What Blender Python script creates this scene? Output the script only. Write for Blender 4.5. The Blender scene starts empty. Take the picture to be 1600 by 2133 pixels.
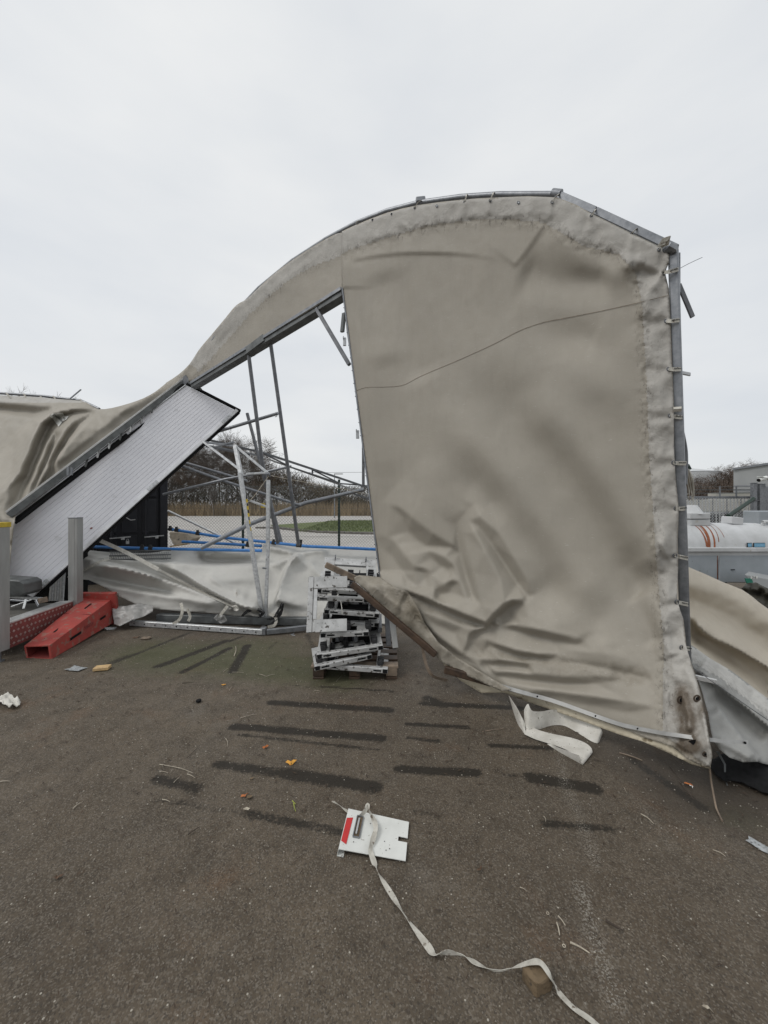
import bpy, bmesh, math, random
import numpy as np
from mathutils import Vector, Matrix
from mathutils.geometry import delaunay_2d_cdt
random.seed(7)
RNG = np.random.RandomState(11)
S = bpy.context.scene
# ------------------------------------------------------------------ camera, sky, sun, exposure
EYE = 1.6; F = 770.0; HOR = 1050.0
cam_d = bpy.data.cameras.new("camera"); cam = bpy.data.objects.new("camera", cam_d)
S.collection.objects.link(cam); S.camera = cam
cam.location = (0, 0, EYE); cam.rotation_euler = (math.radians(90), 0, 0)
cam_d.sensor_fit = 'VERTICAL'; cam_d.sensor_height = 36.0; cam_d.lens = 36.0 * F / 2133
cam_d.shift_y = -16.5 / 2133; cam_d.clip_start = 0.05; cam_d.clip_end = 2000
SUN_EL, SUN_AZ = math.radians(50), math.radians(-115)     # high, to the left and a little behind the camera
w = bpy.data.worlds.new("World"); S.world = w; w.use_nodes = True
nt = w.node_tree; nt.nodes.clear()
N = nt.nodes.new; L = nt.links.new
out = N('ShaderNodeOutputWorld'); bg = N('ShaderNodeBackground'); sky = N('ShaderNodeTexSky')
sky.sky_type = 'NISHITA'; sky.sun_disc = False; sky.sun_elevation = SUN_EL; sky.sun_rotation = SUN_AZ
skym = N('ShaderNodeMix'); skym.data_type = 'RGBA'; skym.blend_type = 'MULTIPLY'; skym.inputs[0].default_value = 1
L(sky.outputs[0], skym.inputs[6]); skym.inputs[7].default_value = (0.1, 0.1, 0.1, 1)
tc = N('ShaderNodeTexCoord'); mp = N('ShaderNodeMapping'); mp.inputs['Scale'].default_value = (1.2, 1.2, 3.5)
L(tc.outputs['Generated'], mp.inputs[0])
nz = N('ShaderNodeTexNoise'); nz.inputs['Scale'].default_value = 1.6; nz.inputs['Detail'].default_value = 5; nz.inputs['Roughness'].default_value = .5
L(mp.outputs[0], nz.inputs[0])
cr = N('ShaderNodeValToRGB'); cr.color_ramp.elements[0].position = .3; cr.color_ramp.elements[1].position = .72
cr.color_ramp.elements[0].color = (.745, .775, .81, 1); cr.color_ramp.elements[1].color = (.89, .90, .90, 1)
L(nz.outputs[0], cr.inputs[0])
sep = N('ShaderNodeSeparateXYZ'); L(tc.outputs['Generated'], sep.inputs[0])
rz = N('ShaderNodeMapRange'); rz.inputs[1].default_value = 0.0; rz.inputs[2].default_value = 0.4; rz.inputs[3].default_value = 0.93; rz.inputs[4].default_value = 1.0
L(sep.outputs[2], rz.inputs[0])
hm = N('ShaderNodeMix'); hm.data_type = 'RGBA'; hm.blend_type = 'MULTIPLY'; hm.inputs[0].default_value = 1
L(cr.outputs[0], hm.inputs[6]); L(rz.outputs[0], hm.inputs[7])
mx = N('ShaderNodeMix'); mx.data_type = 'RGBA'; mx.inputs[0].default_value = .93        # a closed cloud cover over the clear sky
L(skym.outputs[2], mx.inputs[6]); L(hm.outputs[2], mx.inputs[7]); L(mx.outputs[2], bg.inputs[0]); L(bg.outputs[0], out.inputs[0])
sd = bpy.data.lights.new("sun", 'SUN'); so = bpy.data.objects.new("sun", sd); S.collection.objects.link(so)
sd.energy = 1.15; sd.angle = math.radians(20); sd.color = (1, .97, .93)
sdir = Vector((math.sin(SUN_AZ) * math.cos(SUN_EL), math.cos(SUN_AZ) * math.cos(SUN_EL), math.sin(SUN_EL)))
so.rotation_euler = sdir.to_track_quat('Z', 'Y').to_euler(); so.location = (0, 0, 20)
S.view_settings.view_transform = 'Standard'; S.view_settings.look = 'None'; S.view_settings.gamma = 1
S.view_settings.exposure = 0.0; S.view_settings.use_curve_mapping = False

# ------------------------------------------------------------------ helpers
def P(px, py, d): return Vector(((px - 800) / F * d, d, EYE - (py - HOR) / F * d))
def G(px, py, z=0.0):
    d = (EYE - z) * F / (py - HOR); return Vector(((px - 800) / F * d, d, z))
def link(o): S.collection.objects.link(o); return o
def tag(o, label=None, cat=None, group=None, kind=None):
    if label: o['label'] = label
    if cat: o['category'] = cat
    if group: o['group'] = group
    if kind: o['kind'] = kind
    return o
def thing(name, label, cat, loc=(0, 0, 0), group=None):
    o = bpy.data.objects.new(name, None); link(o); o.location = loc; o.empty_display_size = .1
    return tag(o, label, cat, group)
class MB:
    def __init__(s): s.v = []; s.f = []; s.smooth = []
    def add(s, vs, fs, smooth=False):
        b = len(s.v); s.v += [tuple(x) for x in vs]; s.f += [tuple(b + i for i in f) for f in fs]; s.smooth += [smooth] * len(fs); return s
    def box(s, c, sx, sy, sz, rot=None):
        c = Vector(c); R = rot if rot is not None else Matrix.Identity(3)
        vs = [c + R @ Vector((x * sx / 2, y * sy / 2, z * sz / 2)) for x in (-1, 1) for y in (-1, 1) for z in (-1, 1)]
        return s.add(vs, [(0, 1, 3, 2), (4, 6, 7, 5), (0, 4, 5, 1), (2, 3, 7, 6), (0, 2, 6, 4), (1, 5, 7, 3)])
    def bar(s, p, q, w_, h_, up=(0, 0, 1)):          # rectangular bar from p to q
        p = Vector(p); q = Vector(q); z = (q - p).normalized(); x = z.cross(Vector(up))
        if x.length < 1e-3: x = z.cross(Vector((0, 1, 0)))
        x.normalize(); y = x.cross(z)
        vs = [a + x * sx * w_ / 2 + y * sy * h_ / 2 for a in (p, q) for sx, sy in ((-1, -1), (1, -1), (1, 1), (-1, 1))]
        return s.add(vs, [(0, 1, 2, 3), (7, 6, 5, 4), (0, 4, 5, 1), (1, 5, 6, 2), (2, 6, 7, 3), (3, 7, 4, 0)])
    def tube(s, pts, r, n=10, r2=None):
        pts = [Vector(p) for p in pts]; vs = []; fs = []; x = None
        for i, p in enumerate(pts):
            z = (pts[min(len(pts) - 1, i + 1)] - pts[max(0, i - 1)]).normalized()
            x = (x - z * x.dot(z)) if x is not None else z.cross(Vector((0, 0, 1)))
            if x.length < 1e-3: x = z.cross(Vector((0, 1, 0)))
            x.normalize(); y = z.cross(x); rr = r if r2 is None else r + (r2 - r) * i / (len(pts) - 1)
            for k in range(n):
                t = 2 * math.pi * k / n; vs.append(p + x * math.cos(t) * rr + y * math.sin(t) * rr)
        for i in range(len(pts) - 1):
            for k in range(n):
                k2 = (k + 1) % n; fs.append((i * n + k, i * n + k2, (i + 1) * n + k2, (i + 1) * n + k))
        s.add(vs, fs, True)
        return s.add([vs[k] for k in range(n)], [tuple(range(n))[::-1]]).add([vs[-n + k] for k in range(n)], [tuple(range(n))])
    def cyl(s, p, q, r, n=12): return s.tube([p, q], r, n)
    def build(s, name, mat, parent=None, bevel=0, segs=1):
        me = bpy.data.meshes.new(name); me.from_pydata(s.v, [], s.f); me.materials.append(mat)
        me.polygons.foreach_set('use_smooth', s.smooth); 
        bm = bmesh.new(); bm.from_mesh(me); bmesh.ops.recalc_face_normals(bm, faces=bm.faces); bm.to_mesh(me); bm.free()
        o = link(bpy.data.objects.new(name, me))
        if parent is not None:
            o.parent = parent; M = Matrix.Translation(parent_origin(parent)); me.transform(M.inverted())
        if bevel:
            m = o.modifiers.new('bevel', 'BEVEL'); m.width = bevel; m.segments = segs; m.limit_method = 'ANGLE'; m.angle_limit = math.radians(40)
        return o
def parent_origin(o):
    v = Vector((0, 0, 0))
    while o is not None: v += Vector(o.location); o = o.parent
    return v
def solid(o, t, off=-1):
    m = o.modifiers.new('thick', 'SOLIDIFY'); m.thickness = t; m.offset = off; return o

# ---- materials
def mat(name, c1, c2=None, scale=8, rough=.6, metal=0, bump=0, bscale=60, detail=6, lo=.35, hi=.65, coat=0, stretch=(1, 1, 1), spots=None, spscale=30, spth=.62, rvar=0.1, bump2=0, b2scale=8):
    m = bpy.data.materials.new(name); m.use_nodes = True; nt = m.node_tree; n = nt.nodes; l = nt.links.new
    b = n['Principled BSDF']; b.inputs['Roughness'].default_value = rough; b.inputs['Metallic'].default_value = metal
    tc = n.new('ShaderNodeTexCoord'); mp = n.new('ShaderNodeMapping'); mp.inputs['Scale'].default_value = stretch; l(tc.outputs['Object'], mp.inputs[0])
    nz = n.new('ShaderNodeTexNoise'); nz.inputs['Scale'].default_value = scale; nz.inputs['Detail'].default_value = detail; nz.inputs['Roughness'].default_value = .6
    l(mp.outputs[0], nz.inputs[0])
    r = n.new('ShaderNodeValToRGB'); r.color_ramp.elements[0].position = lo; r.color_ramp.elements[1].position = hi
    c2 = c2 or tuple(x * .8 for x in c1)
    r.color_ramp.elements[0].color = (*c2, 1); r.color_ramp.elements[1].color = (*c1, 1); l(nz.outputs[0], r.inputs[0])
    col = r.outputs[0]
    if spots:
        n2 = n.new('ShaderNodeTexNoise'); n2.inputs['Scale'].default_value = spscale; n2.inputs['Detail'].default_value = 4; l(mp.outputs[0], n2.inputs[0])
        mr = n.new('ShaderNodeMapRange'); mr.inputs[1].default_value = spth; mr.inputs[2].default_value = spth + .06; l(n2.outputs[0], mr.inputs[0])
        mix = n.new('ShaderNodeMix'); mix.data_type = 'RGBA'; l(mr.outputs[0], mix.inputs[0]); l(col, mix.inputs[6]); mix.inputs[7].default_value = (*spots, 1); col = mix.outputs[2]
    l(col, b.inputs['Base Color'])
    rr = n.new('ShaderNodeMapRange'); rr.inputs[3].default_value = max(0, rough - rvar); rr.inputs[4].default_value = min(1, rough + rvar); l(nz.outputs[0], rr.inputs[0]); l(rr.outputs[0], b.inputs['Roughness'])
    if bump:
        nb = n.new('ShaderNodeTexNoise'); nb.inputs['Scale'].default_value = bscale; nb.inputs['Detail'].default_value = 5; l(tc.outputs['Object'], nb.inputs[0])
        bp = n.new('ShaderNodeBump'); bp.inputs['Strength'].default_value = 1; bp.inputs['Distance'].default_value = bump; l(nb.outputs[0], bp.inputs['Height'])
        last = bp
        if bump2:
            nb2 = n.new('ShaderNodeTexNoise'); nb2.inputs['Scale'].default_value = b2scale; nb2.inputs['Detail'].default_value = 3; l(tc.outputs['Object'], nb2.inputs[0])
            bp2 = n.new('ShaderNodeBump'); bp2.inputs['Distance'].default_value = bump2; l(nb2.outputs[0], bp2.inputs['Height']); l(bp.outputs[0], bp2.inputs['Normal']); last = bp2
        l(last.outputs[0], b.inputs['Normal'])
    return m
MT = {}
MT['galv'] = mat('galvanised steel', (.29, .30, .315), (.17, .18, .195), 22, .42, .65, .0006, 120, lo=.3, hi=.7)
MT['galv_lt'] = mat('bright galvanised steel', (.62, .63, .63), (.40, .41, .42), 30, .42, .55, .0005, 120, spots=(.2, .19, .17), spscale=14, spth=.68)
MT['galv_dk'] = mat('weathered steel tube', (.20, .205, .215), (.12, .125, .135), 14, .5, .55, .0006, 90)
MT['alu'] = mat('aluminium', (.60, .60, .59), (.48, .48, .47), 18, .42, .5, .0003, 90, spots=(.25, .24, .22), spscale=40, spth=.7)
MT['alu_post'] = mat('dull aluminium post', (.36, .36, .35), (.29, .29, .28), 5, .5, .35, .0003, 60, stretch=(4, 4, .6), spots=(.2, .19, .18), spscale=30, spth=.72)
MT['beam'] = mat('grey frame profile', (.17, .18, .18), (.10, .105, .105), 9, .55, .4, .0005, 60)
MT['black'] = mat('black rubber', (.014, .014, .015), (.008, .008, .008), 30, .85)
MT['black'].node_tree.nodes['Principled BSDF'].inputs['Specular IOR Level'].default_value = .15
MT['blackplastic'] = mat('black plastic clip', (.03, .03, .032), (.015, .015, .016), 30, .45)
MT['wood'] = mat('wet brown timber', (.078, .046, .027), (.035, .022, .014), 10, .6, 0, .002, 40, stretch=(1, 1, 1), spots=(.035, .022, .014), spscale=9, spth=.6)
MT['rustring'] = mat('brown corroded eyelet', (.10, .075, .055), (.05, .035, .025), 60, .6, .3)
MT['woodgrey'] = mat('weathered timber', (.26, .20, .145), (.13, .10, .075), 14, .7, 0, .002, 60, spots=(.06, .05, .04), spscale=25, spth=.64)
MT['woodcut'] = mat('fresh cut timber', (.58, .40, .19), (.42, .29, .15), 25, .7, 0, .001, 90)
MT['strap'] = mat('dirty white webbing', (.58, .56, .50), (.40, .38, .33), 30, .8, 0, .0006, 300, spots=(.16, .13, .10), spscale=40, spth=.6)
MT['strapwhite'] = mat('white webbing', (.66, .64, .59), (.5, .48, .43), 14, .75, 0, .0006, 300, spots=(.25, .22, .18), spscale=55, spth=.64)
MT['whitepaint'] = mat('white painted metal', (.72, .73, .70), (.64, .65, .62), 10, .4, 0, .0003, 200, spots=(.32, .30, .27), spscale=60, spth=.66)
MT['frame'] = mat('scuffed white aluminium', (.55, .55, .54), (.38, .38, .37), 12, .42, .3, .0004, 90, spots=(.08, .07, .06), spscale=30, spth=.60)
MT['panel'] = mat('white lacquered door leaf', (.80, .80, .83), (.73, .73, .765), 2.0, .42, 0, .0004, 220, lo=.3, hi=.7, spots=(.66, .66, .68), spscale=9, spth=.66)
MT['red'] = mat('faded red plastic', (.37, .052, .040), (.27, .042, .034), 5, .62, 0, .0012, 60, spots=(.26, .11, .085), spscale=16, spth=.56)
MT['reddark'] = mat('inside of red plastic', (.20, .03, .025), (.13, .02, .018), 5, .7)
MT['redpaint'] = mat('faded red paint', (.24, .065, .06), (.17, .055, .05), 9, .5, .1, .0003, 60, spots=(.30, .25, .23), spscale=30, spth=.64)
MT['yellow'] = mat('yellow tape', (.62, .46, .04), (.45, .33, .03), 20, .5)
MT['tapeblack'] = MT['black']
MT['container'] = mat('dark navy container paint', (.020, .022, .028), (.012, .013, .018), 4, .42, .1, .001, 30, spots=(.045, .04, .04), spscale=20, spth=.68)
MT['bluepole'] = mat('blue plastic pole', (.05, .22, .55), (.03, .15, .42), 9, .45)
MT['green'] = mat('dark green fence post', (.010, .035, .022), (.006, .022, .015), 12, .5, .1)
MT['wire'] = mat('galvanised wire', (.13, .14, .14), (.09, .10, .10), 12, .6, .4)
MT['concrete'] = mat('concrete', (.30, .26, .20), (.20, .17, .13), 9, .85, 0, .003, 30, spots=(.10, .085, .065), spscale=12, spth=.6)
MT['bark'] = mat('grey brown bark', (.115, .095, .078), (.075, .062, .052), 3, .9)
MT['birch'] = mat('pale birch bark', (.42, .39, .36), (.16, .14, .13), 3, .85)
MT['bark2'] = mat('reddish twigs', (.125, .092, .070), (.08, .06, .047), 3, .9)
MT['reed'] = mat('dry reed', (.32, .245, .15), (.19, .145, .09), .35, .9)
MT['bushm'] = mat('brown green scrub', (.105, .082, .050), (.06, .048, .031), .25, .9)
MT['grass'] = mat('verge grass', (.115, .145, .042), (.08, .10, .03), 1.2, .9, 0, .03, 20)
MT['road'] = mat('pale worn asphalt', (.42, .40, .375), (.34, .325, .30), .5, .85, 0, .002, 120)
MT['kerb'] = mat('kerb stones', (.20, .185, .165), (.10, .09, .08), 6, .9, 0, .02, 12)
MT['field'] = mat('winter field ground', (.14, .115, .07), (.085, .07, .045), .3, .95, 0, .03, 6)
MT['bldg'] = mat('grey sheet cladding', (.30, .31, .31), (.26, .27, .27), .4, .6)
MT['tankwhite'] = mat('white painted tank', (.56, .57, .58), (.43, .44, .44), 3.0, .5, 0, .001, 30, spots=(.40, .39, .36), spscale=14, spth=.66)
MT['greybox'] = mat('pale blue grey panel', (.33, .36, .39), (.27, .30, .32), 3.0, .5, 0, .0005, 40, spots=(.19, .18, .17), spscale=16, spth=.7)
MT['rust'] = mat('rust', (.30, .10, .04), (.17, .055, .025), 22, .85, 0, .001, 60)
MT['leaf_y'] = mat('yellow leaf', (.70, .36, .05), (.5, .22, .03), 60, .7)
MT['leaf_o'] = mat('orange leaf', (.50, .17, .04), (.33, .10, .03), 60, .7)
MT['leaf_b'] = mat('brown leaf', (.15, .085, .05), (.08, .05, .03), 60, .7)
MT['leaf_g'] = mat('green stalk', (.38, .42, .08), (.25, .3, .05), 60, .7)
MT['paper'] = mat('soiled paper', (.40, .42, .43), (.20, .21, .21), 90, .7, 0, .001, 60, spots=(.10, .10, .10), spscale=70, spth=.58)
MT['twigpale'] = mat('pale dry stalk', (.50, .45, .36), (.32, .28, .22), 40, .8)
MT['twigdark'] = mat('dark twig', (.07, .052, .04), (.04, .03, .022), 40, .9)
MT['ink'] = mat('black print', (.03, .03, .03), (.02, .02, .02), 40, .7)
MT['redsticker'] = mat('red sticker', (.55, .03, .03), (.48, .03, .03), 30, .4)
MT['bluesticker'] = mat('blue sticker', (.20, .42, .60), (.16, .36, .52), 30, .4)
MT['stone'] = mat('muddy paving stone', (.18, .128, .075), (.10, .072, .042), 14, .85, 0, .004, 40, spots=(.05, .04, .03), spscale=24, spth=.6)
MT['deck'] = mat('dirty plywood deck', (.115, .11, .095), (.07, .067, .058), 5, .8, 0, .001, 60)
MT['darkcloth'] = mat('dark olive tarpaulin', (.045, .042, .030), (.028, .026, .018), 4, .6, 0, .001, 40)
MT['clear'] = mat('crumpled clear plastic', (.34, .335, .32), (.24, .235, .225), 8, .4, 0, .002, 30)

# ---- value noise in numpy
def vnoise(X, Y, seed=0):
    r = np.random.RandomState(seed); T = r.rand(256, 256)
    xi = np.floor(X).astype(int); yi = np.floor(Y).astype(int); fx = X - xi; fy = Y - yi
    fx = fx * fx * (3 - 2 * fx); fy = fy * fy * (3 - 2 * fy)
    a = T[xi % 256, yi % 256]; b = T[(xi + 1) % 256, yi % 256]; c = T[xi % 256, (yi + 1) % 256]; d = T[(xi + 1) % 256, (yi + 1) % 256]
    return (a * (1 - fx) + b * fx) * (1 - fy) + (c * (1 - fx) + d * fx) * fy
def fbm(X, Y, seed=0, o=4):
    s = 0; a = .5; t = 0
    for k in range(o): s = s + a * vnoise(X * 2 ** k + 17.3 * k, Y * 2 ** k + 5.1 * k, seed + k); t += a; a *= .5
    return s / t * 2 - 1
def pdist(X, Y, pts):            # distance to polyline, arc parameter 0..1, signed side (+ = left of travel on screen-down axes)
    pts = np.array(pts, float); seg = np.hypot(*(pts[1:] - pts[:-1]).T); tot = seg.sum(); acc = 0
    best = np.full(X.shape, 1e9); T = np.zeros(X.shape); SG = np.zeros(X.shape)
    for i in range(len(pts) - 1):
        a = pts[i]; d = pts[i + 1] - a; L2 = (d ** 2).sum()
        t = np.clip(((X - a[0]) * d[0] + (Y - a[1]) * d[1]) / L2, 0, 1)
        dx = X - a[0] - t * d[0]; dy = Y - a[1] - t * d[1]; D = np.hypot(dx, dy)
        m = D < best; best = np.where(m, D, best); T = np.where(m, (acc + t * seg[i]) / tot, T)
        SG = np.where(m, np.sign(d[0] * dy - d[1] * dx), SG); acc += seg[i]
    return best, T, SG
def taper(T, e0=.15, e1=.15):
    a = np.clip(T / max(e0, 1e-3), 0, 1) if e0 > 0 else 1; b = np.clip((1 - T) / max(e1, 1e-3), 0, 1) if e1 > 0 else 1
    return (a * a * (3 - 2 * a)) * (b * b * (3 - 2 * b))
def smooth_poly(pts, k=4, closed=False):
    pts = [np.array(p, float) for p in pts]; o = []; n = len(pts)
    for i in range(n if closed else n - 1):
        p0, p1, p2, p3 = (pts[(i - 1) % n] if closed or i else pts[0]), pts[i], pts[(i + 1) % n], (pts[(i + 2) % n] if closed or i + 2 < n else pts[-1])
        for j in range(k):
            t = j / k; o.append(.5 * ((2 * p1) + (-p0 + p2) * t + (2 * p0 - 5 * p1 + 4 * p2 - p3) * t * t + (-p0 + 3 * p1 - 3 * p2 + p3) * t ** 3))
    if not closed: o.append(pts[-1])
    return o
def ridge(X, Y, pts, amp, w0, w1=None, sharp=0, e=(.15, .15)):
    D, T, _ = pdist(X, Y, smooth_poly(pts, 4) if len(pts) > 2 else pts); w1 = w0 if w1 is None else w1; W = w0 + (w1 - w0) * T; q = D / W
    pr = np.exp(-q * q) if (not sharp and max(w0, w1) > 12) else np.exp(-1.35 * (np.sqrt(q * q + .05) - .22))
    return amp * taper(T, *e) * pr
def fold(X, Y, pts, amp, w0, side=1, drop=4, w1=None, e=(.15, .15)):     # cloth lip: high at the line, fading to one side, dropping off at the other
    D, T, sg = pdist(X, Y, smooth_poly(pts, 4) if len(pts) > 2 else pts); w1 = w0 if w1 is None else w1; W = w0 + (w1 - w0) * T
    s = D * sg * side; return amp * taper(T, *e) * np.where(s > 0, np.exp(-(s / W) ** 1.08), np.exp(-(s / (drop * .75)) ** 2))
def bump(X, Y, cx, cy, rx, ry, amp, rot=0):
    c, s_ = math.cos(rot), math.sin(rot); u = (X - cx) * c + (Y - cy) * s_; v = -(X - cx) * s_ + (Y - cy) * c
    return amp * np.exp(-(u / rx) ** 2 - (v / ry) ** 2)
def inside(X, Y, poly):
    r = np.zeros(X.shape, bool); n = len(poly)
    for i in range(n):
        x1, y1 = poly[i]; x2, y2 = poly[(i + 1) % n]
        if y1 == y2: continue
        c = ((y1 > Y) != (y2 > Y)) & (X < (x2 - x1) * (Y - y1) / (y2 - y1) + x1); r ^= c
    return r
def cloth(name, outline, dfun, step, material, parent=None, attrs=None, thick=.003, conv=None):
    """A sheet whose outline is given as sight lines; dfun gives how far along each the cloth hangs."""
    ol = [tuple(p) for p in outline]; bp = []
    for i in range(len(ol)):
        a = np.array(ol[i], float); b = np.array(ol[(i + 1) % len(ol)], float); k = max(1, int(round(np.hypot(*(b - a)) / step)))
        for j in range(k): bp.append(tuple(a + (b - a) * j / k))
    xs = np.array([p[0] for p in bp]); ys = np.array([p[1] for p in bp])
    gx, gy = np.meshgrid(np.arange(xs.min(), xs.max(), step), np.arange(ys.min(), ys.max(), step)); gx = gx + (np.arange(gx.shape[0]) % 2)[:, None] * step * .5
    gx = gx.ravel(); gy = gy.ravel(); m = inside(gx, gy, bp); gx = gx[m]; gy = gy[m]
    D, _, _ = pdist(gx, gy, bp + [bp[0]]); m = D > step * .45; gx = gx[m]; gy = gy[m]
    vin = [Vector(p) for p in bp] + [Vector((a, b)) for a, b in zip(gx, gy)]
    nb = len(bp); r = delaunay_2d_cdt(vin, [(i, (i + 1) % nb) for i in range(nb)], [], 1, 1e-4)
    V = np.array([(v.x, v.y) for v in r[0]]); X = V[:, 0]; Y = V[:, 1]
    if conv is None:
        d = dfun(X, Y); W = np.stack([(X - 800) / F * d, d, EYE - (Y - HOR) / F * d], 1)
    else: W = conv(X, Y)
    po = np.array(parent_origin(parent)) if parent is not None else np.zeros(3)
    me = bpy.data.meshes.new(name); me.from_pydata([tuple(v) for v in (W - po)], [], [tuple(f) for f in r[2]])
    me.polygons.foreach_set('use_smooth', [True] * len(me.polygons)); me.materials.append(material)
    for k, fn in (attrs or {}).items():
        at = me.attributes.new(k, 'FLOAT', 'POINT'); at.data.foreach_set('value', np.asarray(fn(X, Y), float).astype(np.float32))
    bm = bmesh.new(); bm.from_mesh(me); bmesh.ops.recalc_face_normals(bm, faces=bm.faces)
    bm.faces.ensure_lookup_table()
    av = sum((f.normal.dot(Vector(f.calc_center_median()) + Vector(po) - Vector((0, 0, EYE))) for f in list(bm.faces)[::7]), 0.0)
    if av > 0: bmesh.ops.reverse_faces(bm, faces=bm.faces)
    bm.to_mesh(me); bm.free()
    o = link(bpy.data.objects.new(name, me))
    if parent is not None: o.parent = parent
    if thick: solid(o, thick)
    return o
def ribbon(rows, name, material, parent=None, thick=.002):        # strip through pairs of points
    v = []; f = []
    for a, b in rows: v += [Vector(a), (Vector(a) + Vector(b)) / 2, Vector(b)]
    for i in range(len(rows) - 1):
        for j in (0, 1): f.append((3 * i + j, 3 * i + j + 1, 3 * i + j + 4, 3 * i + j + 3))
    mb = MB(); mb.add(v, f, True); o = mb.build(name, material, parent); solid(o, thick, 0); es = o.modifiers.new('split', 'EDGE_SPLIT'); es.split_angle = math.radians(50); return o
def smooth3(pts, k=5):
    return [Vector(p) for p in smooth_poly([tuple(p) for p in pts], k)]
def text(s, size, material, M, name, parent=None, ext=.0008):
    c = bpy.data.curves.new(name, 'FONT'); c.body = s; c.size = size; c.extrude = ext; c.align_x = 'CENTER'; c.align_y = 'CENTER'; c.resolution_u = 2
    t = bpy.data.objects.new(name + '_tmp', c); me = bpy.data.meshes.new_from_object(t); bpy.data.objects.remove(t); bpy.data.curves.remove(c)
    me.transform(M)
    if parent is not None: me.transform(Matrix.Translation(-parent_origin(parent)))
    me.materials.clear(); me.materials.append(material); o = link(bpy.data.objects.new(name, me))
    if parent is not None: o.parent = parent
    return o
def frame_mat(o, x, y):          # 4x4 with given x and y axis
    x = Vector(x).normalized(); z = x.cross(Vector(y)).normalized(); y = z.cross(x)
    return Matrix(((x.x, y.x, z.x, o[0]), (x.y, y.y, z.y, o[1]), (x.z, y.z, z.z, o[2]), (0, 0, 0, 1)))
# ------------------------------------------------------------------ ground
def grow(a, b, f=1.18, lim=400):
    o = [b]; st = a
    while o[-1] < lim: st *= f; o.append(o[-1] + st)
    return o
xs = np.array(sorted([-v for v in grow(.03, 6.2)[1:]] + list(np.arange(-6.2, 4.0, .03)) + [4.0 + v - 4.0 for v in grow(.03, 4.0)]))
ys = np.array([-400, -200, -100, -50, -20, -8, -4, -2, -1, -.3] + list(np.arange(.3, 2.6, .022)) + list(np.arange(2.6, 6.4, .03)) + grow(.03, 6.4, 1.15, 500))
GX, GY = np.meshgrid(xs, ys); nx, ny = len(xs), len(ys)
gx, gy = GX.ravel(), GY.ravel()
near = (np.abs(gx) < 9) & (gy < 12) & (gy > .3)
gz = np.where(near, (fbm(gx * 1.3, gy * 1.3, 3) * .006 + fbm(gx * 9, gy * 9, 5, 3) * .0012), 0)
STRIPS = [((395, 1318), (225, 1385), .05, .7), ((470, 1335), (330, 1388), .06, .95), ((478, 1350), (380, 1400), .045, 1), ((515, 1345), (485, 1398), .06, 1), ((268, 1364), (222, 1384), .05, .6), ((505, 1325), (478, 1336), .035, .8),
  ((575, 1338), (560, 1352), .03, .6), ((592, 1424), (645, 1431), .02, .6), ((665, 1430), (820, 1441), .022, .9), ((565, 1463), (812, 1480), .05, 1), ((488, 1513), (795, 1538), .05, 1), ((495, 1530), (790, 1562), .025, .75),
  ((880, 1466), (1090, 1476), .045, .95), ((890, 1455), (925, 1470), .06, .9), ((850, 1509), (975, 1516), .032, .95), ((850, 1537), (915, 1545), .028, .8), ((1020, 1553), (1150, 1559), .03, .9), ((455, 1592), (600, 1612), .05, .85), ((600, 1612), (782, 1640), .06, 1),
  ((832, 1602), (992, 1610), .045, 1), ((1045, 1612), (1120, 1622), .03, .6), ((1105, 1620), (1238, 1643), .055, 1), ((325, 1622), (408, 1642), .05, .8), ((335, 1665), (520, 1695), .03, .55), ((520, 1695), (715, 1733), .04, .75), ((868, 1690), (915, 1697), .035, .6),
  ((1135, 1715), (1275, 1727), .035, .8), ((1320, 1585), (1460, 1680), .05, .8), ((980, 1310), (1100, 1330), .1, .5), ((20, 1410), (90, 1425), .05, .35), ((640, 1322), (655, 1352), .05, .6)]
def wetmask(x, y):
    m = np.zeros(x.shape)
    for a, b, wd, s in STRIPS:
        A = G(*a); B = G(*b); D, T, _ = pdist(x, y, [(A.x, A.y), (B.x, B.y)])
        m = np.maximum(m, s * np.clip(1.35 - D / (wd * 1.0), 0, 1))
    return m
wet = np.where(near, wetmask(gx, gy), 0)
fl = lambda *c: sum(np.exp(-((gx - G(px, py).x) / rx) ** 2 - ((gy - G(px, py).y) / ry) ** 2) * s for px, py, rx, ry, s in c)
moss = fl((420, 1375, .9, .45, .9), (620, 1395, .5, .3, 1), (300, 1350, .5, .4, .6), (720, 1420, .3, .25, .7), (1540, 1700, .18, .12, .7), (560, 1340, .7, .3, .5))
# dark dirt beside the heap and rail, also painting shade under the right covers
mud_shade = fl((1560, 1640, .55, .45, 1.0), (1420, 1640, .28, .22, .6), (1250, 1560, .5, .22, .55), (1000, 1440, .5, .25, .5), (800, 1400, .6, .35, .5), (450, 1310, 1.6, .25, .6), (200, 1390, .7, .25, .25))
crack = np.zeros(gx.shape)
for pl, s in (([(1165, 1560), (1178, 1640), (1215, 1720), (1240, 1800)], .7), ([(1205, 1840), (1222, 1890), (1240, 1960), (1262, 2030), (1280, 2090)], 1), ([(1320, 1660), (1395, 1760)], .35)):
    q = [tuple(G(*p))[:2] for p in pl]; D, T, _ = pdist(gx, gy, q); crack = np.maximum(crack, s * np.clip(1.4 - D / .03, 0, 1))
me = bpy.data.meshes.new('ground'); idx = np.arange(nx * ny).reshape(ny, nx)
fc = np.stack([idx[:-1, :-1], idx[:-1, 1:], idx[1:, 1:], idx[1:, :-1]], -1).reshape(-1, 4)
me.from_pydata(np.stack([gx, gy, gz], 1).tolist(), [], fc.tolist()); me.polygons.foreach_set('use_smooth', [True] * len(me.polygons))
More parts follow.
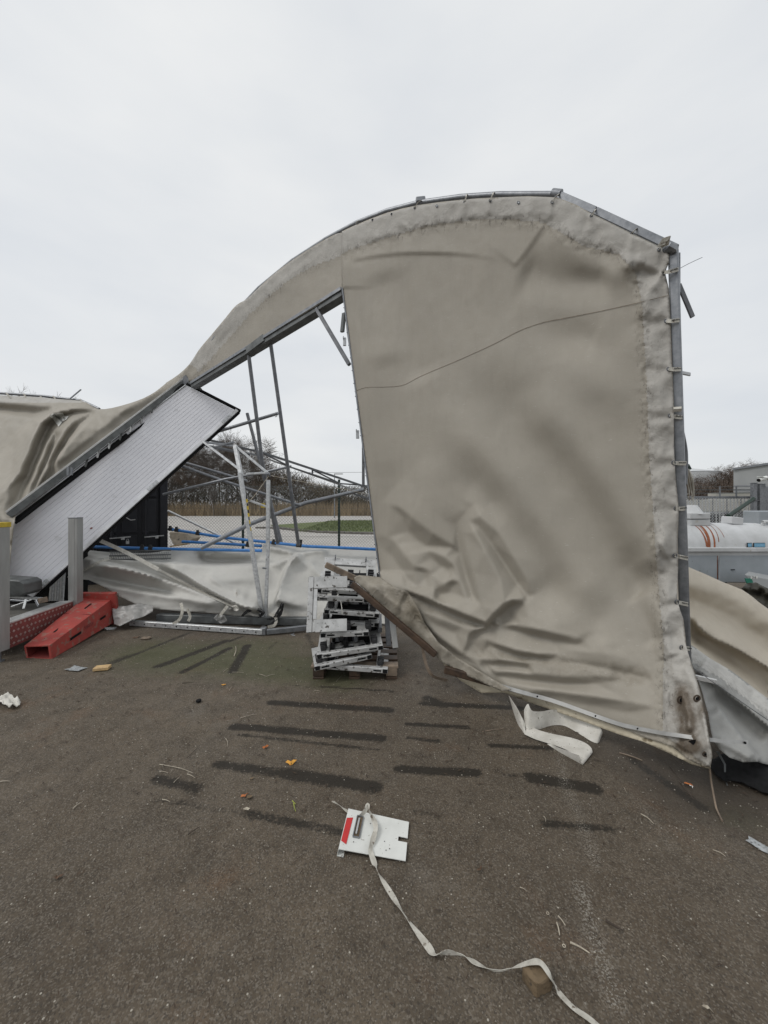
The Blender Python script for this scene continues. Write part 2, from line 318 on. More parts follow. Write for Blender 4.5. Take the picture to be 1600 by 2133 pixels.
for k, v in (('wet', wet), ('moss', moss), ('mud_shade', mud_shade), ('crack', crack)):
    me.attributes.new(k, 'FLOAT', 'POINT').data.foreach_set('value', np.clip(v, 0, 1).astype(np.float32))
ground = tag(link(bpy.data.objects.new('ground', me)), kind='structure')
gm = bpy.data.materials.new('wet gritty asphalt'); gm.use_nodes = True; t = gm.node_tree; n = t.nodes; l = t.links.new; b = n['Principled BSDF']
tc = n.new('ShaderNodeTexCoord')
def noise(sc, det=5, ro=.6, vec=None):
    q = n.new('ShaderNodeTexNoise'); q.inputs['Scale'].default_value = sc; q.inputs['Detail'].default_value = det; q.inputs['Roughness'].default_value = ro; l(vec or tc.outputs['Object'], q.inputs[0]); return q.outputs[0]
def mrange(v, a, b_, c=0, d=1):
    q = n.new('ShaderNodeMapRange'); [setattr(q.inputs[i + 1], 'default_value', x) for i, x in enumerate((a, b_, c, d))]; l(v, q.inputs[0]); return q.outputs[0]
def math_(op, a, b_):
    q = n.new('ShaderNodeMath'); q.operation = op
    for i, x in enumerate((a, b_)):
        if isinstance(x, (int, float)): q.inputs[i].default_value = x
        else: l(x, q.inputs[i])
    return q.outputs[0]
def mixc(f, a, b_):
    q = n.new('ShaderNodeMix'); q.data_type = 'RGBA'
    for i, x in ((0, f), (6, a), (7, b_)):
        if isinstance(x, tuple): q.inputs[i].default_value = (*x, 1)
        elif isinstance(x, float): q.inputs[i].default_value = x
        else: l(x, q.inputs[i])
    return q.outputs[2]
def attr(nm):
    q = n.new('ShaderNodeAttribute'); q.attribute_name = nm; return q.outputs['Fac']
col = mixc(mrange(noise(1.1, 4), .35, .65), (.105, .081, .056), (.148, .120, .088))
col = mixc(mrange(noise(5, 6, .7), .42, .7), col, (.070, .054, .037))
col = mixc(mrange(noise(2.3, 3), .58, .72), col, (.125, .083, .052))
col = mixc(math_('MULTIPLY', mrange(noise(.55, 4, .65), .44, .62), .55), col, (.062, .049, .035))
col = mixc(math_('MULTIPLY', mrange(noise(.9, 7, .78), .56, .66), .45), col, (.165, .148, .125))
vo = n.new('ShaderNodeTexVoronoi'); vo.inputs['Scale'].default_value = 190; l(tc.outputs['Object'], vo.inputs['Vector'])
grit = vo.outputs['Color']; sp = n.new('ShaderNodeSeparateColor'); l(grit, sp.inputs[0])
col = mixc(math_('MULTIPLY', mrange(sp.outputs[0], .55, 1), .5), col, (.24, .215, .18))
col = mixc(math_('MULTIPLY', mrange(sp.outputs[1], .6, 1), .62), col, (.035, .03, .025))
v2 = n.new('ShaderNodeTexVoronoi'); v2.inputs['Scale'].default_value = 65; l(tc.outputs['Object'], v2.inputs['Vector']); s2 = n.new('ShaderNodeSeparateColor'); l(v2.outputs['Color'], s2.inputs[0])
speck = math_('MULTIPLY', mrange(s2.outputs[0], .955, .965), math_('LESS_THAN', v2.outputs['Distance'], .22))
mo = math_('MULTIPLY', mrange(math_('ADD', attr('moss'), math_('MULTIPLY', noise(14, 5), .7)), .62, 1.25), .55)
col = mixc(mo, col, (.062, .074, .028))
mu = mrange(math_('ADD', attr('mud_shade'), math_('MULTIPLY', noise(11, 6, .7), .6)), .5, 1.3)
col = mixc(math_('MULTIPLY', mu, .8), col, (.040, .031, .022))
we = mrange(math_('ADD', math_('ADD', attr('wet'), math_('MULTIPLY', math_('SUBTRACT', noise(8, 4, .6), .5), .55)), math_('MULTIPLY', math_('SUBTRACT', noise(60, 6, .75), .5), 1.6)), .40, .74)
we = math_('MULTIPLY', we, mrange(attr('wet'), .02, .2))
col = mixc(math_('MULTIPLY', we, .94), col, (.022, .018, .013))
ck = math_('MULTIPLY', attr('crack'), math_('GREATER_THAN', noise(150, 2), .56))
col = mixc(math_('MULTIPLY', ck, .7), col, (.33, .31, .27))
col = mixc(math_('MULTIPLY', speck, .75), col, (.50, .47, .40))
l(col, b.inputs['Base Color'])
l(mrange(noise(4, 4), .3, .7, .62, .86), b.inputs['Roughness']); b.inputs['Specular IOR Level'].default_value = .35
h = math_('ADD', math_('MULTIPLY', sp.outputs[2], .5), noise(85, 5, .7))
bp = n.new('ShaderNodeBump'); bp.inputs['Distance'].default_value = .0036; l(h, bp.inputs['Height']); l(bp.outputs[0], b.inputs['Normal'])
me.materials.append(gm)

def sheet(name, pts, z, m, kind='structure'):
    mb = MB(); mb.add([(x, y, z) for x, y in pts], [tuple(range(len(pts)))]); return tag(mb.build(name, m), kind=kind)
sheet('field', [(-180, 46), (160, 46), (400, 480), (-400, 480)], .004, MT['field'])
sheet('road', [(-60, 11.2), (40, 11.2), (60, 18.5), (4, 19.5), (-8, 27), (-4, 35.5), (60, 38), (60, 52), (-90, 48), (-90, 20)], .008, MT['road'])
sheet('grass_verge', [(-8.4, 27), (-4.5, 21.6), (0, 19.8), (30, 19.8), (60, 19), (60, 37), (20, 37), (-4, 35)], .06, MT['grass'])
mb = MB()
for i in range(90):
    x = -8.2 + i * .42; y = 19.5 + .6 * math.exp(-(i / 9) ** 2) * 8 + random.uniform(-.1, .1)
    mb.box((x, y, .05), .4, .35, random.uniform(.1, .17), Matrix.Rotation(random.uniform(-.2, .2), 3, 'Z'))
tag(mb.build('kerb', MT['kerb']), kind='structure')
# grass blades over the verge and rough winter grass at the foot of the wood
def blades(name, n_, fx, m, hmin, hmax, wd, label, cat, lean=.3):
    mb = MB()
    for i in range(n_):
        x, y, z0 = fx(); h_ = random.uniform(hmin, hmax); a = random.uniform(0, math.pi); dx, dy = math.cos(a) * wd, math.sin(a) * wd
        lx, ly = random.gauss(0, lean) * h_, random.gauss(0, lean) * h_
        mb.add([(x - dx, y - dy, z0), (x + dx, y + dy, z0), (x + lx, y + ly, z0 + h_)], [(0, 1, 2)])
    o = mb.build(name, m); return tag(o, label, cat, kind='stuff')
blades('verge_grass', 16000, lambda: (random.uniform(-5, 14), random.uniform(20.6, 35), .06), MT['grass'], .04, .14, .02, 'short green grass on the traffic island behind the fence', 'grass')
blades('reeds', 11000, lambda: (lambda x: (x, random.uniform(49, 58), 0))(random.uniform(-50, 16)), MT['reed'], .5, 2.3, .05, 'dry straw coloured reeds at the foot of the bare wood', 'reeds', .16)
def scrub_pt():
    x = random.uniform(-58, 30); y = random.uniform(57, 75); px_ = 800 + x / y * F
    tp = np.interp(px_, [0, 350, 420, 470, 520, 570, 630, 690, 730, 790, 1200], [975, 985, 990, 985, 990, 968, 985, 1010, 1035, 1045, 1040]); top = max(.8, 1.6 + (1050 - tp) * y / F) * random.uniform(.8, 1.05) - .8
    return x, y, random.uniform(0, max(1, top))
blades('scrub', 34000, scrub_pt, MT['bushm'], .5, 1.6, .05, 'brown green thicket of bare scrub behind the road', 'scrub', .9)
blades('scrub', 15000, lambda: (lambda x: (x, random.uniform(84, 100), random.uniform(0, 4.5 + .075 * (x - 40) + 1.3 * math.sin(x * .31))))(random.uniform(50, 130)), MT['bark2'], .5, 1.8, .07, 'dark brown thicket on the rise beside the grey hall', 'scrub', .9)
blades('hedge', 8000, lambda: (random.uniform(-20, 22), random.uniform(100, 110), random.uniform(0, 6)), MT['bushm'], .5, 1.5, .1, 'low dark band of distant wood beyond the roads', 'wood', .9)

# ------------------------------------------------------------------ bare trees
def tree_mesh(h_, seed, m, spread=.33, dens=1.0):
    r = random.Random(seed); tr = MB(); cr = MB()
    def seg(mb, p, q, a, b_, n_):
        z = (q - p).normalized(); x = z.orthogonal().normalized(); y = z.cross(x)
        vs = [c + (x * math.cos(2 * math.pi * k / n_) + y * math.sin(2 * math.pi * k / n_)) * rr for c, rr in ((p, a), (q, b_)) for k in range(n_)]
        mb.add(vs, [(k, (k + 1) % n_, n_ + (k + 1) % n_, n_ + k) for k in range(n_)], True)
    def grow_(p, d, ln, rad, lv):
        k = 4 if lv < 2 else 3; q = p
        for i in range(k):
            d2 = (d + Vector((r.gauss(0, .09), r.gauss(0, .09), r.gauss(.05, .05)))).normalized(); q2 = q + d2 * ln / k; ra = rad * (1 - .18 * i); rb = rad * (1 - .18 * (i + 1))
            seg(tr if lv == 0 else cr, q, q2, ra, rb, 6 if lv == 0 else 3)
            if lv < 4 and (lv > 0 or i > 0):
                for j in range(int(r.choice((2, 2, 2, 3)) * dens + .5)):
                    a = r.uniform(0, 2 * math.pi); up = r.uniform(.35, 1.1); side = Vector((math.cos(a), math.sin(a), 0)); nd = (d2 * up + side * (spread * 2.2)).normalized()
                    grow_(q2, nd, ln * r.uniform(.45, .66) * (1 if lv else .72), max(rb * .58, .015), lv + 1)
            q = q2; d = d2
    grow_(Vector((0, 0, 0)), Vector((r.gauss(0, .04), r.gauss(0, .04), 1)), h_ * .8, h_ * .014, 0)
    return tr, cr
TM = []
for i, (h_, sp_, de) in enumerate(((12, .3, 1), (12, .42, 1), (12, .24, 1.1), (12, .5, .9))):
    tr, cr = tree_mesh(h_, 40 + i, None, sp_, de); TM.append((tr, cr))
def tree(px, d, top, v, label, bark, twig, wide=1.0, group=None, z0=0):
    loc = ((px - 800) / F * d, d, z0); h_ = EYE - (top - HOR) / F * d - z0
    t_ = thing('bare_tree', label, 'tree', loc, group); key = (v, bark, twig)
    if key not in TC:
        a = TM[v][0].build('trunk', MT[bark]); b2 = TM[v][1].build('crown', MT[twig]); TC[key] = (a.data, b2.data); bpy.data.objects.remove(a); bpy.data.objects.remove(b2)
    for nm, dt in zip(('trunk', 'crown'), TC[key]):
        o = link(bpy.data.objects.new(nm, dt)); o.parent = t_
        vs = np.empty(len(dt.vertices) * 3, np.float32); dt.vertices.foreach_get('co', vs); HZ.setdefault(key, 0.0); HZ[key] = max(HZ[key], float(vs.reshape(-1, 3)[:, 2].max()))
    k = h_ / HZ[key]; t_.scale = (k * wide, k * wide, k); t_.rotation_euler.z = (px * .37) % 6.28
TC = {}; HZ = {}
gW = 'bare trees of the wood behind the road'
TREES = [(352, 56, 935, 0, 'bare tree right behind the black container, leftmost of the wood', 'bark', 'bark'),
 (372, 62, 905, 1, 'broad bare crown showing under the leaning door leaf', 'bark', 'bark'),
 (392, 54, 930, 2, 'slim bare tree between two broader crowns near the container', 'bark', 'bark2'),
 (412, 60, 915, 3, 'spreading bare tree behind the upper end of the steel lattice', 'bark', 'bark'),
 (440, 64, 900, 1, 'tall bare tree rising above the peak of the steel lattice', 'bark', 'bark2'),
 (470, 58, 892, 0, 'tall straight bare tree just left of the dark steel rod', 'bark', 'bark'),
 (498, 62, 885, 2, 'tallest bare tree of the wood with a feathery tip', 'bark', 'bark2'),
 (522, 57, 905, 1, 'bare tree behind the top of the dark steel rod', 'bark', 'bark'),
 (548, 63, 940, 0, 'bare tree between the two leaning steel poles', 'bark', 'bark2'),
 (575, 60, 965, 3, 'low spreading bare tree at the right end of the wood', 'bark', 'bark2'),
 (540, 50, 985, 2, 'pale stemmed birch in front of the brown wood', 'birch', 'bark2'),
 (445, 50, 985, 2, 'leaning pale birch among the dry reeds', 'birch', 'bark'),
 (676, 62, 1018, 2, 'small birch standing alone right of the thicket', 'birch', 'bark2'),
 (610, 58, 985, 1, 'low dense bare tree above the brown thicket', 'bark', 'bark2'),
 (645, 66, 995, 3, 'low bare tree behind the rightmost part of the thicket', 'bark', 'bark2'),
 (362, 68, 925, 3, 'bare tree in the back row just right of the container corner', 'bark', 'bark2'),
 (402, 69, 918, 0, 'bare tree in the back row left of the steel lattice peak', 'bark', 'bark2'),
 (428, 70, 910, 2, 'bare tree in the back row right behind the lattice peak', 'bark', 'bark2'),
 (455, 68, 912, 3, 'broad bare tree in the back row between two tall crowns', 'bark', 'bark'),
 (485, 70, 908, 1, 'bushy bare tree in the back row left of the dark rod', 'bark', 'bark2'),
 (512, 69, 915, 0, 'bare tree in the back row behind the crossing of rod and pole', 'bark', 'bark'),
 (535, 70, 930, 3, 'bare tree in the back row behind the left leaning pole', 'bark', 'bark2'),
 (562, 70, 955, 1, 'bare tree in the back row just left of the longest pole', 'bark', 'bark2'),
 (592, 68, 975, 0, 'low bare tree in the back row just right of the longest pole', 'bark', 'bark'),
 (10, 40, 806, 2, 'bare treetop above the left end of the fallen roof', 'bark', 'bark'),
 (28, 42, 812, 0, 'thin bare treetop second from the left above the fallen roof', 'bark', 'bark'),
 (82, 44, 803, 2, 'bare treetop right of the others above the fallen roof', 'bark', 'bark')]
for a in TREES: tree(*a, group=gW)
gH = 'bare trees on the rise by the grey hall'
for i, (px, top, lb) in enumerate(((1478, 985, 'bare tree on the rise just right of the white storage tanks'), (1500, 978, 'bare tree on the rise, third left of the grey hall'), (1520, 968, 'bare tree on the rise, second left of the grey hall'), (1533, 962, 'bare tree right at the left corner of the grey hall'),
        (1556, 958, 'bare tree above the left part of the hall roof'), (1575, 955, 'bare tree above the middle of the hall roof'), (1597, 950, 'tallest bare tree above the right of the hall roof'), (1460, 1000, 'low bare bush below the white storage tanks'), (1440, 1005, 'low bare bush nearest the steel post'))):
    tree(px, 95 + i % 3 * 5, top, (1, 3, 0)[i % 3], lb, 'bark', 'bark2', 1.25, gH)

# ------------------------------------------------------------------ far buildings at the right
t_ = thing('storage_tank', 'large white storage tank with a conical roof far beyond the fence', 'tank', (88, 108, 0))
mb = MB(); mb.cyl((88, 108, 0), (88, 108, 10.6), 8, 40); mb.build('tank_wall', MT['tankwhite'], t_); mb = MB(); mb.tube([(88, 108, 10.62), (88, 108, 12.2)], 8.1, 40, .4); mb.build('roof', MT['tankwhite'], t_)
t_ = thing('storage_tank', 'smaller white domed storage tank half hidden by bare trees', 'tank', (104, 116, 0))
mb = MB(); mb.cyl((104, 116, 0), (104, 116, 8.4), 6, 40); mb.build('tank_wall', MT['tankwhite'], t_); mb = MB(); mb.tube([(104, 116, 8.42), (104, 116, 9.5), (104, 116, 10.3)], 6.1, 40, 1.5); mb.build('roof', MT['tankwhite'], t_)
t_ = thing('warehouse', 'grey clad hall with a sloping roof behind the gate', 'building', (50, 50, 0))
mb = MB(); d1 = 48; d2 = 40; A = P(1528, 978, d1); B_ = P(1700, 952, d2)
mb.add([(A.x, A.y, 0), (B_.x, B_.y, 0), B_, A, (A.x + 26, A.y + 24, 0), (B_.x + 30, B_.y + 22, 0), (B_.x + 30, B_.y + 22, B_.z), (A.x + 26, A.y + 24, A.z)],
       [(0, 1, 2, 3), (4, 7, 6, 5), (0, 3, 7, 4), (1, 5, 6, 2), (3, 2, 6, 7), (0, 4, 5, 1)]); mb.build('wall', MT['bldg'], t_)
mb = MB(); mb.bar(A + Vector((-.1, -.1, .05)), B_ + Vector((0, -.1, .05)), .3, .25); mb.build('eaves', MT['galv'], t_)
mb = MB()
for yy in (1012, 1022): mb.bar(P(1529, yy, 47.5), P(1640, yy + 1, 42), .05, .12)
mb.build('rail', MT['galv'], t_)
mb = MB(); mb.box((32.2, 31, 2.1), 9.4, .8, .9); o = mb.build('white_wall', MT['road']); tag(o, 'long pale low wall beyond the gate in front of the grey hall', 'wall')
t_ = thing('flatbed_trailer', 'pale grey flatbed trailer parked behind the wire mesh gate', 'trailer', (22, 24.5, 0)); mb = MB(); mb.box((23, 24.5, 1.5), 10, 2.4, .75); mb.build('load_bed', MT['road'], t_, .03); mb = MB(); mb.box((23, 24.5, .75), 9.6, 2.0, .7); mb.build('chassis', MT['beam'], t_, .03)
for x_ in (19.5, 25): mb = MB(); mb.cyl((x_, 23.2, .5), (x_, 23.5, .5), .5, 24); mb.build('wheel', MT['black'], t_, .03)
# lamp posts
for px, d, top, lb in ((697, 42, 987, 'street lamp with a flat head beyond the grass island'), (765, 60, 1020, 'thin far street lamp near the edge of the torn cover'), (678, 70, 1065, 'short thin post at the right end of the thicket')):
    t_ = thing('street_lamp', lb, 'street lamp', P(px, HOR, d) * 1); x = (px - 800) / F * d; zt = EYE - (top - HOR) / F * d; t_.location = (x, d, 0)
    mb = MB(); mb.tube([(x, d, 0), (x, d, zt)], .07, 8, .045); mb.build('pole', MT['galv'], t_); mb = MB(); mb.box((x + .45, d, zt), 1.0, .3, .12); mb.build('lamp_head', MT['galv_lt'], t_, .03)
# ------------------------------------------------------------------ chain link fence behind the yard
FY = 9.0
fence = thing('chain_link_fence', 'chain link fence with dark green posts and wire strands behind the collapsed tent', 'fence', (0, FY, 0))
x0, x1, zt, cell = -5.4, 2.6, 2.05, .075
mb = MB()
def wirebar(mb, p, q, r=.0028):
    d = (q - p).normalized(); y = Vector((0, 1, 0)); x = d.cross(y).normalized()
    vs = [a + o for a in (p, q) for o in (x * r, (-x * .5 + y * .87) * r, (-x * .5 - y * .87) * r)]
    mb.add(vs, [(0, 1, 4, 3), (1, 2, 5, 4), (2, 0, 3, 5)])
k = x0 - zt
while k < x1:
    a, b_ = max(x0, k), min(x1, k + zt)
    wirebar(mb, Vector((a, FY, a - k)), Vector((b_, FY, b_ - k))); wirebar(mb, Vector((a, FY + .004, zt - (a - k))), Vector((b_, FY + .004, zt - (b_ - k)))); k += cell
mb.build('mesh', MT['wire'], fence)
for px in (505, 706, 905):
    x = (px - 800) / F * FY; mb = MB(); mb.cyl((x, FY + .04, 0), (x, FY + .04, 2.2), .03, 12); mb.build('post', MT['green'], fence)
mb = MB()
for z in (2.05, 2.4): mb.tube([(x0, FY + .02, z), ((x0 + x1) / 2, FY + .02, z - .03), (x1, FY + .02, z)], .004, 5)
for z in (.8, 1.5): mb.tube([(x0, FY + .02, z), (x1, FY + .02, z)], .003, 5)
mb.build('line_wire', MT['wire'], fence)
mb = MB(); mb.box((P(546, 1053, 8.9).x, FY - .03, P(546, 1053, 8.9).z), .10, .01, .11); mb.build('warning_sign', MT['yellow'], fence)

# ------------------------------------------------------------------ black container
CX0, CX1, CY0, CZ = -7.12, -4.68, 8.0, 2.59
cont = thing('shipping_container', 'dark navy shipping container with locked doors behind the leaning door leaf', 'container', (-5.9, 9, 0))
mb = MB(); mb.box(((CX0 + CX1) / 2, CY0 + 3.08, CZ / 2), CX1 - CX0 - .02, 6.0, CZ - .1)
for i in range(20):
    y = CY0 + .4 + i * .28; mb.box((CX1 - .012, y, CZ / 2), .03, .14, CZ - .3)
mb.build('body', MT['container'], cont, .01)
mb = MB()
for x in (CX0 + .07, CX1 - .07): mb.box((x, CY0 + .05, CZ / 2), .14, .16, CZ)
for z in (.08, CZ - .08): mb.box(((CX0 + CX1) / 2, CY0 + .05, z), CX1 - CX0 - .29, .15, .16)
mb.build('door_frame', MT['container'], cont, .008)
for s in (0, 1):
    xa = CX0 + .16 + s * 1.07; xb = xa + 1.05; dr = MB()
    wv = (xb - xa) / 3
    for i in range(3):
        for z0, z1 in ((.2, .95), (1.0, 1.7), (1.75, 2.4)):
            dr.box((xa + wv * (i + .5), CY0 + .035, (z0 + z1) / 2), wv - .09, .05, z1 - z0)
    dr.box(((xa + xb) / 2, CY0 + .075, CZ / 2), xb - xa, .04, CZ - .34)
    dd = dr.build('door', MT['container'], cont, .012, 2)
    for xx in (xa + .22, xb - .24):
        mb = MB(); mb.cyl((xx, CY0 - .03, .12), (xx, CY0 - .03, CZ - .12), .017, 10)
        for z in (.35, 1.0, 1.75, 2.3): mb.box((xx, CY0 - .015, z), .09, .05, .06)
        br = mb.build('locking_bar', MT['container'], dd)
        z = P(0, 1117, 7.95).z; mb = MB(); mb.bar((xx - .02, CY0 - .06, z), (xx + .33, CY0 - .06, z + .02), .035, .02); mb.box((xx + .2, CY0 - .07, z - .01), .06, .02, .05); mb.build('handle', MT['galv_lt'], dd)
    if s:
        mb = MB(); z = P(0, 1082, 7.95).z; mb.bar((xb - .62, CY0 - .055, z + .09), (xb - .5, CY0 - .055, z), .03, .015); mb.bar((xb - .5, CY0 - .055, z), (xb - .42, CY0 - .055, z + .01), .03, .015); mb.build('latch', MT['galv_lt'], dd)
        z = P(0, 1054, 7.95).z; mb = MB(); mb.box((xb - .58, CY0 + .006, z), .085, .004, .06); mb.build('plate', MT['galv_lt'], dd)
        z = P(0, 1126, 7.95).z; mb = MB(); mb.box((xb - .55, CY0 - .09, z), .055, .025, .06); mb.tube([(xb - .57, CY0 - .09, z + .03), (xb - .56, CY0 - .09, z + .07), (xb - .54, CY0 - .09, z + .07), (xb - .53, CY0 - .09, z + .03)], .005, 6); mb.build('padlock', MT['galv_lt'], dd)

cont.rotation_euler.z = math.radians(31); piv = Vector((CX1, CY0, 0)); o0 = cont.location.copy(); Rz = Matrix.Rotation(math.radians(31), 3, 'Z')
cont.location = piv + Rz @ (o0 - piv)
# ------------------------------------------------------------------ gable plane of the fallen tent
def DG(px): return 3.751 / (1 + .70 * (np.asarray(px, float) - 800) / F)
def PG(px, py, off=0): return P(px, py, float(DG(px)) - off)
frame = thing('collapsed_tent', 'standing gable frame of the collapsed tent in galvanised square tube', 'tent frame', (0.3, 3.6, 0))
def sq(pts, w_, name, m, parent=frame, h_=None, up=(0, 0, 1), bev=.004):
    mb = MB()
    for a, b_ in zip(pts[:-1], pts[1:]): mb.bar(a, b_, w_, h_ or w_, up)
    return mb.build(name, m, parent, bev)
arch = [(385, 784), (430, 727), (480, 663), (540, 600), (610, 543), (680, 498), (742, 465), (806, 440), (872, 423), (960, 411), (1040, 406), (1166, 406)]
mb = MB(); mb.tube([PG(a, b_, -.03) for a, b_ in arch], .025, 12); mb.build('arch_tube', MT['galv'], frame)
sq([PG(1160, 407, -.02), PG(1240, 442, -.02), PG(1408, 521, -.02)], .05, 'rafter', MT['galv'])
mb = MB(); mb.tube([PG(1150, 404, -.02), PG(1168, 406, -.02)], .036, 12); o_ = mb.build('bracket', MT['galv'], frame)
mb = MB(); mb.box(PG(876, 419, -.03), .09, .07, .05, Matrix.Rotation(-.1, 3, 'Y')); mb.build('bracket', MT['galv'], frame, .008)
postpts = [(1403, 520), (1405, 700), (1409, 850), (1416, 1030), (1420, 1160), (1424, 1260), (1431, 1385)]
pd = lambda y: 2.42 + .02 * (y - 520) / 800
pw = [P(x, y, pd(y)) for x, y in postpts]; pw[-1].z = max(.3, pw[-1].z)
mb = MB()
mb.bar(pw[0] + Vector((-.002, 0, 0)), pw[-1] + Vector((-.006, 0, 0)), .056, .056, (.66, .75, 0)); mb.build('corner_post', MT['galv'], frame, .01, 2)
mb = MB(); mb.box(P(1396, 519, 2.40), .075, .06, .05, Matrix.Rotation(.5, 3, 'Y')); mb.build('corner_joint', MT['galv'], frame, .012)
sq([P(1413, 528, 2.45), P(1413, 612, 2.45)], .012, 'flat_bar', MT['galv'], h_=.03)
sq([P(1414, 592, 2.47), P(1443, 661, 2.5)], .035, 'brace', MT['galv_dk'], h_=.012, up=(0, 1, 0))
sq([P(1418, 776, 2.5), P(1438, 780, 2.52)], .012, 'brace', MT['galv_lt'], h_=.025)
mb = MB(); mb.tube(smooth3([P(1421, 895, 2.55), P(1428, 930, 2.56), P(1430, 960, 2.55), P(1428, 1010, 2.5)]), .010, 8); mb.build('hose', MT['galv_dk'], frame)
sq([P(1424, 905, 2.56), P(1429, 950, 2.56), P(1427, 975, 2.54)], .014, 'bar', MT['galv_dk'])
mb = MB(); mb.tube([P(1424, 972, 2.6), P(1432, 970, 2.62), P(1436, 978, 2.62)], .015, 8); mb.build('clamp', MT['green'], frame)
# header over the doorway, right jamb, fallen left half
HA, HB = (398, 800), (712, 604)
mb = MB(); a, b_ = PG(*HA), PG(*HB); n_g = Vector((.70, 1, 0)).normalized()
mb.bar(a + n_g * .05 + Vector((0, 0, -.02)), b_ + n_g * .05 + Vector((0, 0, -.02)), .11, .09, (0, 0, 1)); mb.build('header', MT['beam'], frame, .004)
mb = MB(); mb.bar(a - n_g * .015 + Vector((0, 0, .012)), b_ - n_g * .015 + Vector((0, 0, .012)), .012, .04); mb.build('header_lip', MT['galv'], frame, .002)
mb = MB(); mb.bar(PG(520, 733, -.06), PG(556, 706, -.06), .12, .10); mb.build('splice', MT['beam'], frame, .004)
J = [(713, 600), (722, 690), (737, 790), (752, 890), (765, 985), (778, 1090), (793, 1208)]
mb = MB(); jt, jb = PG(713, 600, .012), PG(793, 1212, .012); mb.bar(jt, jb, .016, .03, (0, 1, 0)); mb.build('jamb_lip', MT['galv'], frame, .002)
jo = n_g * .05 + Vector((.0, .0, 0)); mb = MB(); mb.bar(jt + jo, jb + jo, .03, .075, n_g); mb.build('door_jamb', MT['alu'], frame, .003)
for t in np.linspace(.03, .97, 22):
    p = jt.lerp(jb, t) - n_g * .017; mb = MB(); mb.cyl(p, p - n_g * .004, .0045, 8); mb.build('screw', MT['black'], frame)
for py_, px_ in ((712, 720), (905, 747)):
    mb = MB(); c = PG(px_ - 2, py_, -.06); mb.box(c, .035, .02, .09); mb.box(c + Vector((-.012, 0, .04)), .012, .05, .03); mb.build('hinge', MT['galv_lt'], frame, .003)
mb = MB(); mb.bar(PG(717, 652, -.07), PG(713, 692, -.08), .03, .05); mb.build('latch_plate', MT['beam'], frame, .003)
sq([P(659, 643, 4.3), P(728, 760, 4.1)], .04, 'knee_brace', MT['galv_dk'])
sq([P(757, 900, 4.6), P(757, 1012, 4.6)], .035, 'rear_upright', MT['galv_dk'])

# fallen left half: lattice rail lying from the joint to lower left
fl_ = thing('fallen_rafter', 'dark lattice rafter sloping down to the left above the white door leaf', 'rafter', P(385, 797, 6.0))
RA, RB = P(386, 794, 5.98), P(18, 1074, 4.55)
dv = (RB - RA).normalized(); nrm = Vector((0, 1, 0)); dn = Vector((0, 0, -1))
mb = MB(); mb.bar(RA, RB, .05, .07); mb.build('top_chord', MT['beam'], fl_, .004)
mb = MB(); mb.bar(RA + Vector((0, -.03, .045)), RB + Vector((0, -.03, .045)), .01, .02); mb.build('edge_strip', MT['alu'], fl_, .001)
mb = MB(); mb.bar(RA + Vector((.02, .08, -.10)), RB + Vector((0, .08, -.10)), .05, .03); mb.bar(RA.lerp(RB, .42) + Vector((.02, .09, -.07)), RB + Vector((0, .09, -.07)), .02, .07); mb.build('chord_and_gap_shade', MT['black'], fl_, .004)  # second bar is a black web added to darken the gap above the leaf
for i in range(14):
    t = .03 + i * .065; a = RA.lerp(RB, t); b_ = RA.lerp(RB, t + .035) + Vector((0, .06, -.09))
    if t < .62: mb = MB(); mb.bar(a, b_, .012, .03); mb.build('lattice_bar', MT['galv_lt'] if i % 3 else MT['beam'], fl_, .002)
mb = MB(); mb.box(RA + Vector((.02, 0, .0)), .12, .1, .13, Matrix.Rotation(.8, 3, 'Y')); mb.cyl(RA + Vector((-.04, -.06, -.02)), RA + Vector((-.04, .06, -.02)), .03, 12); mb.build('hinge_joint', MT['galv_dk'], fl_, .006)
mb = MB(); q = RA.lerp(RB, .72) + Vector((.02, -.03, -.08)); mb.bar(q, q + Vector((.0, 0, .12)), .03, .02); mb.bar(q + Vector((.05, 0, .01)), q + Vector((.05, 0, .11)), .02, .02); mb.build('bracket', MT['galv'], fl_, .002)
mb = MB(); mb.bar(P(393, 797, 5.95), P(420, 812, 6.0), .05, .035); mb.bar(P(398, 800, 5.92), P(415, 800, 5.95), .03, .03); mb.build('hinge_plate', MT['beam'], fl_, .004)

# ------------------------------------------------------------------ white door leaf leaning on the rafter
A4, B4, C4 = P(388, 804, 5.95), P(490, 856, 6.15), P(63, 1241, 4.72)
D4 = A4 + C4 - B4; _px = D4.x / D4.y * F + 800; D4 = P(_px, 804 + .762 * (388 - _px), D4.y)
u4 = (C4 - B4); L4 = u4.length; u4.normalize(); v4 = A4 - B4; v4 -= u4 * v4.dot(u4) * .35; W4 = v4.length; v4.normalize(); n4 = v4.cross(u4).normalized()
if n4.y > 0: n4 = -n4
sk = (A4 - B4)
door = thing('door_leaf', 'long white ribbed door leaf leaning diagonally from ground to rafter', 'door', C4)
NR = 16; prof = []
for i in range(NR):
    t0, t1 = i / NR, (i + 1) / NR; g = .006 / W4
    prof += [(t0 + g * .6, 0), (t0 + g * .8, .0), (t1 - g * .8, .0), (t1 - g * .35, -.005), (t1 + g * .35, -.005)]
prof = prof[:-2]
mb = MB(); vs = []
def leafpt(s, t, h_): return B4.lerp(C4, s).lerp(A4.lerp(D4, s), t) + n4 * h_
for s in (0, 1): vs += [leafpt(s, t, h_ + .02) for t, h_ in prof]
k = len(prof); fs = [(i, i + 1, k + i + 1, k + i) for i in range(k - 1)]
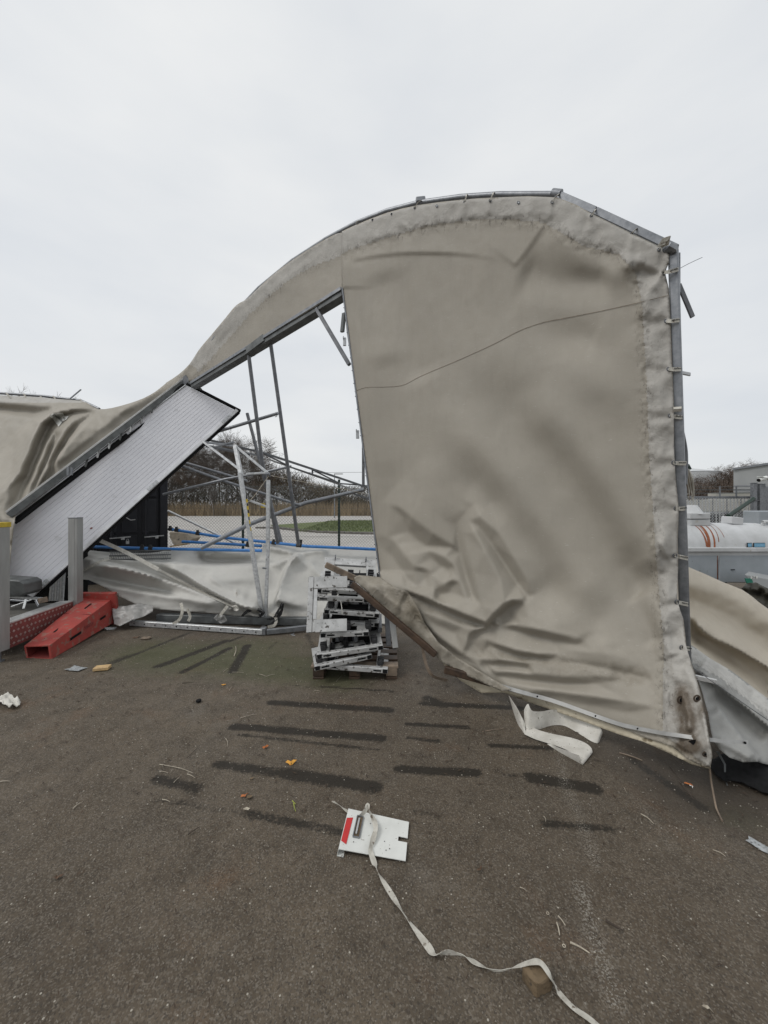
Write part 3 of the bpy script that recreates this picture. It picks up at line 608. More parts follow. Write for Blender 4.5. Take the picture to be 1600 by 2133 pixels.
mb.add(vs, fs); mb.add([leafpt(s, t, -.02) for s in (0, 1) for t in (0, 1)] + [leafpt(s, t, .02) for s in (0, 1) for t in (0, 1)], [(0, 1, 3, 2), (0, 4, 5, 1), (2, 3, 7, 6), (0, 2, 6, 4), (1, 5, 7, 3)])
mb.build('leaf', MT['panel'], door)
o_ = sk.normalized()
mb = MB(); mb.bar(leafpt(-.005, 0, .012) - o_ * .02, leafpt(1.0, 0, .012) - o_ * .02, .05, .06, n4); mb.build('edge_profile', mat('bright door edge', (.78, .79, .80), (.6, .6, .61), 5, .3, .3), door, .003)
mb = MB(); mb.bar(leafpt(-.006, 0, -.02) - o_ * .055, leafpt(1.0, 0, -.02) - o_ * .055, .03, .07, n4); mb.build('seal', MT['black'], door, .003)
mb = MB(); mb.bar(leafpt(-.006, 0, .0) - o_ * .06 - u4 * .02, leafpt(-.006, 1, .0) - u4 * .02, .035, .06, n4); mb.build('seal', MT['black'], door, .003)
mb = MB(); mb.bar(leafpt(0, 1, .0) + o_ * .03, leafpt(1, 1, .0) + o_ * .03, .05, .05, n4); mb.build('seal', MT['black'], door, .003)
mb = MB(); mb.bar(leafpt(0, 1, .015) + o_ * .004, leafpt(1, 1, .015) + o_ * .004, .014, .05, n4); mb.build('edge_profile', MT['galv_lt'], door, .002)
for s in (.06, .47, .955):
    mb = MB(); c = leafpt(s, .0, .045) - o_ * .015; mb.bar(c - u4 * .09, c + u4 * .09, .05, .012, n4)
    for q in (-.06, -.02, .05): mb.cyl(c + u4 * q, c + u4 * q + n4 * .014, .007, 8)
    mb.build('bracket', MT['galv_lt'], door, .002)
mb = MB(); c = leafpt(.715, .135, .0225); vs = [c + (u4 * math.cos(a) * .016 + o_ * math.sin(a) * .012) for a in np.linspace(0, math.pi * 2, 14)[:-1]]; mb.add(vs + [v + n4 * .002 for v in vs], [tuple(range(13, 26)), tuple(range(12, -1, -1))] + [(i, (i + 1) % 13, 13 + (i + 1) % 13, 13 + i) for i in range(13)]); mb.build('emblem', MT['redpaint'], door)
# ------------------------------------------------------------------ tent cloth
def tarp_mat(name, c1, c2, hem1, dirt, crk=1.0):
    m = bpy.data.materials.new(name); m.use_nodes = True; t = m.node_tree; n = t.nodes; l = t.links.new; b = n['Principled BSDF']
    tc = n.new('ShaderNodeTexCoord')
    def noise(sc, det=5, ro=.6, st=None):
        q = n.new('ShaderNodeTexNoise'); q.inputs['Scale'].default_value = sc; q.inputs['Detail'].default_value = det; q.inputs['Roughness'].default_value = ro
        if st:
            mp = n.new('ShaderNodeMapping'); mp.inputs['Scale'].default_value = st; l(tc.outputs['Object'], mp.inputs[0]); l(mp.outputs[0], q.inputs[0])
        else: l(tc.outputs['Object'], q.inputs[0])
        return q.outputs[0]
    def mr(v, a, b_, c=0, d=1):
        q = n.new('ShaderNodeMapRange'); [setattr(q.inputs[i + 1], 'default_value', x) for i, x in enumerate((a, b_, c, d))]; l(v, q.inputs[0]); return q.outputs[0]
    def ma(op, a, b_):
        q = n.new('ShaderNodeMath'); q.operation = op
        for i, x in enumerate((a, b_)):
            if isinstance(x, (int, float)): q.inputs[i].default_value = x
            else: l(x, q.inputs[i])
        return q.outputs[0]
    def mixc(f, a, b_):
        q = n.new('ShaderNodeMix'); q.data_type = 'RGBA'
        for i, x in ((0, f), (6, a), (7, b_)):
            if isinstance(x, tuple): q.inputs[i].default_value = (*x, 1)
            elif isinstance(x, float): q.inputs[i].default_value = x
            else: l(x, q.inputs[i])
        return q.outputs[2]
    def at(k): q = n.new('ShaderNodeAttribute'); q.attribute_name = k; return q.outputs['Fac']
    col = mixc(mr(noise(1.6, 5), .35, .65), c2, c1)
    col = mixc(ma('MULTIPLY', mr(noise(5, 6, .7, (3, 3, .5)), .5, .75), .35), col, tuple(x * .86 for x in c2))      # rain streaks
    col = mixc(ma('MULTIPLY', mr(noise(240, 3), .35, .7), .10), col, tuple(x * .7 for x in c2))
    hemn = ma('ADD', at('hem'), ma('MULTIPLY', ma('SUBTRACT', noise(22, 5), .5), .5))
    col = mixc(mr(hemn, .45, .62), col, mixc(mr(noise(9, 5), .35, .65), tuple(x * .86 for x in hem1), hem1))
    ck = ma('MULTIPLY', at('seam'), mr(noise(34, 6, .82, (1, 1, .4)), .55, .62))
    col = mixc(ma('MULTIPLY', ck, .75 * crk), col, (.07, .062, .052))
    dd = mr(ma('ADD', at('dirt'), ma('MULTIPLY', ma('SUBTRACT', noise(7, 7, .72), .5), 1.3)), .35, 1.05)
    col = mixc(ma('MULTIPLY', dd, .8), col, dirt)
    rs = mr(ma('ADD', at('rust'), ma('MULTIPLY', ma('SUBTRACT', noise(14, 7, .75), .5), 1.2)), .45, 1.0)
    col = mixc(ma('MULTIPLY', rs, .85), col, (.095, .068, .042))
    scr = ma('MULTIPLY', mr(noise(30, 2, .5, (1, 1, 6)), .71, .73), .3); col = mixc(scr, col, (.6, .58, .54))
    l(col, b.inputs['Base Color']); l(mr(noise(12, 4), .3, .7, .50, .68), b.inputs['Roughness']); b.inputs['Specular IOR Level'].default_value = .4
    h1 = ma('MULTIPLY', noise(11, 4, .55), mr(ma('ADD', ma('MULTIPLY', at('hem'), .25), at('dirt')), 0, 1, .10, .7)); bp = n.new('ShaderNodeBump'); bp.inputs['Distance'].default_value = .014; l(h1, bp.inputs['Height'])
    h2 = ma('MULTIPLY', noise(55, 5, .65), mr(at('seam'), 0, 1, .2, 1.6)); bp2 = n.new('ShaderNodeBump'); bp2.inputs['Distance'].default_value = .0035; l(h2, bp2.inputs['Height']); l(bp.outputs[0], bp2.inputs['Normal']); 
    cz_ = ma('SUBTRACT', 1.0, ma('MULTIPLY', ma('ABSOLUTE', ma('SUBTRACT', noise(3.1, 3, .5), .5), 0), 34)); cz2 = ma('SUBTRACT', 1.0, ma('MULTIPLY', ma('ABSOLUTE', ma('SUBTRACT', noise(8.5, 3, .6), .5), 0), 22))
    h3 = ma('ADD', ma('MULTIPLY', ma('MAXIMUM', cz_, 0.0), mr(at('dirt'), .28, .7, 0, 1.1)), ma('MULTIPLY', ma('MAXIMUM', cz2, 0.0), mr(ma('ADD', at('dirt'), ma('MULTIPLY', at('hem'), .45)), .3, 1.1, 0, .8)))
    bp3 = n.new('ShaderNodeBump'); bp3.inputs['Distance'].default_value = .0035; l(h3, bp3.inputs['Height']); l(bp2.outputs[0], bp3.inputs['Normal'])
    wv = n.new('ShaderNodeTexVoronoi'); wv.inputs['Scale'].default_value = 420; l(tc.outputs['Object'], wv.inputs['Vector']); bp4 = n.new('ShaderNodeBump'); bp4.inputs['Distance'].default_value = .0006; l(wv.outputs['Distance'], bp4.inputs['Height']); l(bp3.outputs[0], bp4.inputs['Normal'])
    l(bp4.outputs[0], b.inputs['Normal'])
    return m
TARP = tarp_mat('taupe coated tarpaulin', (.345, .316, .266), (.315, .290, .245), (.405, .388, .355), (.15, .125, .085))
TARPG = tarp_mat('pale grey tarpaulin', (.52, .51, .475), (.46, .45, .42), (.54, .53, .50), (.22, .195, .15), .5)
TARPB = tarp_mat('beige tarpaulin', (.56, .50, .405), (.49, .435, .35), (.60, .58, .52), (.20, .17, .12), .6)
TARPW = tarp_mat('greyed white tarpaulin', (.35, .348, .33), (.27, .27, .258), (.50, .49, .46), (.12, .11, .09), 1)
Z = lambda X, Y: np.zeros(X.shape)
cover = thing('tent_cover', 'taupe tarpaulin laced over the standing gable frame with a torn doorway', 'tent cover', (0.3, 3.6, 0))
TOP = [(712, 482), (742, 468), (806, 443), (872, 427), (960, 416), (1040, 411), (1160, 411), (1235, 446), (1318, 487), (1378, 516), (1395, 530)]
RIGHT = [(1392, 552), (1386, 570), (1393, 600), (1397, 668), (1401, 770), (1404, 850), (1404, 930), (1408, 1000), (1414, 1060), (1412, 1120), (1413, 1180), (1411, 1250), (1424, 1290), (1430, 1345), (1440, 1380), (1456, 1430), (1468, 1480), (1478, 1540), (1484, 1575), (1479, 1599)]
BOT = [(1465, 1596), (1430, 1580), (1400, 1555), (1340, 1535), (1300, 1518), (1240, 1497), (1150, 1462), (1060, 1440), (1000, 1412), (930, 1372), (880, 1322), (855, 1285), (820, 1240), (797, 1214)]
LEFT = [(793, 1205), (778, 1090), (765, 985), (752, 890), (737, 790), (722, 690), (714, 606), (712, 540)]
HEML = [(712, 530), (730, 520), (800, 497), (890, 470), (980, 459), (1060, 456), (1130, 464), (1165, 482), (1215, 512), (1290, 530), (1325, 570), (1338, 640), (1347, 800), (1352, 950), (1360, 1060), (1365, 1140), (1374, 1250), (1384, 1360), (1380, 1420), (1382, 1530)]
hempoly = TOP + RIGHT + HEML[::-1]
# folds of the crumpled corner: points (sight line x, y, height in cm) joined by fold lines, the facets between them stay flat
TL = [[(792, 1047, .6), (812, 1051, 3), (832, 1057, 5), (858, 1078, 6.6), (900, 1110, 6), (944, 1137, 3.4)], [(878, 946, .8), (880, 985, 3.2), (884, 1030, 5), (900, 1110, 6)], [(878, 946, .8), (846, 985, 1.2), (792, 1047, .6)], [(884, 1030, 5), (920, 1080, 4), (944, 1137, 3.4)],
 [(838, 1075, 2.2), (852, 1108, .8), (888, 1140, .6), (925, 1141, 1.2), (944, 1139, 2)], [(797, 1128, 1), (808, 1119, 3), (822, 1128, 4.4), (842, 1155, 4.8), (862, 1180, 4.2), (897, 1190, 3)], [(800, 1145, -1), (815, 1155, -1.6), (835, 1185, -1.8), (846, 1206, -1)],
 [(848, 1186, .6), (862, 1194, 2.2), (880, 1188, 1), (897, 1196, 2.4), (886, 1206, .4)], [(891, 1146, 2.6), (905, 1150, 3.6), (925, 1160, 4.4), (945, 1176, 4)], [(893, 1142, 1.6), (925, 1142, 1.8)], [(900, 1163, 1), (920, 1180, .4), (935, 1190, 1), (943, 1182, 2.6)],
 [(908, 1227, 3), (925, 1217, 4.6), (943, 1209, 5.2), (942, 1214, 2)], [(905, 1228, 5), (905, 1250, 7)], [(909, 1230, 2.2), (909, 1246, 4)], [(918, 1239, 1), (935, 1236, 1.4), (955, 1240, 3)], [(945, 1176, 4), (960, 1215, 4.6), (972, 1250, 5.6)],
 [(975, 1060, 1.6), (990, 1050, 2.8), (1012, 1044, 1.6), (1022, 1046, .8)], [(990, 1050, 2.8), (1000, 1075, 4.5)], [(978, 1085, 2.6), (990, 1110, 4.6), (1012, 1150, 5.4), (1042, 1205, 5.2), (1062, 1240, 4.4)], [(1000, 1100, 1.8), (1022, 1130, .4), (1050, 1172, -.6), (1078, 1215, -.6), (1097, 1241, .8)],
 [(1010, 1060, 2.4), (1040, 1110, 4), (1070, 1160, 4.4), (1100, 1210, 3.6), (1112, 1240, 2)], [(950, 1090, .6), (958, 1150, .2), (972, 1200, .8), (985, 1240, 2.6)], [(962, 1110, 2), (985, 1190, 5), (1000, 1260, 6.4), (1010, 1290, 7.2)],
 [(845, 1229, 3), (875, 1240, 6.4), (905, 1253, 8), (935, 1266, 8.4), (975, 1283, 8.6), (1010, 1297, 8)], [(848, 1235, .2), (880, 1250, -.2), (915, 1266, -.2), (960, 1287, -.4), (1005, 1303, -.2), (1016, 1304, .6)], [(870, 1222, 1.6), (890, 1222, 2), (903, 1226, 4)],
 [(1012, 1296, 8), (1032, 1275, 8), (1050, 1258, 7.4), (1066, 1249, 6.4), (1087, 1251, 4.4)], [(1022, 1302, .6), (1040, 1284, .2), (1056, 1268, .4), (1072, 1259, 1), (1088, 1254, 3)], [(1092, 1244, 3), (1096, 1262, 3.2), (1102, 1290, 4.4), (1085, 1297, 4)], [(1075, 1278, 2), (1068, 1290, 1.2), (1078, 1303, 4.2)],
 [(972, 1336, 4.6), (975, 1322, 4.2), (990, 1310, 5), (1015, 1302, 5.6), (1036, 1297, 5.4)], [(980, 1334, 1.2), (992, 1320, .6), (1015, 1312, .8), (1040, 1304, 2)], [(1070, 1301, 4.8), (1100, 1308, 5.6), (1150, 1318, 5), (1200, 1330, 3.4), (1216, 1336, 1.4)], [(1074, 1312, 1), (1110, 1324, 0), (1150, 1334, .2), (1198, 1343, .8)],
 [(1014, 1332, 3), (1035, 1342, 5), (1070, 1354, 5.8), (1120, 1362, 5), (1166, 1365, 2.4)], [(1020, 1343, 1), (1050, 1356, .2), (1090, 1368, 0), (1130, 1373, .6)], [(905, 1300, 2.4), (945, 1318, 1.2), (985, 1337, .6), (1004, 1362, .6), (1015, 1392, 0)], [(880, 1275, 3.4), (925, 1290, 4.4), (965, 1306, 3.6)],
 [(866, 1262, 3), (884, 1296, 3.8), (920, 1330, 4), (965, 1362, 4), (1000, 1390, 3)], [(872, 1285, .6), (905, 1328, .4), (950, 1362, .6)], [(1000, 1372, 3), (1040, 1374, 4.2), (1085, 1380, 3.8), (1120, 1376, 2)], [(1010, 1384, .4), (1050, 1386, 0), (1100, 1392, .4)],
 [(1030, 1398, 3), (1060, 1398, 3.8), (1110, 1404, 3.8), (1180, 1410, 3.6), (1250, 1408, 2), (1300, 1414, .6)], [(1036, 1408, .4), (1090, 1416, 0), (1170, 1424, 0), (1240, 1424, .2)], [(1060, 1424, 2.6), (1130, 1436, 3.4), (1220, 1448, 3.4), (1310, 1462, 2), (1370, 1474, .6)], [(1140, 1450, .4), (1230, 1468, 0), (1310, 1484, 0)],
 [(1190, 1352, 2.2), (1240, 1358, 3), (1300, 1368, 2), (1350, 1392, 1)], [(1100, 1385, 2.8), (1160, 1386, 3), (1230, 1384, 2.6)], [(760, 880, 0), (880, 900, 0), (1000, 960, 0), (1080, 1040, 0), (1180, 1180, 0), (1260, 1290, 0), (1330, 1380, 0), (1390, 1480, 0), (1380, 1560, 0), (1200, 1520, 0), (1040, 1460, 0), (900, 1380, 0), (820, 1290, 0), (740, 1210, 0), (740, 1100, 0), (745, 1000, 0), (760, 880, 0)]]
def build_tin(TL, step=2.0, x0=736, y0=876, x1=1396, y1=1566, soft=None):
    vs, ed, hs = [], [], []
    for pl in TL:
        for i, (x, y, z) in enumerate(pl):
            vs.append(Vector((x, y))); hs.append(z)
            if i: ed.append((len(vs) - 2, len(vs) - 1))
    r = delaunay_2d_cdt(vs, ed, [], 0, 1e-3); V = np.array([tuple(v) for v in r[0]])
    Hh = np.array([max((hs[k] for k in o), key=abs) if len(o) else np.nan for o in r[3]])
    for i in np.where(np.isnan(Hh))[0]: Hh[i] = hs[int(np.argmin([(v.x - V[i, 0]) ** 2 + (v.y - V[i, 1]) ** 2 for v in vs]))]
    gx, gy = np.meshgrid(np.arange(x0, x1, step), np.arange(y0, y1, step)); Zz = np.zeros(gx.shape)
    for f in r[2]:
        a, b_, c = V[f[0]], V[f[1]], V[f[2]]; den = (b_[1] - c[1]) * (a[0] - c[0]) + (c[0] - b_[0]) * (a[1] - c[1])
        if abs(den) < 1e-9: continue
        l1 = ((b_[1] - c[1]) * (gx - c[0]) + (c[0] - b_[0]) * (gy - c[1])) / den; l2 = ((c[1] - a[1]) * (gx - c[0]) + (a[0] - c[0]) * (gy - c[1])) / den; l3 = 1 - l1 - l2
        m = (l1 >= -1e-6) & (l2 >= -1e-6) & (l3 >= -1e-6); Zz[m] = (l1 * Hh[f[0]] + l2 * Hh[f[1]] + l3 * Hh[f[2]])[m]
    k = np.exp(-(np.arange(-3, 4) ** 2) / (2 * .8 ** 2)); k /= k.sum(); Zp = Zz
    for _ in (0, 1): Zp = np.apply_along_axis(lambda v: np.convolve(v, k, 'same'), _, Zp)
    if soft is not None:
        M = inside(gx, gy, soft).astype(float); Zs = Zp
        for a_, sg_ in ((0, 7.0), (1, 7.0)):
            kk = np.exp(-(np.arange(-20, 21) ** 2) / (2 * sg_ ** 2)); kk /= kk.sum(); f_ = lambda A: np.apply_along_axis(lambda v: np.convolve(np.pad(v, 20, mode='edge'), kk, 'valid'), a_, A); M = f_(M); Zs = f_(Zs)
        Zp = Zp * M + Zs * (1 - M)
    return Zp * .01, x0, y0, step
TIN = build_tin(TL, soft=[(770, 1010), (860, 1000), (905, 1085), (960, 1100), (975, 1040), (1035, 1040), (1110, 1190), (1150, 1290), (1230, 1335), (1340, 1400), (1385, 1500), (1385, 1560), (1000, 1500), (740, 1300), (740, 1010)])
def tin_sample(X, Y, T=None):
    Zp, x0, y0, st = T or TIN; u = np.clip((X - x0) / st, 0, Zp.shape[1] - 1.001); v = np.clip((Y - y0) / st, 0, Zp.shape[0] - 1.001); i = u.astype(int); j = v.astype(int); fu = u - i; fv = v - j
    r = (Zp[j, i] * (1 - fu) + Zp[j, i + 1] * fu) * (1 - fv) + (Zp[j + 1, i] * (1 - fu) + Zp[j + 1, i + 1] * fu) * fv
    return r * ((X > x0) & (X < x0 + Zp.shape[1] * st - st) & (Y > y0) & (Y < y0 + Zp.shape[0] * st - st))
def rel(X, Y):
    h = np.zeros(X.shape)
    # broad slack billows, upper left to lower right
    h += bump(X, Y, 960, 640, 210, 110, -.03, .1)
    h += fold(X, Y, [(1130, 466), (1105, 505), (1066, 557)], .011, 40, 1, 9, e=(.05, .12))
    h += fold(X, Y, [(728, 542), (790, 530), (880, 524), (990, 530), (1060, 545)], .014, 30, -1, 6, e=(.05, .5))
    h += ridge(X, Y, [(1080, 560), (1170, 590), (1280, 580)], -.03, 40, 30) + ridge(X, Y, [(1150, 470), (1240, 560), (1330, 560)], .02, 30)
    h += ridge(X, Y, [(740, 520), (770, 640), (810, 770)], .025, 30, 40) + ridge(X, Y, [(790, 560), (830, 680), (890, 800)], -.025, 45)
    h += ridge(X, Y, [(760, 700), (780, 850), (800, 1000)], .018, 35)
    h += bump(X, Y, 1195, 705, 80, 42, -.032, .25) + bump(X, Y, 1235, 790, 95, 55, .022, .5)
    h += ridge(X, Y, [(930, 740), (1060, 860), (1180, 990), (1290, 1150), (1370, 1300)], -.044, 62, 50, e=(.3, .2))
    h += ridge(X, Y, [(1080, 800), (1200, 930), (1300, 1080), (1375, 1200)], .05, 56, 48, e=(.2, .1))
    h += ridge(X, Y, [(900, 830), (1010, 950), (1110, 1080), (1200, 1200), (1260, 1290)], .045, 48, 50, e=(.2, .15))
    h += ridge(X, Y, [(930, 950), (1040, 1060), (1130, 1180), (1180, 1300)], -.045, 40, 44, e=(.2, .2))
    h += ridge(X, Y, [(1290, 1130), (1330, 1230), (1372, 1350)], -.022, 28, 22, e=(.3, .1)) + ridge(X, Y, [(1335, 1230), (1372, 1290), (1400, 1370)], .03, 26, 18, e=(.1, .05))
    h += ridge(X, Y, [(1232, 700), (1300, 720), (1345, 700)], .008, 34)
    h += 1.5 * tin_sample(X, Y)
    h += ridge(X, Y, [(1250, 1330), (1270, 1380), (1262, 1440)], .008, 14) + ridge(X, Y, [(1140, 1375), (1240, 1388), (1370, 1420)], -.018, 10, 12)
    # hem band
    D, T, sg = pdist(X, Y, HEML); hin = inside(X, Y, hempoly)
    h += np.where(hin, .012 * (1 - np.exp(-D / 7)), 0) + np.where(hin, .010 * fbm(X / 26, Y / 26, 31), 0)
    h += np.exp(-(D / 15) ** 2) * .010 * fbm(X / 9, Y / 9, 33)
    for cx, cy in ((1383, 568), (1388, 668), (1392, 768), (1398, 866), (1403, 964), (1410, 1058), (1411, 1160), (1416, 1256), (1425, 1350)):
        h += ridge(X, Y, [(cx, cy), (cx - 55, cy + 12)], -.010, 6, 20, e=(.02, .4)) + bump(X, Y, cx - 4, cy - 48, 14, 26, -.012)
    for cx, cy in ((910, 428), (968, 420), (1022, 412), (1080, 420), (1150, 420), (1232, 450), (1318, 492), (1372, 518)):
        h += ridge(X, Y, [(cx, cy), (cx - 6, cy + 40)], .008, 5, 12, e=(.02, .4))
    h += bump(X, Y, 1360, 560, 40, 22, -.03, .5) + ridge(X, Y, [(1383, 570), (1330, 545), (1280, 560)], .028, 10, 22, e=(.03, .3)) + ridge(X, Y, [(1383, 572), (1350, 610), (1345, 680)], .022, 8, 22, e=(.03, .3))
    h += ridge(X, Y, [(1395, 1170), (1372, 1130), (1376, 1200)], .020, 9) + bump(X, Y, 1385, 1120, 16, 30, .018) + bump(X, Y, 1390, 1240, 14, 30, .02) + bump(X, Y, 1400, 1330, 18, 18, -.03)
    h += np.where(Y > 1370, fbm(X / 14, Y / 22, 37) * .012 * np.clip((X - 1370) / 20, 0, 1), 0) + ridge(X, Y, [(1418, 1430), (1432, 1480), (1436, 1530)], .03, 10) + ridge(X, Y, [(1424, 1380), (1450, 1450), (1470, 1520)], .012, 9)
    # everything a little slack
    h += fbm(X / 150 + 3, Y / 150, 41, 3) * .011 + fbm(X / 48, Y / 60, 43, 3) * .0022
    crump = np.clip((Y - (1180 + (X - 800) * .18)) / 120, 0, 1) * np.clip((1380 - X) / 60, 0, 1)
    rn = 1 - np.abs(fbm(X / 60 + .25 * fbm(X / 90, Y / 90, 5), Y / 26, 45, 3)); h += crump * .005 * rn
    h += fold(X, Y, [(738, 640), (760, 790), (772, 950), (788, 1110)], .016, 14, 1, 5, e=(.1, .1))
    return h * 1.25
def DT(X, Y):
    X = np.asarray(X, float); Y = np.asarray(Y, float)
    low = np.clip((Y - 1150) / 400, 0, 1) ** 1.4
    off = .02 + low * (.14 + .22 * np.clip((X - 1150) / 330, 0, 1)) + .17 * np.exp(-((X - 800) / 90) ** 2) * np.clip((Y - 1130) / 90, 0, 1)
    pin = 1 - np.exp(-np.abs(X - (713 + (Y - 600) * .1315)) / 26) * ((Y > 600) & (Y < 1190))
    return DG(X) - off * np.maximum(pin, (Y > 1200)) - rel(X, Y) * (.12 + .88 * pin) - .012
hemf = lambda X, Y: inside(X, Y, hempoly).astype(float)
def seamf(X, Y):
    D, T, _ = pdist(X, Y, HEML[1:]); Dn = np.exp(-(D / 15) ** 2); vert = np.exp(-((X - (1372 + (Y - 600) * .018)) / 9) ** 2) * (Y > 600) * .45
    foot = np.where((X > 1375) & (Y > 1400) & (X < 1425), .9, 0); return np.clip(np.maximum(np.maximum(Dn, vert), foot), 0, 1)
def dirtf(X, Y):
    d = .45 * np.exp(-((Y - (1372 + (X - 1100) * .16)) / 30) ** 2) * np.clip((X - 900) / 200, 0, 1) * np.clip((1385 - X) / 60, 0, 1)
    d += .35 * np.clip((Y - (1240 + (X - 800) * .42)) / 120, 0, 1) * (X < 1370) + .5 * np.exp(-((X - 860) / 60) ** 2 - ((Y - 1270) / 60) ** 2)
    return np.clip(d + .25 * np.exp(-pdist(X, Y, [(1180, 490), (1290, 545), (1330, 590)])[0] / 22) + .08, 0, 1)
rustf = lambda X, Y: np.clip(.95 * np.exp(-((X - 1432) / 20) ** 2 - ((Y - 1510) / 50) ** 2) + .7 * np.exp(-((X - 1420) / 22) ** 2 - ((Y - 1455) / 34) ** 2) + .6 * np.exp(-((X - 1466) / 12) ** 2 - ((Y - 1475) / 22) ** 2) + .8 * np.exp(-((X - 1440) / 40) ** 2 - ((Y - 1555) / 16) ** 2) + .3 * (Y > 1380) * (X > 1385), 0, 1)
AT = dict(hem=hemf, seam=seamf, dirt=dirtf, rust=rustf)
OUT = smooth_poly(TOP, 2) + smooth_poly(RIGHT, 2) + smooth_poly(BOT, 2) + LEFT
cloth('gable_panel', OUT, DT, 4.2, TARP, cover, AT, .0025)
# strip above the doorway up to the arch
ST = [(700, 487), (680, 497), (645, 518), (610, 541), (575, 567), (540, 598), (515, 622), (492, 636), (470, 662), (440, 698), (415, 728), (395, 758), (372, 780), (345, 798)]
SB = [(352, 806), (384, 790), (398, 796), (450, 768), (520, 722), (600, 674), (660, 637), (714, 600)]
def DS(X, Y):
    h = ridge(X, Y, [(700, 515), (620, 560), (540, 625), (470, 690), (400, 765)], .012, 8) + fbm(X / 60, Y / 40, 51) * .008 + bump(X, Y, 480, 700, 60, 20, -.03, -.7)
    D, _, _ = pdist(X, Y, ST); h += np.exp(-D / 14) * .028 * (.3 + fbm(X / 22, Y / 22, 53)) + ridge(X, Y, [(430, 750), (395, 790)], .03, 8) + ridge(X, Y, [(400, 750), (372, 795)], .03, 7) + ridge(X, Y, [(560, 600), (500, 660), (440, 740)], -.012, 10)
    for i in range(14):
        a = 700 - i * 24; q = np.interp(a, [395, 470, 540, 610, 700], [760, 668, 605, 548, 495]); h += ridge(X, Y, [(a, q), (a + 8, q + 40)], .008, 5, 10, e=(.05, .5))
    return DG(np.minimum(X, 715)) - .02 - h * 1.0
DH = [(712, 532), (645, 558), (600, 585), (560, 618), (520, 655), (490, 690), (450, 735), (415, 775)]
sthem = [(714, 484)] + ST[:12] + DH[::-1]
SA = dict(hem=lambda X, Y: inside(X, Y, sthem).astype(float), seam=lambda X, Y: np.exp(-(pdist(X, Y, DH)[0] / 9) ** 2), dirt=lambda X, Y: .14 + .12 * np.exp(-pdist(X, Y, [(400, 790), (700, 605)])[0] / 10), rust=Z)
cloth('doorway_strip', [(714, 484)] + smooth_poly(ST, 3) + SB, DS, 4.5, TARP, cover, SA, .0025)
# dirty folded-over tongue at the lower left, over the planks
TG = [(733, 1204), (748, 1198), (792, 1202), (820, 1222), (850, 1234), (866, 1256), (885, 1300), (915, 1340), (955, 1372), (1010, 1405), (1065, 1437), (1045, 1440), (1000, 1420), (960, 1402), (925, 1382), (890, 1354), (850, 1318), (812, 1280), (772, 1240)]
def DTG(X, Y):
    h = fbm(X / 22, Y / 18, 61) * .016 + fold(X, Y, [(775, 1210), (800, 1240), (850, 1275)], .02, 14) + ridge(X, Y, [(770, 1205), (850, 1290), (950, 1375)], .035, 16) + ridge(X, Y, [(830, 1225), (870, 1290), (900, 1330)], -.02, 10)
    return DT(np.maximum(X, 800), np.minimum(Y, 1240 + (X - 800) * .8)) - .10 + .05 * np.clip((X - 850) / 120, 0, 1) - h
cloth('folded_tongue', TG, DTG, 4, TARP, cover, dict(hem=Z, seam=Z, dirt=lambda X, Y: .55 + .4 * np.exp(-((X - 865) / 40) ** 2 - ((Y - 1265) / 40) ** 2), rust=lambda X, Y: .25 * np.exp(-((X - 810) / 30) ** 2)), .0025)
# pale underside turned out below the metal strip
UN = [(905, 1345), (950, 1392), (1000, 1415), (1060, 1436), (1150, 1462), (1240, 1496), (1300, 1518), (1380, 1540), (1440, 1575), (1470, 1580), (1482, 1575), (1480, 1602), (1440, 1592), (1400, 1572), (1340, 1545), (1290, 1530), (1180, 1490), (1100, 1462), (1050, 1443), (1003, 1444), (960, 1418), (925, 1385)]
UND = mat('cream underside of tarpaulin', (.58, .52, .40), (.46, .41, .31), 6, .6, 0, .002, 30, spots=(.2, .16, .1), spscale=14, spth=.64)
cloth('turned_hem', UN, lambda X, Y: DT(X, Y) + .015 + .03 * np.clip((1200 - X) / 200, 0, 1), 5, UND, cover, None, .0025)
def on(px, py, lift=.004): return P(px, py, float(DT(np.array([px]), np.array([py]))[0]) - lift)
# flat steel strip clamped along the foot, sticking out at the right
SL = smooth_poly([(862, 1312), (900, 1345), (950, 1388), (1000, 1412), (1060, 1434), (1150, 1459), (1240, 1491), (1300, 1511), (1378, 1527)], 3) + [np.array(p, float) for p in ((1420, 1533), (1470, 1540), (1520, 1545), (1558, 1546))]
rows = []
for i, p in enumerate(SL):
    dd = float(DT(np.array([min(p[0], 1440)]), np.array([min(p[1], 1535)]))[0]) - .02 - (.03 * max(0, p[0] - 1440) / 100); q = SL[min(i + 1, len(SL) - 1)] - SL[max(i - 1, 0)]; q = q / np.hypot(*q); o = np.array((-q[1], q[0])) * 4.2
    rows.append((P(*(p - o), dd + .004), P(*(p + o), dd - .004)))
ribbon(rows, 'clamping_strip', MT['alu_post'], cover, .004)
for i in list(range(6, len(SL) - 1, 4)) + [len(SL) - 1]:
    c = (Vector(rows[i][0]) + Vector(rows[i][1])) / 2 + Vector((-.02 if i > len(SL) - 2 else 0, -.003, 0)); mb = MB(); mb.cyl(c, c + Vector((0, -.004, 0)), .0065, 10); mb.build('screw', MT['black'], cover)
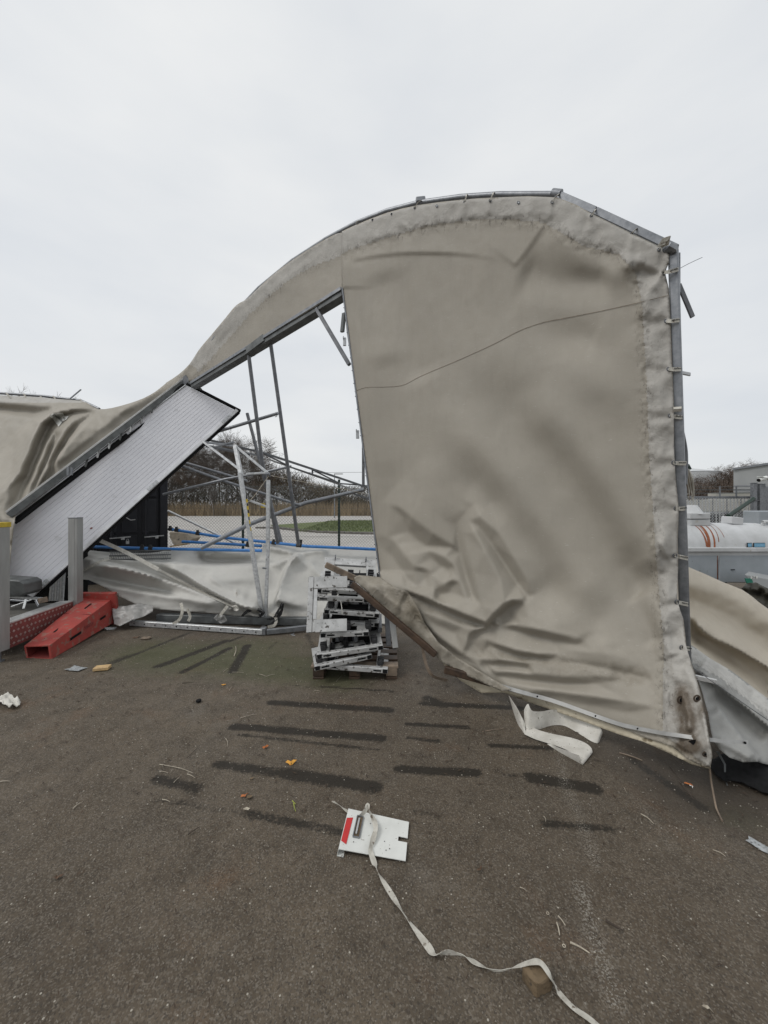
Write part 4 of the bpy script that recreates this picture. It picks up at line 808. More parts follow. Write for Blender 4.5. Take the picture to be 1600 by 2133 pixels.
# eyelets and lacing
def eyelet(px, py, r=.013, m='galv_dk', hole=None):
    c = on(px, py, .004); mb = MB(); R = r
    pts = [c + Vector((math.cos(a) * R, 0, math.sin(a) * R)) for a in np.linspace(0, 2 * math.pi, 17)[:-1]]; vs = []
    for a in np.linspace(0, 2 * math.pi, 17)[:-1]:
        e = Vector((math.cos(a), 0, math.sin(a)))
        for rr, yy in ((R * .55, .004), (R * .8, -.004), (R * 1.2, .0)): vs.append(c + e * rr + Vector((0, yy, 0)))
    fs = []
    for k in range(16):
        k2 = (k + 1) % 16
        for j in (0, 1): fs.append((3 * k + j, 3 * k2 + j, 3 * k2 + j + 1, 3 * k + j + 1))
    mb.add(vs, fs, True); e = mb.build('eyelet', MT[m], cover)
    mb = MB(); n_ = 12; mb.add([c + Vector((math.cos(2 * math.pi * k / n_) * R * .56, -.002, math.sin(2 * math.pi * k / n_) * R * .56)) for k in range(n_)], [tuple(range(n_))]); mb.build('hole', MT['galv_lt'] if hole == 'lt' else MT['black'], e) if False else mb.build('eyelet_hole', HOLE if hole == 'lt' else MT['black'], cover)
HOLE = mat('bright opening', (.74, .76, .78), (.72, .74, .76), 2, .9)
for k, (x, y, x2, y2) in enumerate(((1383, 568, 1413, 560), (1388, 669, 1415, 666), (1393, 769, 1418, 768), (1396, 866, 1421, 869), (1403, 964, 1428, 964), (1408, 1059, 1427, 1058), (1406, 1157, 1432, 1162), (1410, 1254, 1433, 1258), (1420, 1349, 1436, 1350))):
    eyelet(x, y, hole='lt' if k in (1, 2, 3) else None)
    d0 = pd(y) - .045; a = on(x, y, .008); b0 = P(x + 10, y - (y - y2) * .3, d0); b1 = P(x2, y2, d0 + .005); b2 = P(x2 + 2, y2, d0 + .05)
    dz = Vector((0, 0, .0105)); o = ribbon([(p + dz, p - dz) for p in (a, b0, b1, b2)], 'lacing_band', MT['strap'], cover, .002)
    dz2 = Vector((0, 0, .013)); e2 = Vector((0, -.003, 0)); ribbon([(p + e2 - dz2 * 1.0 + Vector((0, 0, .0035)), p + e2 - dz2 * 1.0 - Vector((0, 0, .0035))) for p in (a + Vector((0, 0, .006)), b0, b1)], 'lacing_band', MT['strap'], cover, .0015)
    mx = frame_mat(b0.lerp(b1, .5) + Vector((0, -.006, 0)), b1 - b0, (0, 0, 1)); text('AERODUL', .012, MT['ink'], mx, 'print', o)
mb = MB(); c = P(1411, 853, 2.375); ribbon([(P(1403, y, 2.37 + dd), P(1420, y - 1, 2.37 + dd)) for y, dd in ((848, .0), (852, -.02), (858, -.005))], 'lacing_band', MT['strap'], cover, .002)
for k, (x, y, x2, y2) in enumerate(((910, 429, 0, 0), (968, 420, 972, 405), (1021, 418, 1028, 401), (1080, 422, 0, 0), (1150, 421, 1164, 404), (1232, 450, 1240, 436), (1316, 486, 1326, 476), (1373, 520, 1384, 506), (816, 446, 0, 0), (776, 458, 0, 0), (742, 466, 748, 460), (704, 490, 0, 0), (864, 433, 876, 418))):
    if x > 712: eyelet(x, y, .011, hole='lt' if k in (0, 3, 4) else None)
    if x2:
        a = on(x, y, .008); b1 = P(x2, y2, float(DG(x2)) - .02); b2 = P(x2 + 2, y2 + 1, float(DG(x2)) + .03); sd_ = Vector((.007, 0, .004))
        ribbon([(p - sd_, p + sd_) for p in (a, a.lerp(b1, .5) + Vector((0, -.02, 0)), b1, b2)], 'lacing_band', MT['strap'], cover, .002)
for k in range(5):
    a = P(1368 + k * 3, 515 - k, 2.34 - k * .006); ribbon([(a, a + Vector((.014, 0, .004))), (a + Vector((.03, -.01, .05)), a + Vector((.045, -.01, .052))), (a + Vector((.05, .03, .02)), a + Vector((.06, .03, .02)))], 'lacing_band', MT['strap'], cover, .002)
for x, y, r in ((1419, 1458, .021), (1452, 1455, .018), (1469, 1571, .013)): eyelet(x, y, r, 'rustring')
mb = MB(); c = on(1448, 1546, .004); mb.add([c + Vector((math.cos(a) * (.032 + .008 * math.sin(3 * a)), 0, math.sin(a) * .014)) for a in np.linspace(0, 6.28, 16)[:-1]], [tuple(range(15))]); mb.build('tear', MT['black'], cover)
# thin line hanging from the corner of the cover to the ground
def cordo(pts, r, name, label, cat, m, k=6):
    mb = MB(); mb.tube(smooth3(pts, k), r, 8); return tag(mb.build(name, m), label, cat)
g = G(1484, 1682); cordo([P(1478, 1598, 2.0), P(1482, 1630, 1.99) , (g.x + .012, g.y - .005, .02), (g.x, g.y - .03, .006), (g.x - .03, g.y - .09, .006)], .0045, 'cord', 'frayed cord hanging from the lower right corner of the cover to the asphalt', 'cord', MT['woodgrey'])
cl = [(738, 816), (763, 807), (800, 806), (840, 802), (880, 782), (960, 748), (1030, 716), (1080, 690), (1130, 672), (1180, 662), (1260, 646), (1340, 628), (1392, 615)]
cordo([on(x, y, .003) for x, y in smooth_poly(cl, 4)], .0013, 'cord', 'thin dark line drawn across the middle of the taupe cover', 'cord', MT['woodgrey'], 2)
cordo([P(1411, 562, 2.36), P(1435, 549, 2.37), P(1463, 536, 2.38)], .0018, 'wire', 'thin loose wire sticking out beyond the top of the corner post', 'wire', MT['galv'], 3)

# ------------------------------------------------------------------ cover of the fallen left half
fc_ = thing('fallen_cover', 'slack taupe cover draped in deep folds over the fallen left half', 'tent cover', (-4.5, 5.4, 0))
FO = [(-170, 800), (-60, 812), (0, 823), (60, 826), (120, 831), (170, 835), (186, 842), (205, 852), (232, 850), (270, 840), (300, 829), (325, 815), (345, 799), (368, 785), (386, 790), (330, 838), (270, 880), (200, 935), (130, 988), (70, 1035), (34, 1064), (28, 1100), (20, 1180), (0, 1300), (-170, 1360)]
TL2 = [[(-180, 796, 0), (0, 822, 2), (60, 828, 2), (140, 832, 2), (200, 850, 0)], [(-180, 820, 6), (0, 838, 6), (60, 843, 5.4), (110, 846, 4), (150, 847, 2.4)], [(-180, 840, -1), (0, 852, -2), (40, 857, -2.4), (72, 861, -1), (100, 855, 1)], [(-180, 858, 3), (0, 862, 3.4), (40, 868, 4), (70, 872, 5)],
 [(198, 851, 1), (165, 851, 5), (135, 856, 8), (108, 864, 10), (84, 882, 11), (70, 910, 11), (58, 945, 10), (40, 985, 9), (14, 1020, 8), (-40, 1050, 7), (-180, 1090, 5)], [(192, 857, .4), (165, 858, 1), (140, 862, 1), (118, 869, 0), (102, 886, -1), (88, 920, -2), (74, 955, -1.4), (58, 995, -1), (40, 1036, 0), (26, 1075, 1), (10, 1120, 0)],
 [(40, 890, 4), (20, 920, 3), (0, 945, 2.6), (-180, 980, 1)], [(0, 948, 4), (30, 942, 4.4)], [(52, 905, 6.4), (40, 950, 6), (20, 990, 5), (-20, 1020, 4)],
 [(112, 898, 3), (100, 925, 6.4), (86, 960, 6.4), (68, 1005, 5), (46, 1055, 3), (34, 1100, 3)], [(116, 912, 1), (106, 940, -1), (92, 976, -1), (74, 1014, 0), (54, 1052, 0)], [(180, 866, 2), (152, 880, 6), (134, 900, 8), (118, 928, 8), (102, 958, 7), (84, 995, 6), (66, 1030, 4), (48, 1062, 2)],
 [(186, 870, 0), (162, 886, .6), (144, 908, 0), (128, 936, -1), (110, 968, 0), (90, 1004, 0), (70, 1034, 0)], [(206, 858, 2), (186, 874, 6), (166, 896, 9), (144, 922, 9.4), (120, 954, 8.4), (96, 990, 7), (76, 1018, 5), (60, 1042, 3)], [(232, 866, 4), (210, 890, 4.6), (180, 920, 4.6), (150, 955, 4), (120, 988, 3)], [(240, 860, 3), (300, 840, 4), (345, 812, 3)],
 [(386, 790, 0), (330, 838, 0), (270, 880, .6), (200, 935, .8), (130, 988, .6), (70, 1035, .3), (34, 1064, 0)], [(-180, 1360, 0), (0, 1300, 0), (20, 1180, 0)], [(386, 770, 0), (200, 800, 0), (-180, 780, 0)]]
TIN2 = build_tin(TL2, 1.5, -172, 786, 392, 1130)
def relf(X, Y):
    h = 3.0 * tin_sample(X, Y, TIN2) + fbm(X / 60, Y / 60, 71) * .05 + fbm(X / 18, Y / 24, 73) * .008
    h += ridge(X, Y, [(345, 800), (290, 840), (230, 856), (190, 862)], .05, 14) + bump(X, Y, 240, 880, 50, 22, .05, -.6) - .12 * np.exp(-pdist(X, Y, [(386, 790), (34, 1064)])[0] / 12) * 0
    return h
DF = lambda X, Y: np.maximum(11.22 - .001 * X - .006125 * np.minimum(Y, 1080), 3.0) - relf(X, Y) * np.clip(pdist(X, Y, [(386, 790), (34, 1064)])[0] / 26, .05, 1) - .0006 * np.clip(Y - 1080, 0, 400)
cloth('draped_sheet', smooth_poly(FO[:14], 2) + FO[14:], DF, 4.0, TARP, fc_, dict(hem=lambda X, Y: (Y < 838 + 0 * X) * (X < 200) * 1.0, seam=lambda X, Y: .5 * np.exp(-((Y - 852) / 9) ** 2) * (X < 120), dirt=lambda X, Y: .24 + .4 * np.exp(-pdist(X, Y, [(386, 792), (60, 1046)])[0] / 7), rust=Z), .003)
mb = MB(); mb.tube([P(a, b_, d) for a, b_, d in ((-170, 793, 6.3), (0, 819, 6.16), (90, 825, 6.1), (168, 834, 6.05), (186, 842, 6.02), (207, 852, 5.98))], .022, 10); mb.build('edge_tube', MT['galv'], fc_)
for x, y in ((14, 821), (50, 823), (85, 828), (112, 828), (145, 832), (168, 835)):
    a = P(x - 3, y - 3, 6.02); b_ = P(x + 5, y + 8, 6.0); ribbon([(a, a + Vector((.03, 0, 0))), (b_, b_ + Vector((.03, 0, 0)))], 'lacing_band', MT['strap'], fc_, .003)
sq([P(144, 832, 6.0), P(169, 811, 6.1)], .022, 'rod', MT['galv'], fc_)
# sewn-on white label
LBL = [(104, 868), (109, 862), (118, 861), (131, 860), (134, 866), (143, 866.5), (138, 874), (130, 878), (122, 888.5), (115, 880), (110, 872)]
relab = cloth('label', LBL, lambda X, Y: DF(X, Y) - .025, 1.5, mat('white label', (.74, .74, .70), (.68, .68, .64), 10, .5), fc_, None, .001)
def draped_text(s_, size, x, y, a, parent):
    c = bpy.data.curves.new('t', 'FONT'); c.body = s_; c.size = size; c.align_x = 'CENTER'; c.align_y = 'CENTER'; c.resolution_u = 2; t = bpy.data.objects.new('t', c); me = bpy.data.meshes.new_from_object(t); bpy.data.objects.remove(t); bpy.data.curves.remove(c)
    po = parent_origin(parent)
    for v in me.vertices: px = x + v.co.x * math.cos(a) + v.co.y * math.sin(a); py = y + v.co.x * math.sin(a) - v.co.y * math.cos(a); v.co = P(px, py, float(DF(np.array([px]), np.array([py]))[0]) - .034) - po
    me.materials.clear(); me.materials.append(MT['ink']); o = link(bpy.data.objects.new('print', me)); o.parent = parent
draped_text('gaard', 7.5, 118.5, 867.5, .62, relab); draped_text('hallen', 6.5, 126.5, 874, .85, relab); draped_text('as', 7, 134.5, 871, .95, relab)
# ------------------------------------------------------------------ bent lattice, poles and rails inside the tent
lat = thing('steel_lattice', 'bright galvanised lattice frame standing on its point beside the grey heap', 'steel frame', G(552, 1308))
def bars(lst, par):
    for nm, a, b_, w_, h_, m in lst: mb = MB(); mb.bar(P(*a), P(*b_), w_, h_, (0, 1, .01)); mb.build(nm, MT[m], par, .003)
bars([('leg', (500, 985, 4.98), (551, 1306, 4.9), .05, .05, 'galv_lt'), ('leg', (490, 928, 5.1), (502, 990, 4.98), .05, .05, 'galv_lt'), ('leg', (559, 1000, 5.0), (558, 1150, 4.98), .045, .045, 'galv_lt'), ('leg', (558, 1148, 4.98), (553, 1306, 4.92), .04, .045, 'galv_lt'),
      ('cross_bar', (513, 987, 4.99), (556, 985, 5.02), .025, .035, 'galv_lt'), ('cross_bar', (521, 1043, 4.98), (557, 1056, 5.0), .025, .035, 'galv_lt'), ('cross_bar', (547, 1183, 4.95), (557, 1184, 4.96), .02, .03, 'galv'),
      ('diagonal', (494, 932, 5.1), (561, 988, 5.02), .03, .035, 'galv_lt'), ('diagonal', (422, 919, 5.5), (499, 978, 5.05), .028, .035, 'galv_lt'), ('diagonal', (450, 931, 5.4), (486, 921, 5.12), .025, .03, 'galv'),
      ('top_bar', (424, 921, 5.6), (490, 929, 5.12), .03, .03, 'galv'), ('foot', (545, 1308, 4.9), (562, 1308, 4.9), .07, .07, 'galv')], lat)
mb = MB(); c = P(560, 988, 5.0)
for k in range(5): mb.tube(smooth3([c + Vector((random.uniform(-.03, .03), 0, .03)), c + Vector((random.uniform(-.05, .05), -.04, 0)), c + Vector((random.uniform(-.03, .03), 0, -.03))]), .006, 6)
mb.build('lashing', MT['galv'], lat)
ts = [P(513, 1032, 4.94), P(515, 1062, 4.93), P(519, 1078, 4.93), P(522, 1106, 4.93)]
for i in range(10):
    a = ts[0].lerp(ts[-1], i / 10); b_ = ts[0].lerp(ts[-1], (i + 1) / 10); s_ = Vector((.012 if i % 2 else .006, 0, 0)); ribbon([(a - s_, a + s_), (b_ - s_, b_ + s_)], 'warning_tape', MT['yellow'] if i % 2 else MT['black'], lat, .002)
ref = thing('roof_truss', 'low sagging steel roof truss running to the right behind the leaning poles', 'truss', P(600, 1000, 7.5))
bars([('chord', (425, 914, 6.0), (552, 944, 7.0), .035, .045, 'galv_dk'), ('chord', (420, 926, 6.0), (548, 950, 7.0), .03, .035, 'galv'), ('chord', (548, 943, 7.0), (690, 990, 7.6), .045, .045, 'galv'), ('chord', (690, 990, 7.6), (782, 1021, 8.0), .045, .045, 'galv'),
      ('chord', (560, 957, 7.1), (700, 1007, 7.7), .03, .035, 'galv_lt'), ('chord', (700, 1007, 7.7), (785, 1038, 8.1), .03, .035, 'galv_lt'), ('diagonal', (552, 946, 7.0), (600, 970, 7.2), .03, .03, 'galv_dk'), ('diagonal', (600, 971, 7.2), (705, 1006, 7.7), .03, .03, 'galv'),
      ('diagonal', (650, 978, 7.45), (706, 1006, 7.7), .03, .03, 'galv_dk'), ('upright', (651, 977, 7.45), (651, 990, 7.45), .03, .03, 'galv_dk'), ('upright', (754, 1012, 7.9), (754, 1026, 7.9), .03, .03, 'galv_dk'), ('chord', (705, 1007, 7.7), (770, 1012, 8), .03, .03, 'galv'),
      ('chord', (430, 930, 6.0), (520, 948, 6.8), .03, .03, 'galv_dk'), ('brace', (735, 1028, 7.8), (790, 1046, 8.1), .04, .04, 'galv')], ref)
def pole(pts, r, m, label, name='steel_pole', grp=None, cat='pole'):
    mb = MB(); mb.tube([P(*p) for p in pts], r, 12); return tag(mb.build(name, MT[m]), label, cat, grp)
gp = 'loose steel tubes inside the collapsed tent'
pole([(562, 702, 4.9), (622, 1136, 5.3)], .025, 'galv_dk', 'longest steel pole leaning in the doorway, the right one of the pair', grp=gp)
pole([(517, 730, 5.1), (546, 960, 5.3), (579, 1132, 5.5)], .026, 'galv_dk', 'steel pole leaning in the doorway left of the longest one', grp=gp)
pole([(515, 861, 6.6), (545, 975, 6.5), (586, 1130, 6.3)], .028, 'galv_dk', 'short dark rod with its free top end in front of the bare trees', grp=gp)
mb = MB(); mb.tube([P(430, 906, 6.1), P(579, 861, 5.9)], .026, 12); c = P(576, 862, 5.9); mb.tube(smooth3([c, c + Vector((.01, -.01, -.04)), c + Vector((-.02, -.01, -.05))]), .006, 6); tag(mb.build('steel_pole', MT['galv']), 'light steel tube with a hooked end rising from behind the door leaf', 'pole', gp)
pole([(372, 960, 6.2), (500, 997, 6.3), (515, 1002, 6.3)], .022, 'galv', 'upper of two parallel tubes coming out from under the door leaf', grp=gp)
pole([(355, 962, 5.8), (470, 1003, 6.0), (627, 1053, 6.3)], .022, 'galv', 'lower of two parallel tubes, its end free right of the poles', grp=gp)
pole([(340, 1030, 5.9), (470, 998, 5.8), (545, 985, 5.7), (607, 971, 5.7)], .020, 'galv', 'tube rising gently from the black container to the longest pole', grp=gp)
pole([(418, 1142, 5.6), (520, 1092, 5.9), (635, 1048, 6.4), (757, 1020, 6.9)], .034, 'galv', 'thick grey tube crossing low from the blue pipes up to the right', grp=gp)
pole([(350, 1064, 6.6), (425, 1100, 6.5), (500, 1136, 6.2)], .020, 'galv_lt', 'pale tube sloping down from the container corner to the blue pipes', grp=gp)
mb = MB(); mb.cyl(P(625, 1140, 5.5), P(627, 1124, 5.5), .022, 10); mb.cyl(P(624, 1134, 5.47), P(629, 1133, 5.47), .014, 8); tag(mb.build('coupler', MT['blackplastic']), 'small black coupler standing on the grey heap at the foot of the longest pole', 'coupler')
for pts, lb in (([(560, 991, 4.97), (528, 1035, 4.9), (505, 1056, 4.85)], 'thin frayed cord hanging from the knot of the lattice to the left'), ([(563, 990, 5.0), (600, 998, 5.2), (680, 1012, 5.6), (770, 1030, 6)], 'thin cord stretched from the knot of the lattice to the right')):
    cordo([P(*p) for p in pts], .0035, 'cord', lb, 'cord', MT['twigpale'], 3)
# blue pipes with black clamps
gb = 'blue pipes lying behind the grey heap'
for pts, cl_, lb in (([(354, 1102, 6.4), (470, 1120, 6.2), (640, 1138, 5.9), (800, 1145, 5.8)], (356, 369, 413, 571, 622), 'long blue pipe with a black end cap, topmost of the blue pipes'),
                     ([(380, 1128, 6.3), (545, 1137, 6.1)], (517,), 'short blue pipe between the two longer ones'), ([(190, 1139, 6.1), (330, 1143, 5.9), (545, 1147, 5.75)], (298, 315), 'long blue pipe, lowest of the blue pipes, half hidden by grey sheet')):
    t_ = thing('blue_pipe', lb, 'pipe', P(*pts[0]), gb); mb = MB(); mb.tube([P(*p) for p in pts], .024, 12); mb.build('pipe', MT['bluepole'], t_)
    for x in cl_:
        y, d = np.interp(x, [p[0] for p in pts], [p[1] for p in pts]), np.interp(x, [p[0] for p in pts], [p[2] for p in pts]); c = P(x, y, d); mb = MB(); mb.cyl(c - Vector((.035, 0, -.004)), c + Vector((.035, 0, -.004)), .032, 12); mb.box(c + Vector((0, -.02, .035)), .035, .03, .05); mb.build('clamp', MT['blackplastic'], t_)
t_ = thing('metal_tray', 'dark perforated steel grating lying on the heap below the blue pipe', 'grating', P(300, 1155, 5.6)); mb = MB()
for i in range(34): mb.bar(P(232 + i * 3.6, 1150, 5.75), P(228 + i * 3.6, 1166, 5.6), .006, .012)
for y, d in ((1149, 5.76), (1158, 5.66), (1166, 5.6)): mb.bar(P(228, y, d), P(356, y - 3, d), .012, .02)
mb.build('grating', MT['beam'], t_)
t_ = thing('concrete_block', 'broken beige concrete block by the corner of the black container', 'block', P(376, 1124, 6.9)); mb = MB()
a = [P(352, 1108, 6.9), P(388, 1111, 6.7), P(401, 1122, 6.6), P(392, 1133, 6.5), P(362, 1137, 6.5), P(354, 1122, 6.8)]; b_ = [v + Vector((.02, .28, .0)) for v in a]
mb.add(a + b_, [(0, 1, 2, 3, 4, 5), (11, 10, 9, 8, 7, 6)] + [(i, (i + 1) % 6, 6 + (i + 1) % 6, 6 + i) for i in range(6)]); mb.build('block', MT['concrete'], t_, .012); mb = MB(); mb.bar(P(356, 1138, 6.4), P(392, 1133, 6.4), .05, .02); mb.build('batten', MT['woodcut'], t_)
# rail on the ground and things under the grey heap
rl = thing('ground_rail', 'galvanised perforated rail lying on the asphalt under the grey heap', 'rail', G(545, 1310))
mb = MB(); mb.bar(G(272, 1297, .04), G(548, 1316, .04), .05, .065); mb.build('rail', MT['galv_lt'], rl, .004)
mb = MB(); mb.bar(G(556, 1316, .04), G(690, 1302, .06), .05, .06); mb.build('rail', MT['galv'], rl, .004)
for i in range(12):
    c = G(272, 1297, .04).lerp(G(548, 1316, .04), .04 + i * .083) + Vector((0, -.027, 0)); mb = MB(); mb.cyl(c, c + Vector((0, -.003, 0)), .008, 8); mb.build('hole', MT['black'], rl)
mb = MB(); mb.box(G(549, 1314, .045), .07, .07, .085); mb.build('joint', MT['galv'], rl, .004)
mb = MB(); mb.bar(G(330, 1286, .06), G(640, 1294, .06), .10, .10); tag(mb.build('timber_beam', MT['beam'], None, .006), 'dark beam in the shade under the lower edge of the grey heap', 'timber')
# grey heap of sheet
HP = [(168, 1152), (178, 1146), (205, 1148), (250, 1151), (310, 1152), (345, 1147), (395, 1141), (430, 1142), (500, 1148), (540, 1149), (548, 1138), (556, 1131), (585, 1135), (622, 1140), (680, 1142), (740, 1140), (800, 1146), (830, 1150), (840, 1304), (760, 1296), (640, 1291), (600, 1288), (560, 1289), (520, 1288), (470, 1280), (420, 1276), (350, 1271), (300, 1266), (250, 1243), (215, 1222), (185, 1208), (164, 1206), (120, 1200), (120, 1160)]
def relh(X, Y):
    h = fbm(X / 80, Y / 40, 81) * .02 + fbm(X / 30, Y / 12, 83) * .004
    h += fold(X, Y, [(180, 1160), (260, 1168), (330, 1172), (420, 1180), (540, 1179), (600, 1176)], .16, 26, 1, 5, e=(.1, .2)) + ridge(X, Y, [(430, 1150), (420, 1160), (450, 1168), (545, 1165)], -.10, 8)
    h += fold(X, Y, [(330, 1172), (380, 1195), (430, 1225), (490, 1255), (548, 1277)], .16, 30, -1, 6, e=(.15, .1)) + fold(X, Y, [(170, 1164), (250, 1180), (320, 1200), (340, 1205)], .12, 14, 1, 4)
    h += fold(X, Y, [(170, 1176), (230, 1180), (300, 1196), (380, 1222), (450, 1250), (500, 1270)], .16, 26, 1, 5) + ridge(X, Y, [(190, 1215), (300, 1235), (400, 1250), (460, 1262)], .06, 12) + ridge(X, Y, [(180, 1196), (260, 1215), (380, 1238)], -.07, 8)
    h += fold(X, Y, [(625, 1150), (600, 1180), (585, 1220), (575, 1262)], .14, 26, -1, 4, e=(.1, .1)) + fold(X, Y, [(690, 1146), (650, 1150), (620, 1158), (560, 1180)], .10, 16, -1, 5) + ridge(X, Y, [(640, 1160), (660, 1190), (700, 1230)], .06, 12)
    h += ridge(X, Y, [(400, 1150), (430, 1146), (520, 1156)], .06, 10) + bump(X, Y, 680, 1200, 60, 30, .08) + bump(X, Y, 480, 1205, 60, 16, .07) + bump(X, Y, 600, 1250, 40, 26, .06) + ridge(X, Y, [(470, 1270), (520, 1262), (545, 1272)], .05, 5)
    h += ridge(X, Y, [(492, 1225), (496, 1240)], .02, 3) + ridge(X, Y, [(430, 1195), (470, 1225), (520, 1245)], .04, 9) + ridge(X, Y, [(555, 1140), (600, 1150), (610, 1160)], .07, 7)
    return h
DHp = lambda X, Y: 4.85 + np.clip(1285 - Y, -30, 200) * .0085 + .10 * (Y > 1260) * (Y - 1260) / 30 - 2.1 * relh(X, Y)
cloth('grey_sheet_heap', smooth_poly(HP[:18], 2) + HP[18:], DHp, 3.6, TARPG, None, dict(hem=Z, seam=Z, dirt=lambda X, Y: .55 * np.exp(-((Y - 1284) / 14) ** 2) + .3 * np.exp(-((X - 240) / 60) ** 2 - ((Y - 1236) / 10) ** 2) + .05, rust=lambda X, Y: .9 * np.exp(-((X - 493) / 3) ** 2 - ((Y - 1236) / 10) ** 2)), .003)
tag(bpy.data.objects['grey_sheet_heap'], 'pale grey sheet collapsed in long folds behind the red post and the stack', 'tarpaulin')
bpy.data.objects['grey_sheet_heap'].name = 'collapsed_sheet'
def hp(x, y, l=.012): return P(x, y, float(DHp(np.array([x * 1.]), np.array([y * 1.]))[0]) - l)
def band(pts, wpx, name, label, cat, m, thick=.002, grp=None, surf=None):
    pts = smooth_poly(pts, 4); rows = []
    for i, p in enumerate(pts):
        q = pts[min(i + 1, len(pts) - 1)] - pts[max(i - 1, 0)]; q = q / max(1e-6, np.hypot(*q[:2])); o = np.array((-q[1], q[0])) * wpx / 2
        f = surf or (lambda x, y: P(x, y, p[2])); rows.append((f(p[0] - o[0], p[1] - o[1]), f(p[0] + o[0], p[1] + o[1])))
    return tag(ribbon(rows, name, m, None, thick), label, cat, grp)
gs = 'loose webbing straps on the grey heap'
band([(204, 1124, 5.5), (262, 1150, 5.35), (330, 1186, 5.2)], 8, 'strap', 'pale strap running down from the dark gap under the door leaf', 'strap', MT['strapwhite'], grp=gs)
band([(326, 1184), (400, 1222), (470, 1256), (540, 1286)], 5, 'strap', 'long pale strap crossing the grey heap down to the lattice foot', 'strap', MT['strapwhite'], grp=gs, surf=lambda x, y: hp(x, y, .02))
band([(172, 1190), (205, 1172), (255, 1153)], 6, 'strap', 'short grey strap across the upper left of the grey heap', 'strap', MT['strap'], grp=gs, surf=lambda x, y: hp(x, y, .02))
for pts, lb in (([(377, 1256, 4.75), (380, 1272, 4.7), (374, 1290, 4.7), (360, 1300, 4.72)], 'curled grey strap end hanging over the rail, left one'), ([(390, 1268, 4.8), (396, 1284, 4.8), (392, 1294, 4.8)], 'short dark strap end hanging beside the curled one'), ([(474, 1262, 4.75), (462, 1278, 4.72), (452, 1292, 4.72)], 'grey strap end hanging over the rail left of the lattice'),
                ([(562, 1278, 4.8), (575, 1288, 4.78), (572, 1302, 4.75), (558, 1306, 4.75)], 'looped strap end at the foot of the lattice')):
    band(pts, 6, 'strap', lb, 'strap', MT['strap'], grp=gs)
for k, (pp, lb) in enumerate((([(505, 1283), (515, 1273), (535, 1270), (548, 1276), (540, 1284)], 'black crumpled net bundled left of the lattice foot'), ([(560, 1290), (575, 1280), (588, 1258), (584, 1278), (566, 1300)], 'black crumpled net bundled right of the lattice foot'))):
    mb = MB()
    for j in range(9): mb.tube(smooth3([P(x + random.uniform(-4, 4), y + random.uniform(-3, 3), 4.8 + random.uniform(-.05, .05)) for x, y in pp], 3), .005, 5)
    tag(mb.build('black_net', MT['blackplastic']), lb, 'net', 'black nets at the lattice foot')
PLS = [(232, 1262), (262, 1262), (292, 1256), (320, 1262), (318, 1274), (300, 1284), (275, 1292), (250, 1304), (238, 1300)]
tag(cloth('plastic_wrap', PLS, lambda X, Y: 4.75 + (1290 - Y) * .006 - fbm(X / 20, Y / 12, 91) * .06, 2.5, MT['clear'], None, None, .001), 'crumpled translucent plastic wrap between red post and grey heap', 'plastic wrap')
tag(cloth('plastic_wrap', [(445, 1288), (452, 1280), (468, 1282), (474, 1294), (460, 1299)], lambda X, Y: 4.7 - fbm(X / 6, Y / 5, 92) * .05, 2, MT['clear'], None, None, .001), 'small scrap of translucent plastic on the ground rail', 'plastic wrap')
mb = MB(); mb.tube(smooth3([G(602, 1316), G(610, 1314), G(612, 1320), G(606, 1322), G(615, 1324)], 4), .006, 6); tag(mb.build('hook', MT['galv']), 'small bent steel hook on the asphalt right of the lattice foot', 'hook')
tag(cloth('cloth_scrap', [(484, 1262), (492, 1260), (498, 1266), (496, 1274), (488, 1272)], lambda X, Y: 4.68 - fbm(X / 4, Y / 4, 93) * .04, 2, MT['strapwhite'], None, None, .002), 'small white knotted scrap at the lower edge of the grey heap', 'scrap')

# ------------------------------------------------------------------ trailer platform at the left
tr = thing('trailer', 'low aluminium trailer platform with checker plate side at the left edge', 'trailer', (-3.87, 3.8, 0))
E0, E1 = Vector((-3.87, 3.79, 0)), Vector((-3.955, 4.70, 0)); ez = lambda z: Vector((0, 0, z)); ed = (E1 - E0).normalized(); en = Vector((-ed.y, ed.x, 0))
ZT, ZB = .36, .11
mb = MB(); c0 = E0 + en * .15 + ez(ZT - .012); c1 = E1 + en * .15 + ez(ZT - .012)
mb.add([c0, c1, c1 + en * 2.2, c0 + en * 2.2, c0 - ez(.03), c1 - ez(.03), c1 + en * 2.2 - ez(.03), c0 + en * 2.2 - ez(.03)], [(0, 1, 2, 3), (7, 6, 5, 4), (0, 4, 5, 1), (1, 5, 6, 2), (2, 6, 7, 3), (3, 7, 4, 0)]); mb.build('deck', MT['deck'], tr)
mb = MB(); mb.add([E0 + ez(ZB), E1 + ez(ZB), E1 + ez(ZT), E0 + ez(ZT), E0 + ez(ZB) + en * .02, E1 + ez(ZB) + en * .02, E1 + ez(ZT) + en * .02, E0 + ez(ZT) + en * .02], [(0, 1, 2, 3), (7, 6, 5, 4), (0, 4, 5, 1), (1, 5, 6, 2), (2, 6, 7, 3), (3, 7, 4, 0)])
side = mb.build('side_plate', MT['redpaint'], tr)
mb = MB(); mb.bar(E0 + en * .075 + ez(ZT + .006), E1 + en * .075 + ez(ZT + .006), .15, .012); top = mb.build('top_plate', MT['alu'], tr)
mb = MB(); nl, nh = 17, 4                                             # raised lozenges of the checker plate
